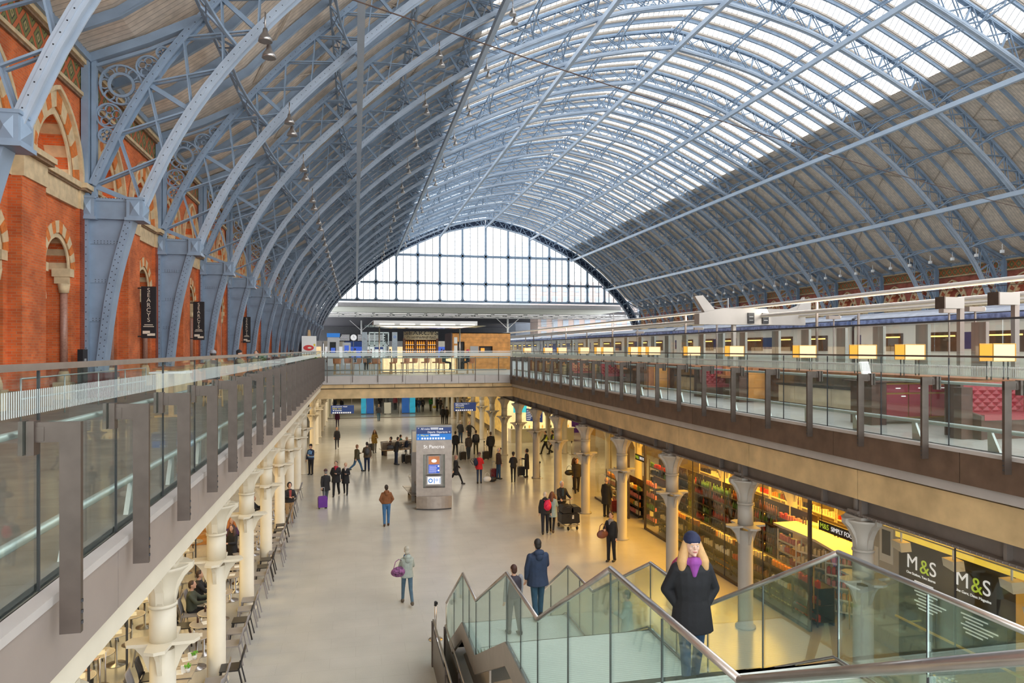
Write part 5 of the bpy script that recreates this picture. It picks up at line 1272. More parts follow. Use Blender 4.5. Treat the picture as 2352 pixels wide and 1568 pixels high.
display('flower_rack', 'dark rack of pink and green bouquets at the shop corner', 12.2, 28.1, 1.2, .5, 1.9, 4, M['rack'], True, 'pack', ['pink','green','pink'], False, 0, 'bouquet rack', 7)
def emit_items(L, nm, cat, grp, lim, word, words_):
    L.sort(key=lambda p: (p[0]-5)**2+(p[1])**2)
    pro = {}; rest = MB(); mats_ = list(PK.values()); keys = list(PK)
    for i, (x, y, z, c, (w_, h), L_, rz) in enumerate(L):
        if i < lim:
            q = (c, int(h*25))
            if q not in pro:
                b = MB()
                if word == 'bottle': b.lathe([(.038,0),(.038,h*.9),(.014,h*1.25),(.014,h*1.6)], n=7)
                else:
                    b.prism([(-.045,-.045),(.045,-.045),(.045,.045),(-.045,.045)],0,h*.9,'z'); b.prism([(-.04,h*.9),(.04,h*.9),(0,h*1.08)],-.03,.03)
                pro[q] = b.mesh(nm, PK[c])
            o = bpy.data.objects.new(nm, pro[q]); C0.objects.link(o); o.location = (x,y,z+.001); o.rotation_euler = (0,0,rz); tag(o, c+' '+word+L_, cat, grp)
        else: rest.m = keys.index(c); rest.box(x-.04,x+.04,y-.04,y+.04,z,z+h)
    if rest.v: tag(rest.build(words_, mats_), 'remaining %ss filling the deeper shelves of the food hall' % word, cat, None, 'stuff')
emit_items(PACK, 'food_packet', 'packet', 'packets on the food hall shelves', 300, 'packet', 'food_packet_stock')
emit_items(BOT, 'wine_bottle', 'bottle', 'bottles in the food hall racks', 300, 'bottle', 'wine_bottle_stock')
# poster wall
pw = thing('poster_wall', 'dark poster wall with two white and lime M&S posters behind glass', 'wall panel', (12.8,0,0)); 
b = MB(); b.box(.0,.1,5,14.6,0,3.0); b.build('panel', mat('near_black_panel', (.008,.008,.009), .6), pw)
M['lime'] = mat('lime_lettering', (.5,.65,.05), .5, 0, 0, emit=(.5,.65,.05), es=.3)
RX = (PI/2,0,-PI/2)
for y, z, sub, sz in ((14.35,2.38,'One Station, Two Stores',.46),(12.95,2.42,'Une Gare, Deux Magasins',.46)):
    text('lettering', 'M', sz, (-.012,y,z), RX, M['sign_white'], pw); text('lettering', '&', sz, (-.012,y-.40,z-.02), RX, M['lime'], pw); text('lettering', 'S', sz, (-.012,y-.68,z), RX, M['sign_white'], pw)
    text('lettering', sub, .085, (-.012,y,z-.25), RX, M['sign_white'], pw)
b = MB(); b.box(-.01,0,11.7,13.0,.9,1.98); b.build('teal_panel', mat('teal_panel', (.05,.10,.13), .5), pw)
b = MB()
for y, z0 in ((14.1,2.0),(12.8,1.95)):
    for i in range(9):
        if i == 2: continue
        b.box(-.016,-.012,y-.55-.12*((i*7)%4),y-.06*(i%3),z0-.075*i,z0-.03-.075*i)
b.build('small_print', M['sign_white'], pw)
b = MB(); b.box(-.012,0,9.4,11.5,.6,2.9); b.build('cup_poster', mat('amber_poster', (.75,.40,.06), .5, 0, .25, 1.5, emit=(.8,.4,.05), es=.12), pw)
b = MB(); b.prism([(11.35,2.35),(10.2,2.35),(10.45,1.2),(11.0,1.2)], -.03,-.015,'x'); b.build('cup_picture', M['cream'], pw); b = MB(); b.prism([(10.78+.52*math.cos(2*PI*k/16),2.35+.14*math.sin(2*PI*k/16)) for k in range(16)],-.04,-.03,'x'); b.build('cup_rim', M['wood_d'], pw)
b = MB(); b.box(-.1,.05,5,14.6,2.9,3.1); b.build('light_pelmet', mat('yellow_lit_pelmet', (.9,.7,.15), .5, 0, .1, 3, emit=(1,.66,.06), es=.45), pw)
b = MB(); b.tube([(12.45,14.3,1.12),(12.45,5,1.12)],.03,8)
for y in (13.9,11,8,5.4): b.tube([(12.45,y,1.12),(12.78,y,1.12)],.02,6)
tag(b.build('yellow_rail', mat('yellow_rail_paint', (.8,.65,.05), .35)), 'yellow handrail below the posters at the lower right', 'rail'); 
b = MB(); 
for i, y in enumerate((13.9,12.45,11.1)):
    r = thing('spotlight', 'cream box spotlight above the posters, %s from the left' % nth(i), 'spotlight', (12.25,y,2.86)); b = MB(); b.prism([(-.16,-.08),(.12,-.02),(.16,.14),(-.12,.12)],-.14,.14,'x'); b.build('housing', M['cream'], r); b = MB(); b.bar((0,0,.1),(0,0,.35),.03,.03); b.build('bracket', M['white'], r)
b = MB(); b.tube([(12.25,14.6,3.21),(12.25,5,3.21)],.025,8); 
for y in (6,10,14.5): b.bar((12.25,y,3.2),(12.25,y,4.63),.02,.02)
tag(b.build('spotlight_track', M['pipe']), 'grey track carrying the box spotlights', 'track')
for x0, y0, w_, lab in ((12.35,17.0,1.5,'black hanging sign with green M&S letters over the shop entrance'),(12.2,29.6,1.2,'small black hanging sign with green letters by the far shop window')):
    r = thing('hanging_sign', lab, 'sign', (x0,y0,2.62)); b = MB(); b.box(0,.04,-w_,0,-.13,.13); b.build('panel', M['black'], r)
    text('lettering', 'M&S', .2, (-.01,-.06,0), RX, M['lime'], r); text('lettering', 'SIMPLY FOOD', .17, (-.01,-.52,0), RX, M['sign_white'], r, 'LEFT', .004, w_-.56)
    b = MB(); b.tube([(.02,-.1,.13),(.02,-.1,2.0)],.01,5); b.tube([(.02,-w_+.1,.13),(.02,-w_+.1,2.0)],.01,5); b.build('hanger', M['dark'], r)
# fire cabinet, planter, notice
r = thing('fire_cabinet', 'red fire point cabinet with pale notices below the stair rail', 'cabinet', (11.2,10.15,0)); b = MB(); b.box(-.2,.15,-.38,.38,0,1.15); b.build('body', M['red'], r)
for y in (-.2,.2): b = MB(); b.box(-.21,-.2,y-.1,y+.1,.85,1.08); b.build('notice', M['white'], r)
for y in (-.18,.2): b = MB(); b.lathe([(.07,.2),(.07,.6),(.03,.68)],(-.25,y,0),10); b.build('extinguisher', M['red'], r)
flowers('flower_planter', 'black planter of pink and yellow flowers at the lower right', (11.2,11.6,0), .24, ('petal_y','petal_w'), 30, [(.14,0),(.2,.55),(.21,.6)], 3, .35)
r = thing('white_panel', 'white notice boards on the wall beside the shop entrance', 'notice', (12.9,14.9,0)); b = MB(); b.box(0,.1,-.2,1.0,0,4); b.build('panel', M['cream_g'], r); b = MB(); b.box(-.01,0,.0,.45,2.1,3.0); b.box(-.01,0,.5,.9,1.6,2.4); b.build('notice', M['white'], r); b = MB(); b.box(-.02,-.01,.08,.36,2.3,2.9); b.build('menu', M['dark'], r)
# far shops on the right
r = thing('snack_kiosk', 'cream snack counter with teal screens beyond the right columns', 'kiosk', (14.4,54.5,0)); b = MB(); b.box(-2.4,2.8,0,1.2,0,1.05); b.build('counter', M['cream'], r); b = MB(); b.box(-2.5,2.9,-.1,.5,1.05,1.1); b.build('worktop', M['white'], r)
for x in (-2.0,0,1.9): b = MB(); b.box(x,x+1.1,.9,.96,2.3,3.1); b.build('screen', mat('teal_screen', (.03,.30,.36), .4, 0, .2, 4, emit=(.03,.35,.42), es=.9), r)
b = MB(); b.box(-2.4,2.8,-.35,-.33,.1,2.6); b.build('glass_screen', M['shopglass'], r); b = MB(); b.box(-2.6,3,1.3,1.4,0,4.5); b.build('back_wall', M['onyx'], r)
for i in range(14): bottle('bottle', 'small bottle on the snack counter, %s from the left' % nth(i), (12.1+.36*i,54.7,1.1), M['bottle_o'] if i % 3 else M['bottle_g'], .28, .05, 'bottle', 'bottles on the snack counter')
r = thing('purple_door', 'deep purple double door in the far right wall', 'door', (18.6,60,0)); b = MB(); b.box(-1.3,1.2,0,.1,0,2.9); b.build('leaf', mat('deep_purple', (.07,.02,.30), .4), r); b = MB(); b.box(-.06,-.04,-.03,0,1.0,1.3); b.build('handle', M['sign_white'], r); b = MB(); b.box(-1.4,-1.3,-.05,.15,0,3); b.box(1.2,1.3,-.05,.15,0,3); b.build('frame', M['white'], r)
r = thing('gift_window', 'glowing shop window with hanging goods beyond the bridge', 'shop window', (12.2,66,0)); b = MB(); b.box(0,.1,-10,14,.3,3.8); b.build('backing', mat('amber_goods', (.7,.4,.1), .5, 0, .75, 2.2, emit=(.8,.45,.1), es=.35), r)
# glass line, hoardings and escalators far beyond
r = thing('glass_partition', 'low glass partition across the concourse far beyond the bridge', 'partition', (0,77.5,0)); 
for i in range(6): b = MB(); b.box(-4.3+2.9*i,-4.3+2.9*(i+1)-.03,-.01,.01,.05,2.6); b.build('glass_panel', M['shopglass'], r)
b = MB(); b.box(-4.4,13,-.03,.03,0,.06); b.build('floor_channel', M['steel_b'], r)
M['cyan'] = mat('cyan_print', (.03,.45,.70), .4, 0, .2, 2, emit=(.02,.35,.6), es=.3); M['royal'] = mat('royal_blue_print', (.01,.10,.38), .4, 0, .1, 2, emit=(.01,.1,.4), es=.3)
for x0, x1, mt, lab in ((.6,1.15,'cyan','cyan banner left of the escalators'),(1.2,2.0,'royal','royal blue hoarding left of the escalators'),(5.2,6.05,'royal','royal blue hoarding right of the escalators'),(6.1,6.75,'cyan','cyan banner right of the escalators')):
    r = thing('hoarding', lab, 'hoarding', ((x0+x1)/2,82.3,0)); h = (x1-x0)/2; b = MB(); b.box(-h,h,0,.08,.06,3.2); b.build('panel', M[mt], r); b = MB(); b.box(-h,h,-.1,.2,0,.06); b.build('foot', M['dark'], r); b = MB(); b.box(-h*.8,h*.5,-.02,-.005,2.7,2.95); b.box(-h*.8,h*.3,-.02,-.005,2.4,2.55); b.build('lettering', M['sign_white'], r)
for i, x in enumerate((2.75,4.35)):
    r = thing('escalator', 'steel escalator rising beyond the bridge, %s one' % ('left','right')[i], 'escalator', (x,83,0)); b = MB()
    for k in range(24): b.box(-.5,.5,.4*k,.4*k+.4,0,.2*k+.1)
    b.build('steps', M['grey'], r)
    for s in (-.6,.6): b = MB(); b.prism([(-.8,.0),(0,0),(9.6,4.6),(9.6,5.6),(0,1.0),(-.8,1.0)], s-.04,s+.04,'x'); b.build('balustrade', M['steel_p'], r); b = MB(); b.path([(s,-.9,1.0),(s,0,1.05),(s,9.6,5.65)],.08,.05,(1,0,0)); b.build('handrail', M['black'], r)
r = thing('notice_stand', 'white notice stand between the two escalators', 'sign', (3.55,81.5,0)); b = MB(); b.box(-.38,.38,0,.1,.1,1.35); b.build('panel', M['white'], r); b = MB(); b.box(-.2,.2,-.1,.2,0,.1); b.build('foot', M['grey'], r)
# steel bench with flared backs
r = thing('steel_bench', 'perforated steel waiting bench left of the totem', 'bench', (2.9,50.2,0), .3); 
for i in range(4):
    for s in (-1,1): b = MB(); b.prism([(s*.08,.42),(s*.55,.45),(s*.55,.41),(s*.08,.38)],-1.2+.62*i,-.64+.62*i,'x') ; b.prism([(s*.08,.42),(s*.28,.95),(s*.24,.97),(s*.03,.42)],-1.2+.62*i,-.64+.62*i,'x'); b.build('seat', M['steel_p'], r)
b = MB(); b.box(-1.2,1.3,-.06,.06,.3,.38); b.box(-1.0,-.9,-.3,.3,0,.32); b.box(1.0,1.1,-.3,.3,0,.32); b.build('frame', M['steel_b'], r)
r2 = dup(r, (3.0,35.2,0), PI/2+.1, 'perforated steel waiting bench just behind the totem on its left'); 
# ================================================================= CAFE ON THE LEFT
M['chair_g'] = mat('mid_grey_chair_plastic', (.30,.28,.28), .45, 0, .05, 3); M['chair_b'] = mat('black_chair_plastic', (.03,.028,.028), .4, 0, .1, 3); M['chair_m'] = mat('taupe_table_laminate', (.36,.31,.26), .45, 0, .06, 4)
def chair(mt, lab, loc, rz):
    r = thing('cafe_chair', lab, 'chair', loc, rz, 'stacking chairs of the pavement cafe')
    b = MB(); b.prism([(-.2,-.2),(.2,-.2),(.22,.2),(-.22,.2)],.44,.465,'z'); b.build('seat', mt, r)
    b = MB(); P = [(-.2,.19),(-.1,.215),(.1,.215),(.2,.19)]; n_ = 4
    Q = [(.47,0),(.62,.03),(.78,.08),(.86,.10)]
    vs = [(x*(1-.12*(j/3)), y+dy, z) for j, (z, dy) in enumerate(Q) for x, y in P]; vs += [(x, y+.02, z) for x, y, z in vs]
    fs = []
    for j in range(3):
        for i in range(3): a = j*4+i; fs += [(a,a+1,a+5,a+4),(16+a,16+a+4,16+a+5,16+a+1)]
    ed = [0,1,2,3,7,11,15,14,13,12,8,4]
    for i in range(12): a, c = ed[i], ed[(i+1)%12]; fs.append((a,16+a,16+c,c))
    b.smooth = True; b.add(vs, fs); b.build('backrest', mt, r)
    for x in (-1,1):
        b = MB(); b.bar((x*.21,-.24,0),(x*.18,-.17,.45),.025,.03); b.build('leg', mt, r)
        b = MB(); b.bar((x*.22,.3,0),(x*.19,.19,.5),.025,.03); b.build('leg', mt, r)
    return r
def table(kind, lab, loc):
    r = thing('cafe_table', lab, 'table', loc, 0, 'cafe tables'); b = MB()
    if kind == 'round':
        b.lathe([(.30,.725),(.315,.73),(.315,.745),(.30,.75)], n=24); b.build('table_top', M['chair_m'], r); b = MB(); b.lathe([(.316,.728),(.322,.735),(.322,.742),(.316,.748)], n=24); b.build('rim', M['steel_p'], r)
    else: b.box(-.33,.33,-.29,.29,.72,.75); b.build('table_top', M['slat'], r); b = MB(); b.box(-.34,.34,-.30,-.29,.715,.752); b.box(-.34,.34,.29,.30,.715,.752); b.build('rim', M['steel_p'], r)
    b = MB(); b.lathe([(.22,0),(.22,.015),(.03,.04),(.025,.72)], n=14); b.build('pedestal', M['steel_p'], r); return r
M['slat'] = lines('slatted_oak_top', (.48,.40,.30), (.30,.24,.17), 1, .05, .008, .5, .1)
T_r = None; T_s = None; C_g = None; C_b = None
ys_ = [12.9,13.5,14.3,15.0,15.66,16.28] + [17.03,17.6,18.37,19.1,19.9,20.6,21.4,22.1] + [22.9+.78*i for i in range(18)]
rg = random.Random(4); kc = 0
def place_chair(g, x, y, rz, lab):
    global C_g, C_b
    if g:
        if C_g is None: C_g = chair(M['chair_g'], lab, (x,y,0), rz)
        else: dup(C_g, (x,y,0), rz, lab)
    else:
        if C_b is None: C_b = chair(M['chair_b'], lab, (x,y,0), rz)
        else: dup(C_b, (x,y,0), rz, lab)
def small(nm, lab, cat, loc, mt, prof, grp):
    b = MB(); b.lathe(prof, n=8); tag(b.build(nm, mt, None, loc), lab, cat, grp)
ys_ = [y for y in ys_ if min(abs(y-c) for c in [12.3+4.47*k for k in range(-1,9)]) > .28 or abs(y-16.28) < .01]
for i, y in enumerate(ys_):
    sq = i < 6; lab = '%s cafe table on the concourse side, %s from the camera' % ('slatted square' if sq else 'round taupe', nth(i)); l = (-3.62+.04*rg.random(), y, 0)
    if sq: T_s = table('sq', lab, l) if T_s is None else dup(T_s, l, None, lab) or T_s
    else: T_r = table('round', lab, l) if T_r is None else dup(T_r, l, None, lab) or T_r
    g = not (i in (8,13,14,19,20,23,26) or i % 7 == 5)
    if y < 34 or i % 2: place_chair(g or i%3==0, -2.72+.06*rg.random() if min(abs(y+.1-12.3-4.47*k) for k in range(9)) < .45 else -2.88, y+.1, -PI/2+.25*(rg.random()-.5), '%s cafe chair on the open concourse side, %s from the camera' % ('grey' if (g or i%3==0) else 'black', nth(i)))
    if y < 30: place_chair(g, -4.22, y, PI/2+.2*(rg.random()-.5), '%s cafe chair on the inner side of the front tables, %s from the camera' % ('grey' if g else 'black', nth(i)))
    if y < 27:
        b = MB(); b.cbox((0,0,.001),.16,.24,.002,.4*rg.random()); tag(b.build('menu_card', M['white'], None, (l[0]+.05,y,.752)), 'white menu card on the front cafe table, %s from the camera' % nth(i), 'menu', 'menu cards')
        small('sauce_bottle', 'small dark sauce bottle on the front cafe table, %s from the camera' % nth(i), 'bottle', (l[0]-.14,y+.05,.752), M['wood_d'], [(.025,0),(.025,.09),(.01,.12),(.01,.14)], 'table bottles')
        small('salt_pot', 'small white salt pot on the front cafe table, %s from the camera' % nth(i), 'pot', (l[0]-.08,y+.12,.752), M['white'], [(.02,0),(.02,.06),(.012,.075)], 'salt pots')
for i, y in enumerate((15.66,16.28)):
    r = thing('herb_pot', 'white paper-wrapped pot of bright green herbs on the %s slatted table' % ('nearer' if i == 0 else 'further'), 'plant', (-3.38,y-.02,.752)); b = MB(); b.lathe([(.04,0),(.055,.09)], n=10); b.prism([(-.12,0),(-.03,.0),(-.06,.15),(-.13,.14)],-.03,.03); b.build('pot', M['white'], r); b = MB(); q = random.Random(i)
    for k in range(60): a = q.random()*6.3; d = .07*q.random()**.5; b.ell((d*math.cos(a),d*math.sin(a),.1+.06*q.random()),.012,.012,.01,5,3)
    b.build('foliage', mat('bright_herb_green', (.18,.50,.04), .6, 0, .2, 30), r)
# inner rows behind glass
gl_ = thing('cafe_glass', 'frameless glass front between the pavement tables and the cafe', 'shopfront', (-4.75,0,0))
for i in range(7): b = MB(); b.box(-.006,.006,12+2.2*i,14.18+2.2*i,.03,4.3); b.build('glass_panel', M['shopglass'], gl_); b = MB(); b.box(-.02,.02,12+2.2*i,12.03+2.2*i,0,4.3); b.build('mullion', M['dark'], gl_)
b = MB(); b.tube([(.06,14.6,.9),(.06,14.6,1.6)],.018,6); b.tube([(.06,14.9,.9),(.06,14.9,1.6)],.018,6); b.build('door_handle', M['steel_p'], gl_)
for i in range(12):
    y = 13.6+1.15*i
    for j, x in enumerate((-5.5,-7.3)):
        lab = 'round cafe table inside the glass, %s row, %s from the camera' % (('front','back')[j], nth(i)); dup(T_r, (x,y,0), None, lab)
        if (i+j) % 2 == 0: dup(C_g, (x+.62,y,0), -PI/2+.2, 'grey cafe chair inside the glass, %s row, %s from the camera' % (('front','back')[j], nth(i)))
        dup(C_b, (x-.62,y+.05,0), PI/2-.1, 'black cafe chair inside the glass, %s row, %s from the camera' % (('front','back')[j], nth(i)))
        b = MB(); b.cbox((0,0,.001),.2,.28,.002,.3); tag(b.build('menu_card', M['white'], None, (x+.02,y,.752)), 'white menu card inside the glass, %s row, %s from the camera' % (('front','back')[j], nth(i)), 'menu', 'menu cards')
r = thing('cafe_counter', 'amber-lit timber cafe counter with shelves of food at the back', 'counter', (-6.4,28.6,0)); b = MB(); b.box(-1.8,1.2,0,.8,0,1.1); b.build('counter', M['wood_o'], r); b = MB(); b.box(-1.8,1.2,.1,.7,1.1,1.6); b.build('glass_case', M['shopglass'], r); b = MB(); b.box(-2,1.4,1.6,1.8,0,4); b.build('back_wall', M['wood_m'], r)
b = MB()
for z in (1.5,2.1,2.7): b.box(-1.8,1.2,1.4,1.6,z,z+.04)
b.build('shelf', M['oak'], r)
for i in range(24): bottle('bottle', 'amber bottle behind the cafe counter, %s of the shelves' % nth(i), (-8.0+.36*(i%8),30.1,1.55+.6*(i//8)), M['bottle_o'] if i%2 else M['bottle_g'], .3, .05, 'bottle', 'bottles behind the cafe counter')
b = MB(); b.box(-6.2,-6.0,31.5,43,0,4.5); tag(b.build('wall_cafe_end', M['cream']), 'cream side wall of the undercroft beyond the cafe', None, None, 'structure')
# deck bar along the left balustrade
r = thing('deck_bar', 'long onyx-lit bar counter on the left deck behind the glass', 'counter', (-5.6,0,DK)); b = MB(); b.box(0,.3,22,39,.05,1.0); b.build('onyx_front', M['onyx_d'], r); b = MB(); b.box(-.1,.4,22,39,1.0,1.05); b.build('worktop', M['wood_m'], r)
for i in range(8): dup(s1, (-4.5,22.6+2.0*i,DK), PI/2, 'tan bar stool along the left deck bar, %s from the camera' % nth(i), 'tan bar stools')
for i, (x, y) in enumerate(((-4.3,18.2),(-3.6,32.0),(-3.5,40.0))): high_table(x,y,.8,.7,'high table on the left deck, %s from the camera' % nth(i),1)
r = thing('deck_rail', 'low steel pipe rail along the foot of the left brick wall', 'rail', (0,0,DK)); b = MB(); b.tube([(-7.2,17.5,.95),(-7.2,27,.95)],.02,6); b.tube([(-7.2,17.5,.5),(-7.2,27,.5)],.02,6)
for y in (17.5,19.9,22.3,24.7,27): b.tube([(-7.2,y,0),(-7.2,y,.95)],.02,6)
b.build('rail', M['pipe'], r)
flowers('potted_bush', 'clipped dark green bush in a pot on the left deck', (-3.9,31,DK), .22, (), 60, [(.15,0),(.2,1.0)], 5, .42)
flowers('hedge_trough', 'trough of small green plants at the corner below the menu board', (-2.35,37.4,DK), .45, (), 60, [(.3,0),(.3,.9)], 6, .3)
# ================================================================= PEOPLE
CM = {}
def cmat(c, rough=.75):
    k = (tuple(c), rough)
    if k not in CM: CM[k] = mat('cloth_%d' % len(CM), c, rough, 0, .14, 9, .35)
    return CM[k]
SKIN = mat('skin', (.62,.36,.25), .5, 0, .05, 6)
def remesh(b, vox, name, mt, parent, smooth=4):
    me = b.mesh(name, mt); o = bpy.data.objects.new('tmp', me); TMP.collection.objects.link(o)
    m_ = o.modifiers.new('r', 'REMESH'); m_.mode = 'VOXEL'; m_.voxel_size = vox; m_.use_smooth_shade = True
    if smooth: s_ = o.modifiers.new('s', 'SMOOTH'); s_.factor = .5; s_.iterations = smooth
    dg = tmp_dg()
    nm = bpy.data.meshes.new_from_object(o.evaluated_get(dg)); nm.materials.clear(); nm.materials.append(mt)
    nm.polygons.foreach_set('use_smooth', [True]*len(nm.polygons))
    bpy.data.objects.remove(o); bpy.data.meshes.remove(me)
    r = bpy.data.objects.new(name, nm); C0.objects.link(r); r.parent = parent; return r
def cap(b, p, q, r0, r1, n=10):
    p, q = Vector(p), Vector(q); b.tube([p, p+(q-p)*.5, q], [r0,(r0+r1)/2,r1], n); b.ell(p, r0,r0,r0,n,6); b.ell(q, r1,r1,r1,n,6)
def loft(b, rings, n=16):
    """rings of (cx, cy, z, rx, ry)"""
    vs = []; fs = []
    for cx, cy, z, rx, ry in rings:
        for k in range(n): a = 2*PI*k/n; vs.append((cx+rx*math.cos(a), cy+ry*math.sin(a), z))
    for i in range(len(rings)-1):
        for k in range(n): j = (k+1) % n; fs.append((i*n+k,i*n+j,i*n+n+j,i*n+n+k))
    fs += [tuple(range(n))[::-1], tuple((len(rings)-1)*n+k for k in range(n))]
    b.add(vs, fs)
def dirv(fwd, out, s):            # fwd: angle forward from straight down, out: sideways
    return Vector((s*math.sin(out), math.sin(fwd)*math.cos(out), -math.cos(fwd)*math.cos(out)))
ARM = {'down':(.06,.10,.12),'swingf':(.45,.08,.35),'swingb':(-.45,.10,.1),'pocket':(-.18,.26,.45),'front':(.35,.10,1.35),'phone':(.45,.12,1.9),'fold':(.35,.2,1.75),'out':(.5,.6,.3),'pull':(-.35,.12,.05),'push':(.5,.1,.75),'table':(.7,.15,1.0),'bag':(.05,.06,.05)}
def person(lab, x, y, z=0.0, h=1.72, face=0.0, top=(.03,.03,.035), legs=(.03,.03,.04), hair=(.05,.03,.02), hem=.80, walk=0.0, ph=1, arms=('down','down'), sit=None, hat=None, scarf=None, hood=None, skirt=False, fem=False, shoes=(.02,.02,.02), inner=None, bag=None, longhair=False, det=0, skin=None, build=1.0, sleeve=None, bald=False, lean=0.0, vest=None):
    R = thing('person', lab, 'person', (x, y, z), math.radians(face)); s = h/1.75; vox = (.016,.010,.006)[det]
    sk = skin or SKIN; V = lambda p: Vector(p)*s
    hipz = .92; tl, sl = .43, .42
    a1, b1, a2, b2 = (.42*walk, .10*walk+.05*walk, -.30*walk, .55*walk)
    if sit is not None: a1 = a2 = 1.45; b1 = b2 = 1.45
    L = {}
    for sd, (a, kb) in ((ph,(a1,b1)),(-ph,(a2,b2))):
        hp = Vector((sd*.09,0,0)); kn = hp+Vector((0,math.sin(a),-math.cos(a)))*tl; an = kn+Vector((0,math.sin(a-kb),-math.cos(a-kb)))*sl; L[sd] = [hp,kn,an]
    low = min(L[1][2].z, L[-1][2].z); hz = sit/s if sit is not None else -low+.07
    for sd in L: L[sd] = [p+Vector((0,0,hz)) for p in L[sd]]
    up = hz-.92; ln = Vector((0,lean,0))
    T = lambda zz: Vector((0, lean*(zz-.92), zz+up))
    sh = {}
    sw = (.175 if fem else .195)*build
    for sd, nm in ((-1,arms[0]),(1,arms[1])):
        fw, ou, eb = ARM[nm]; S_ = T(1.40)+Vector((sd*sw,0,0)); E_ = S_+dirv(fw,ou,sd)*.28; d2 = dirv(fw+eb, -.55 if nm in ('pocket','fold','front','phone') else ou*.3, sd); W_ = E_+d2*.25; sh[sd] = [S_,E_,W_,d2]
    hc = T(1.625)+Vector((0,.02,0))
    # body: one continuous skin surface with five-fingered hands
    b = MB(); b.ell(V(hc), .074*s,.090*s,.112*s,14,10); b.ell(V(hc+Vector((0,.03,-.055))), .052*s,.060*s,.055*s,12,8)
    b.ell(V(hc+Vector((0,.093,-.008))), .013*s,.019*s,.024*s,8,6); b.ell(V(hc+Vector((0,.082,-.052))), .027*s,.014*s,.011*s,8,6); b.ell(V(hc+Vector((0,.078,.035))),.05*s,.02*s,.014*s,8,6); b.ell(V(hc+Vector((0,.078,-.09))),.022*s,.02*s,.018*s,8,6)
    for sd in (-1,1): b.ell(V(hc+Vector((sd*.077,-.005,-.01))),.012*s,.022*s,.03*s,8,6); b.ell(V(hc+Vector((sd*.038,.058,-.022))),.022*s,.02*s,.022*s,8,6)
    cap(b, V(T(1.44)), V(hc+Vector((0,-.015,-.07))), .056*s,.052*s)
    loft(b, [(v.x*s,v.y*s,v.z*s,rx*s,ry*s) for v,rx,ry in ((T(.86),.13,.09),(T(.95),.155,.10),(T(1.1),.13,.09),(T(1.28),.15,.10),(T(1.40),.15,.08),(T(1.45),.07,.06))])
    for sd in (-1,1):
        S_,E_,W_,d2 = sh[sd]; cap(b, V(S_+Vector((-sd*.035,0,-.035))), V(E_), .040*s,.036*s); cap(b, V(E_), V(W_), .036*s,.027*s)
        u = d2.normalized(); side = u.cross(Vector((0,0,1))) if abs(u.z) < .9 else Vector((0,1,0)); side = (side-u*side.dot(u)).normalized(); nrm = u.cross(side)
        hd = V(W_+d2*.05); P0 = V(W_+d2*.085)
        cap(b, V(W_), hd, .027*s,.034*s,8); cap(b, hd-side*.02*s, P0-side*.022*s, .018*s,.016*s,8); cap(b, hd+side*.02*s, P0+side*.022*s, .018*s,.016*s,8)
        fr_ = max(.0085*s, vox*.78)
        for k, (o_, fl_) in enumerate(((-.030,.062),(-.010,.075),(.010,.070),(.030,.054))):
            r0 = P0+side*o_*s; r1 = r0+(u*.6+nrm*.25*sd).normalized()*fl_*.55*s; r2 = r1+(u*.4+nrm*.6*sd).normalized()*fl_*.45*s
            cap(b, r0, r1, fr_, fr_, 6); cap(b, r1, r2, fr_, fr_*.9, 6)
        t0 = hd+side*.025*s; cap(b, t0, t0+(side*.7+u*.6).normalized()*.055*s, fr_*1.15, fr_, 6)
        hp,kn,an = L[sd]; cap(b, V(hp), V(kn), .078*s,.052*s); cap(b, V(kn), V(an), .052*s,.036*s); cap(b, V(an+Vector((0,-.03,-.03))), V(an+Vector((0,.13,-.035))), .034*s,.030*s)
    remesh(b, vox, 'body', sk, R, 3 if det < 2 else 5)
    # coat or jacket with sleeves
    g = build*(.93 if fem else 1.0); fl_ = .02 if hem < .75 else 0
    b = MB(); rr = [(T(1.47),.068,.062),(T(1.445),.105,.078),(T(1.41),.172*g,.105),(T(1.36),.212*g,.125),(T(1.22),.202*g,.135),(T(1.05),(.178 if fem else .196)*g,.132),(T(.95),.200*g,.142)]
    if sit is None and hem < .93: rr += [(T(hem),(.210+fl_)*g,(.152+fl_)*g)]
    loft(b, [(v.x*s,v.y*s,v.z*s,rx*s,ry*s) for v,rx,ry in rr][::-1])
    for sd in (-1,1):
        S_,E_,W_,d2 = sh[sd]; cap(b, V(S_+Vector((-sd*.035,0,-.035))), V(E_), .066*s*build,.055*s*build); cap(b, V(E_), V(W_-d2*.015), .056*s*build,.044*s)
    if sit is not None and hem < .85:
        for sd in (-1,1): cap(b, V(L[sd][0]), V(L[sd][0]+(L[sd][1]-L[sd][0])*.5), .10*s,.095*s)
    j = remesh(b, max(vox,.009), 'jacket', cmat(top), R, 5)
    if sleeve:
        b = MB()
        for sd in (-1,1): S_,E_,W_,d2 = sh[sd]; cap(b, V(S_), V(E_), .072*s,.060*s); cap(b, V(E_), V(W_), .060*s,.048*s)
        remesh(b, vox, 'sleeve', cmat(sleeve), R, 3)
    # trousers or tights
    b = MB(); b.ell(V(T(.93)) if sit is None else V(Vector((0,0,hz+.01))), .168*s*g,.125*s,.13*s,14,8)
    fr = .074 if fem else .088
    for sd in (-1,1): hp,kn,an = L[sd]; cap(b, V(hp), V(kn), fr*1.12*s, fr*.80*s); cap(b, V(kn), V(an+Vector((0,0,.01))), fr*.78*s, fr*.62*s)
    remesh(b, max(vox,.009), 'trousers', cmat(legs, .85), R, 3)
    for sd in (-1,1):
        an = L[sd][2]; b = MB(); b.ell(V(an+Vector((0,.045,-.035))), .046*s,.13*s,.042*s,12,8); b.ell(V(an+Vector((0,-.03,.0))), .045*s,.055*s,.06*s,10,6); b.build('shoe', cmat(shoes,.5), R)
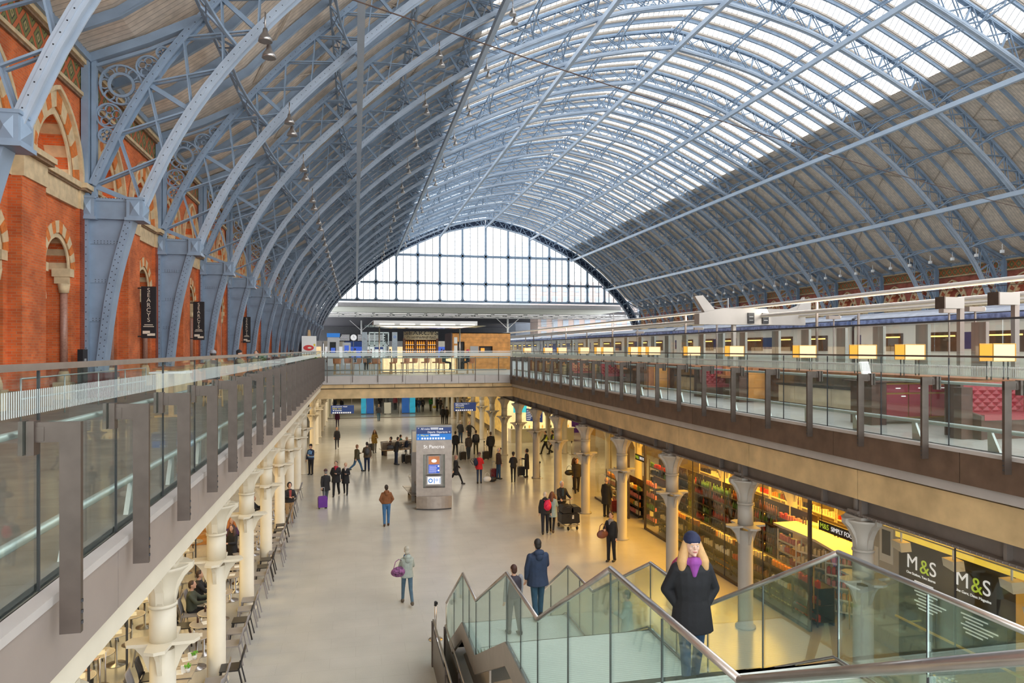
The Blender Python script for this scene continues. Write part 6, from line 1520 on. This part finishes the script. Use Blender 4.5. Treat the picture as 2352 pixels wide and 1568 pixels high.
    # hair, hats, hood
    if not bald:
        b = MB(); b.ell(V(hc+Vector((0,-.018,.022))), .082*s,.092*s,.100*s,16,10); b.ell(V(hc+Vector((0,-.045,-.03))), .074*s,.062*s,.085*s,14,8)
        if longhair:
            for sd in (-1,1):
                P = [V(hc+Vector((sd*.065,-.02,.02))), V(hc+Vector((sd*.092,-.005,-.09))), V(hc+Vector((sd*.118,.02,-.17))), V(hc+Vector((sd*.125,.035,-.24)))]
                for p, q, r0, r1 in zip(P, P[1:], (.040,.055,.060), (.055,.060,.045)): cap(b, p, q, r0*s, r1*s, 12)
            cap(b, V(hc+Vector((0,-.07,0))), V(hc+Vector((0,-.12,-.24))), .075*s,.07*s)
        remesh(b, vox, 'hair', cmat(hair,.6), R, 10 if det == 2 else 2)
        # hairline stays behind the face: the cap is pushed back and up
    elif hair is not None:
        b = MB(); b.ell(V(hc+Vector((0,-.03,-.02))), .079*s,.075*s,.07*s,14,8); b.build('hair', cmat(hair,.6), R)
    if hat: b = MB(); loft(b, [(v.x*s,v.y*s,v.z*s,rx*s,ry*s) for v,rx,ry in ((hc+Vector((0,-.012,.03)),.088,.104),(hc+Vector((0,-.012,.06)),.092,.106),(hc+Vector((0,-.015,.10)),.080,.092),(hc+Vector((0,-.018,.135)),.045,.055),(hc+Vector((0,-.02,.147)),.012,.015))], 18); remesh(b, max(vox*.8,.006), 'hat', cmat(hat), R, 2)
    if hood:
        b = MB()
        if hood == 'up': b.ell(V(hc+Vector((0,-.035,.01))), .105*s,.105*s,.135*s,14,10)
        else: b.ell(V(T(1.45)+Vector((0,-.09,.01))), .12*s,.075*s,.075*s,14,8); b.ell(V(T(1.37)+Vector((0,-.11,.0))), .09*s,.06*s,.09*s,14,8)
        remesh(b, vox, 'hood', cmat(top), R, 3)
    if scarf: b = MB(); b.ring(V(T(1.475)+Vector((0,.012,0))), .072*s,.05*s,'z',14); b.ring(V(T(1.45)+Vector((0,.02,0))), .085*s,.045*s,'z',14); cap(b, V(T(1.45)+Vector((.0,.085,0))), V(T(1.33)+Vector((.01,.12,0))), .068*s,.026*s); remesh(b, max(vox,.009), 'scarf', cmat(scarf), R, 2)
    if inner: b = MB(); b.prism([(-.04*s,0),(.04*s,0),(.055*s,.30*s),(-.055*s,.30*s)], (lean*.3+.10)*s, (lean*.3+.135)*s, 'y'); o = b.build('shirt_front', cmat(inner), R); o.location = (0,0,(1.13+up)*s)
    if vest: b = MB(); loft(b, [(v.x*s,v.y*s,v.z*s,rx*s,ry*s) for v,rx,ry in ((T(1.00),.20,.142),(T(1.2),.203,.14),(T(1.36),.205,.13),(T(1.42),.12,.10))]); b.build('vest', cmat(vest), R); b = MB(); loft(b, [(0,0,(zz+up)*s,.206*s,.145*s) for zz in (1.06,1.10)]); b.build('reflective_band', M['white'], R)
    if det:
        for sd in (-1,1):
            e = MB(); e.ell(V(hc+Vector((sd*.031,.0835,.006))), .0105*s,.004*s,.0048*s,10,6); w0 = e.build('eye', M['sign_white'] if False else M['white'], R)
            e = MB(); e.ell(V(hc+Vector((sd*.031,.0875,.006))), .005*s,.003*s,.0048*s,8,6); e.build('iris', M['dark'], w0)
            e = MB(); e.bar(V(hc+Vector((sd*.016,.092,.026))), V(hc+Vector((sd*.048,.083,.028))), .006*s,.006*s); e.build('eyebrow', cmat(hair), R)
        e = MB(); e.ell(V(hc+Vector((0,.094,-.052))), .024*s,.006*s,.0075*s,12,6); e.build('mouth', cmat((.48,.14,.13),.5), R)
    return R, sh, s
def carried(nm, lab, cat, loc, mt, shape, rz=0.0):
    r = thing(nm, lab, cat, loc, rz)
    if shape == 'case':
        b = MB(); b.prism([(-.2,.06),(.2,.06),(.21,.5),(.17,.56),(-.17,.56),(-.21,.5)], -.12,.12); b.build('shell', mt, r); b = MB(); b.bar((-.09,.1,.55),(-.09,.1,.95),.02,.02); b.bar((.09,.1,.55),(.09,.1,.95),.02,.02); b.bar((-.1,.1,.95),(.1,.1,.95),.03,.03); b.build('handle', M['grey'], r)
        b = MB()
        for x in (-.16,.16): b.tube([(x-.02,.08,.035),(x+.02,.08,.035)],.035,8); b.tube([(x-.02,-.08,.035),(x+.02,-.08,.035)],.035,8)
        b.build('wheel', M['black'], r); b = MB(); b.box(-.14,.14,-.135,-.12,.14,.34); b.build('front_pocket', mt, r)
    elif shape == 'backpack':
        b = MB(); b.ell((0,0,.0),.16,.10,.22,12,8); b.build('body', mt, r); b = MB(); b.ell((0,-.08,-.05),.11,.06,.12,10,6); b.build('pocket', mt, r); b = MB(); b.path([(-.1,.05,.18),(-.12,.16,.2),(-.13,.26,.05),(-.1,.1,-.15)],.04,.012,(1,0,0)); b.path([(.1,.05,.18),(.12,.16,.2),(.13,.26,.05),(.1,.1,-.15)],.04,.012,(1,0,0)); b.build('strap', mt, r)
    else:
        b = MB(); b.ell((0,0,0),.24,.11,.15,12,8); b.build('body', mt, r); b = MB(); b.path([(-.16,0,.08),(-.1,0,.3),(.0,0,.36),(.1,0,.3),(.16,0,.08)],.03,.012,(0,1,0)); b.build('strap', mt, r)
    return r
BLK = (.014,.014,.017); NAVY = (.015,.025,.06); JEAN = (.05,.12,.22); GREY = (.10,.10,.11); BRN = (.07,.04,.025); BLOND = (.60,.42,.22); OLV = (.07,.06,.03)
person('security guard in a blue hi-vis vest and dark beanie by the last left column', *G(714,1089.5), 0, 1.80, 150, NAVY, BLK, BLK, .88, 0, 1, ('front','down'), hat=BLK, vest=(.12,.28,.55), det=1)
p = G(748,1159); person('older man in a flat cap and black coat pulling a purple suitcase', *p, 0, 1.72, 20, BLK, (.10,.12,.14), (.2,.2,.2), .72, .6, 1, ('pull','front'), hat=(.10,.05,.05), det=1)
carried('suitcase', 'small purple wheeled suitcase behind the man in a flat cap', 'suitcase', (*G(741,1167),0), mat('purple_fabric', (.14,.03,.30), .6), 'case', .2)
person('man in an open black coat with a red scarf walking towards the camera', *G(772,1139), 0, 1.80, 170, BLK, BLK, (.03,.02,.02), .70, .6, 1, ('front','pocket'), scarf=(.40,.02,.05), det=1)
person('fair-haired woman in a black coat and pale scarf walking beside the red-scarfed man', *G(794,1135.5), 0, 1.66, 175, BLK, BLK, BLOND, .62, .5, -1, ('front','down'), scarf=(.6,.5,.45), fem=True, det=1)
person('man in a brown jacket and jeans seen from behind in the middle of the floor', *G(887.6,1207.5), 0, 1.74, 5, (.20,.075,.025), (.05,.15,.32), (.03,.02,.015), .95, .15, 1, ('pocket','pocket'), hood='down', det=1, shoes=BRN)
person('person in an olive jacket and blue jeans striding away to the right', *G(820,1083), 0, 1.72, -60, OLV, JEAN, (.25,.12,.06), .84, 1.1, 1, ('front','swingb'), build=1.1)
person('man in an olive-brown coat with a black backpack walking away', *G(843,1082), 0, 1.80, 5, (.09,.06,.035), NAVY, (.03,.02,.02), .82, .3, -1, ('front','down'))
x_, y_ = G(843,1082); carried('backpack', 'black backpack on the man in the olive-brown coat', 'backpack', (x_,y_-.22,1.22), M['dark'], 'backpack')
person('woman in a mustard coat with long brown hair facing the camera', *G(860.5,1040), 0, 1.68, 190, (.30,.18,.03), (.15,.13,.10), (.10,.05,.02), .72, .2, 1, ('front','down'), fem=True, longhair=True)
carried('suitcase', 'dark suitcase beside the woman in the mustard coat', 'suitcase', (*G(853,1036),0), M['dark'], 'case', .5)
person('man in dark clothes bending over his phone with a shoulder bag', *G(910,1067), 0, 1.80, -80, BLK, NAVY, (.03,.02,.02), .82, .1, 1, ('front','phone'), lean=.15)
x_, y_ = G(903,1067); carried('shoulder_bag', 'round dark shoulder bag on the man left of the totem', 'bag', (x_-.15,y_,1.12), M['dark'], 'bag')
person('young person with a rucksack standing by luggage left of the totem', *G(947.8,1069), 0, 1.62, -60, (.10,.10,.11), (.08,.14,.22), (.12,.06,.03), .86, 0, 1, ('front','front'))
for i, (a, c_) in enumerate(((930,1062),(938,1064))): carried('suitcase', 'large black suitcase left of the totem, %s' % ('left one','right one')[i], 'suitcase', (*G(a,c_),0), M['black'], 'case', .2)
person('woman in a dark parka carrying a small bag, walking towards the camera on the left', *G(774,1030.5), 0, 1.66, 180, (.02,.02,.025), (.02,.02,.03), (.30,.14,.06), .74, .7, 1, ('down','swingf'), fem=True)
person('woman in a purple jacket walking towards the camera below the left hanging sign', *G(775,981), 0, 1.62, 175, (.10,.015,.06), (.04,.02,.06), (.25,.1,.05), .8, .5, 1, ('down','down'), fem=True)
person('man in dark clothes and blue jeans walking away beyond the glass line', *G(870,967), 0, 1.76, 5, (.03,.035,.045), (.05,.13,.2), (.3,.22,.15), .85, .4, 1, ('front','down'))
person('dark-coated man standing behind the totem, left of a pair', *G(1017,973), 0, 1.80, 0, BLK, BLK, (.05,.03,.02), .85, 0, 1, ('down','down'))
person('dark-coated man standing behind the totem, right of a pair', *G(1026,973), 0, 1.74, 20, BLK, BLK, (.04,.03,.02), .85, 0, 1, ('front','down'))
person('bald man in a dark jumper seated behind the totem', 5.6, 53.5, 0, 1.75, 180, BLK, BLK, (.3,.2,.15), .9, 0, 1, ('table','table'), sit=.47, bald=True)
person('man in a brown jacket lounging on the steel bench with stretched legs', 2.25, 50.0, 0, 1.78, 70, (.07,.035,.03), NAVY, (.03,.02,.02), .9, 0, 1, ('fold','fold'), sit=.47, lean=-.25)
person('person in a green top sitting sideways on the steel bench', 3.15, 51.3, 0, 1.72, -70, (.01,.16,.14), (.04,.09,.2), (.02,.015,.01), .95, 0, 1, ('table','down'), sit=.47)
person('grey-haired person in a navy coat seated at the right of the bench', 3.5, 50.2, 0, 1.66, -90, NAVY, (.3,.26,.22), (.5,.45,.4), .9, 0, 1, ('fold','fold'), sit=.47)
person('grey-haired man in black standing right of the totem with an arm out', *G(1057.5,1017), 0, 1.80, -40, BLK, (.02,.04,.08), (.4,.35,.3), .82, .1, 1, ('out','down'))
person('person in black spreading both arms between the travellers', *G(1078,1016), 0, 1.70, -160, BLK, BLK, (.08,.04,.02), .84, 0, 1, ('out','out'))
person('traveller in brown with a black backpack pulling a case, left of two', *G(1076,1054), 0, 1.76, 10, (.06,.045,.035), (.04,.05,.06), (.05,.03,.02), .84, .4, 1, ('pull','down'))
person('traveller with a large dark rucksack, right of two', *G(1093,1043.5), 0, 1.74, 0, BLK, OLV, (.05,.03,.02), .86, .4, -1, ('down','down'))
x_, y_ = G(1093,1043.5); carried('backpack', 'large dark rucksack on the right-hand traveller', 'backpack', (x_,y_-.24,1.2), M['dark'], 'backpack')
carried('suitcase', 'black wheeled suitcase below the brown-clad traveller', 'suitcase', (*G(1063,1056),0), M['black'], 'case', .3)
person('stout man in a black coat walking away with a black suitcase', *G(1127,1051), 0, 1.80, 10, BLK, BLK, (.1,.07,.05), .78, .3, 1, ('down','down'), build=1.15)
carried('suitcase', 'tall black suitcase beside the stout man in a black coat', 'suitcase', (*G(1116,1055),0), M['black'], 'case', .2)
person('woman in a bright red coat and dark jeans with carrier bags', *G(1101,1110), 0, 1.72, -20, (.60,.015,.02), (.03,.05,.10), (.25,.14,.1), .80, .1, 1, ('down','front'), fem=True, hat=(.12,.06,.06), det=1)
x_, y_ = G(1101,1110); carried('backpack', 'navy rucksack on the woman in the red coat', 'backpack', (x_-.22,y_-.08,1.2), cmat(NAVY), 'backpack', .9)
carried('carrier_bag', 'white and red carrier bag beside the woman in the red coat', 'bag', (x_+.45,y_+.05,.22), M['white'], 'bag'); carried('carrier_bag', 'black carrier bag right of the white one', 'bag', (x_+.75,y_+.1,.18), M['black'], 'bag')
person('bald man in a brown leather jacket and jeans facing right', *G(1145,1100), 0, 1.80, -75, (.06,.03,.02), (.03,.07,.13), (.5,.45,.4), .84, .1, 1, ('down','down'), bald=True, det=1)
carried('suitcase', 'dark red suitcase behind the bald man in brown', 'suitcase', (*G(1135,1098),0), mat('dark_red_shell', (.15,.01,.02), .4), 'case', .1)
person('person in a puffy black jacket over a white hem and tights, feet apart', *G(1179,1107), 0, 1.70, -10, (.015,.017,.022), BLK, (.05,.03,.02), .88, .4, 1, ('front','front'), fem=True, hat=BLK)
person('woman in a long black hooded coat facing the puffy-jacket person', *G(1210,1096), 0, 1.66, 80, BLK, BLK, BLK, .52, 0, 1, ('front','down'), fem=True, hood='up')
carried('suitcase', 'black suitcase between the two people by the right columns', 'suitcase', (*G(1197,1093),0), M['black'], 'case')
person('dark figure half hidden by the upper right edge of the totem', *G(1046,1045), 0, 1.72, -20, BLK, BLK, BLK, .8, .7, 1, ('down','down'))
person('striding dark figure half hidden by the lower right edge of the totem', *G(1047,1112), 0, 1.70, -80, BLK, BLK, (.4,.2,.15), .62, 1.3, 1, ('swingf','swingb'), fem=True)
for i, (px_, py_, c_, l_) in enumerate(((955,945.6,BLK,BLK),(962,947,NAVY,JEAN),(971,945.6,BLK,BLK),(989,944,(.03,.22,.04),OLV),(1004,944,BLK,BLK),(1012,946,(.05,.03,.03),BLK))):
    person('traveller in the far group beyond the bridge, %s from the left%s' % (nth(i), ', in bright green' if i == 3 else ''), *G(px_,py_), 0, 1.74, 160+12*i, c_, l_, BRN, .84, .2, 1, ('down','front'))
carried('carrier_bag', 'bright yellow bag held by the far group', 'bag', (*G(998,944),.5), M['petal_y'], 'bag')
person('person in a dark jacket and pink hat beyond the left hanging sign', *G(769,945), 0, 1.70, 160, NAVY, BLK, BRN, .85, 0, 1, ('down','down'), hat=(.5,.12,.14)); person('woman with a mint bag beyond the left hanging sign', *G(785,946), 0, 1.66, 200, BLK, BLK, BRN, .8, 0, 1, ('down','down'), fem=True)
person('person in black riding up the left escalator', 2.8, 84.2, .5, 1.7, 0, BLK, BLK, BRN, .84, 0, 1, ('down','down')); person('dark figure in a red top on the right escalator', 4.5, 83.6, .3, 1.75, 180, (.25,.02,.03), BLK, BRN, .84, .3, 1, ('down','down'))
YV = (.35,.45,.03)
person('police officer in a yellow vest striding left between the columns, left of two', *G(1253,1043), 0, 1.76, 70, BLK, BLK, BLK, .95, 1.1, 1, ('swingf','swingb'), vest=YV); person('police officer in a yellow vest, right of two', *G(1269,1043), 0, 1.74, 60, BLK, BLK, BLK, .95, .8, -1, ('down','down'), vest=YV)
person('man in a dark suit with a big black shoulder bag beside a column', *G(1325,1131), 0, 1.80, 170, (.03,.025,.025), (.03,.025,.025), (.08,.05,.03), .80, .4, 1, ('down','down'), det=1)
x_, y_ = G(1325,1131); carried('shoulder_bag', 'big black shoulder bag of the man in the dark suit', 'bag', (x_-.42,y_,1.05), M['black'], 'bag')
person('woman in black looking into the far shop window', 12.0-.75, 35.6, 0, 1.70, -90, (.03,.025,.02), BLK, (.06,.03,.02), .88, 0, 1, ('front','front'), fem=True, longhair=True)
person('bald man in a long black coat standing at the shop window', *G(1392.6,1187), 0, 1.76, -50, BLK, BLK, (.4,.3,.25), .58, 0, 1, ('down','down'), bald=True, det=1)
carried('suitcase', 'small dark red suitcase right of the man in the long black coat', 'suitcase', (*G(1413,1176),0), mat('wine_shell', (.12,.01,.015), .4), 'case')
person('person in black with a bright pink backpack walking away', *G(1252,1226), 0, 1.72, -15, (.02,.02,.025), (.015,.018,.03), (.6,.5,.4), .86, .6, 1, ('down','down'), hood='down', det=1)
x_, y_ = G(1252,1226); carried('backpack', 'bright pink backpack on the walker in black', 'backpack', (x_+.04,y_-.24,1.2), mat('hot_pink', (.75,.01,.08), .5), 'backpack')
person('long-haired woman in a pale blue coat walking beside the pink backpack', *G(1268,1222), 0, 1.68, -25, (.30,.42,.44), BLK, (.16,.06,.03), .68, .6, -1, ('down','front'), fem=True, longhair=True, det=1, shoes=BRN)
person('white-haired man in black pushing a loaded luggage trolley', *G(1290,1200), 0, 1.80, 190, (.015,.015,.018), (.03,.035,.05), (.7,.7,.68), .84, .2, 1, ('push','push'), inner=(.02,.05,.08), det=1)
tr_ = thing('luggage_trolley', 'airport luggage trolley stacked with black bags', 'trolley', (*G(1306,1212),0), .15)
b = MB(); b.bar((-.3,.4,.2),(.3,.4,.2),.03,.03); b.bar((-.3,-.4,.2),(.3,-.4,.2),.03,.03); b.bar((-.3,.4,.2),(-.3,-.4,.2),.03,.03); b.bar((.3,.4,.2),(.3,-.4,.2),.03,.03); b.bar((-.3,.4,.2),(-.3,.5,1.05),.03,.03); b.bar((.3,.4,.2),(.3,.5,1.05),.03,.03); b.bar((-.3,.5,1.05),(.3,.5,1.05),.04,.04); b.ring((0,-.42,.2),.18,.025,'z',12); b.build('frame', M['steel_p'], tr_)
b = MB()
for x,y in ((-.28,.38),(.28,.38),(-.2,-.38),(.2,-.38)): b.tube([(x-.02,y,.08),(x+.02,y,.08)],.08,10)
b.build('wheel', M['black'], tr_)
x_, y_ = G(1306,1212)
for i, (dx, dz, sx_, sz_, lab) in enumerate(((0,.24,.80,.42,'large black holdall lying on the luggage trolley'),(-.12,.68,.5,.28,'small black bag on top of the trolley load, left'),(.25,.68,.42,.24,'small black bag on top of the trolley load, right'))):
    b = MB(); b.prism([(-sx_/2,.04),(-sx_/2+.05,0),(sx_/2-.05,0),(sx_/2,.04),(sx_/2-.02,sz_-.05),(sx_/2-.1,sz_),(-sx_/2+.1,sz_),(-sx_/2+.02,sz_-.05)],-.28,.28); r = thing('holdall', lab, 'bag', (x_+dx,y_,dz)); b.build('body', M['black'], r); b = MB(); b.path([(-.1,-.29,sz_*.6),(-.06,-.34,sz_*.85),(.06,-.34,sz_*.85),(.1,-.29,sz_*.6)],.03,.01,(0,1,0)); b.build('handle', M['dark'], r)
b = MB(); b.box(-.04,.04,-.295,-.285,.2,.35); r = b.build('luggage_tag', M['white'], None, (x_+.1,y_,.24)); tag(r, 'white luggage tag hanging on the large black holdall', 'tag')
person('person in black carrying a brown duffel bag beside a column', *G(1404,1289), 0, 1.74, 130, BLK, BLK, (.06,.03,.02), .95, .15, 1, ('bag','front'), scarf=(.25,.24,.25), det=1)
x_, y_ = G(1404,1289); carried('duffel_bag', 'brown leather duffel bag at the hip of the person in black', 'bag', (x_-.36,y_-.1,1.0), mat('brown_leather', (.20,.07,.045), .5), 'bag', .3)
person('walker in a pale grey-green anorak and flared jeans seen from behind', *G(935,1387), 0, 1.70, 8, (.34,.39,.36), (.07,.13,.19), (.5,.48,.42), .84, .7, -1, ('front','front'), fem=True, hood='down', hat=(.42,.40,.34), scarf=(.03,.12,.3), det=2, shoes=(.1,.08,.06))
x_, y_ = G(935,1387); carried('patterned_bag', 'purple and orange patterned shoulder bag of the anorak walker', 'bag', (x_-.24,y_-.08,.98), mat('patterned_cloth', (.20,.07,.18), .7, 0, .9, 14), 'bag', .2)
person('young man in a hooded black jacket and beige trousers standing by the cafe chairs', *G(665,1201), 0, 1.74, 200, BLK, (.38,.25,.13), BLK, .90, 0, 1, ('front','front'), hood='up', inner=(.35,.06,.05), det=1, shoes=(.12,.04,.02))
person('tall dark-haired man in a navy parka descending the stair, seen from behind', 3.80, 14.6, 1.65, 1.72, 5, (.02,.035,.075), (.03,.08,.13), (.02,.015,.012), .74, .3, 1, ('down','front'), hood='down', det=2, build=1.1)
person('child in a dark waistcoat with grey sleeves beside the man in the parka', 3.12, 13.9, 1.65, 1.42, 20, (.035,.03,.045), (.10,.10,.11), (.06,.02,.012), .92, .3, -1, ('down','down'), sleeve=(.28,.28,.30), det=2, longhair=False)
wx, wy, wz = 3.66, 7.25, 3.56
person('blonde woman in black coat, navy beanie and purple scarf on the stair', wx, wy, wz, 1.80, 172, (.012,.012,.016), (.04,.09,.18), (.60,.36,.15), .70, .35, 1, ('pocket','pocket'), hat=(.012,.018,.06), scarf=(.28,.06,.32), fem=True, longhair=True, det=2, shoes=(.06,.05,.05), build=1.12, skin=mat('fair_skin', (.75,.48,.37), .5, 0, .04, 6))
carried('backpack', 'backpack with magenta straps on the blonde woman climbing the stair', 'backpack', (wx,wy+.24,wz+1.25), mat('magenta_nylon', (.35,.02,.10), .5), 'backpack', PI)
person('figure in a pale grey-green coat walking behind the stair glass', 6.35, 15.9, 0, 1.68, 60, (.35,.40,.38), GREY, (.04,.03,.03), .72, .8, 1, ('front','down'), det=1)
person('dark-haired child crossing the floor behind the stair glass', 7.0, 14.1, 0, 1.25, 60, BLK, BLK, BLK, .85, .5, 1, ('down','down'))
person('woman in a long black coat standing among the cafe tables', -3.95, 24.6, 0, 1.66, 150, BLK, BLK, (.06,.03,.03), .5, 0, 1, ('front','down'), fem=True, longhair=True, det=1)
person('person with curly orange hair in purple behind the woman in black at the cafe', -4.15, 25.6, 0, 1.68, 200, (.08,.03,.09), BLK, (.5,.16,.03), .85, 0, 1, ('front','front'), fem=True, longhair=True)
for i, (x, y, f_, c_) in enumerate(((-4.25,20.1,-90,(.06,.07,.05)),(-4.25,21.0,-80,BLK),(-4.3,28.0,-90,BLK),(-4.2,31.2,-90,BLK),(-5.9,16.4,-90,(.3,.25,.2)),(-6.1,19.0,90,BLK))):
    person('seated cafe guest in %s, %s from the camera' % (('a dark green quilted coat','a black coat','dark clothes','a black jacket','a beige jumper','a dark coat')[i], nth(i)), x, y, 0, 1.72, f_, c_, BLK, BRN, .9, 0, 1, ('table','table'), sit=.47)
for i, (x, y, f_, c_, ht, lab) in enumerate(((-3.9,21.1,30,(.10,.10,.10),(.3,.3,.32),'man in a grey beanie and dark jacket seated behind the left glass rail'),(-4.0,26.2,-100,BLK,BLK,'person in a black beret seated behind the left glass rail'),(-3.6,27.6,170,BLK,None,'dark-haired woman looking down behind the left glass rail'),(-3.2,37.5,20,BLK,None,'man in a dark jacket seen from behind at the far end of the left rail'))):
    person(lab, x, y, DK, 1.72, f_, c_, BLK, (.04,.03,.025), .9, 0, 1, ('table','table'), sit=.76, hat=ht, det=1)
    dup(s1, (x,y,DK), math.radians(f_)+PI*0, 'tan bar stool under the %s' % lab[:lab.index(' seated') if ' seated' in lab else 20].replace('a ',''))
for i, (x, y, f_, c_, ht, lab) in enumerate(((.78,45.2,160,BLK,None,'person in black seated with back turned on the bridge bar stool'),(5.6,45.75,-90,(.02,.05,.04),None,'woman in dark green seated left of the small high table'),(7.2,45.9,90,(.02,.02,.03),(.5,.01,.08),'woman in a crimson headscarf seated right of the small high table'))):
    person(lab, x, y, DK, 1.70, f_, c_, BLK, (.04,.03,.025), .9, 0, 1, ('table','table'), sit=.78, hat=ht, fem=True)
rg = random.Random(9)
for i in range(16):
    person('distant passenger among the crowd on the upper concourse, %s from the left' % nth(i), -3.5+1.05*i+rg.random()*.4, 84+rg.random()*14, DK, 1.6+.2*rg.random(), rg.random()*360, [(.3,.05,.06),BLK,NAVY,(.5,.45,.4),(.03,.03,.03),(.4,.1,.12)][i%6], BLK, BRN, .85, .3, 1, ('down','front'))

bpy.data.scenes.remove(TMP)

for m_ in bpy.data.materials: m_.cycles.emission_sampling = 'NONE'      # these faces are seen glowing; the lamps themselves do the lighting
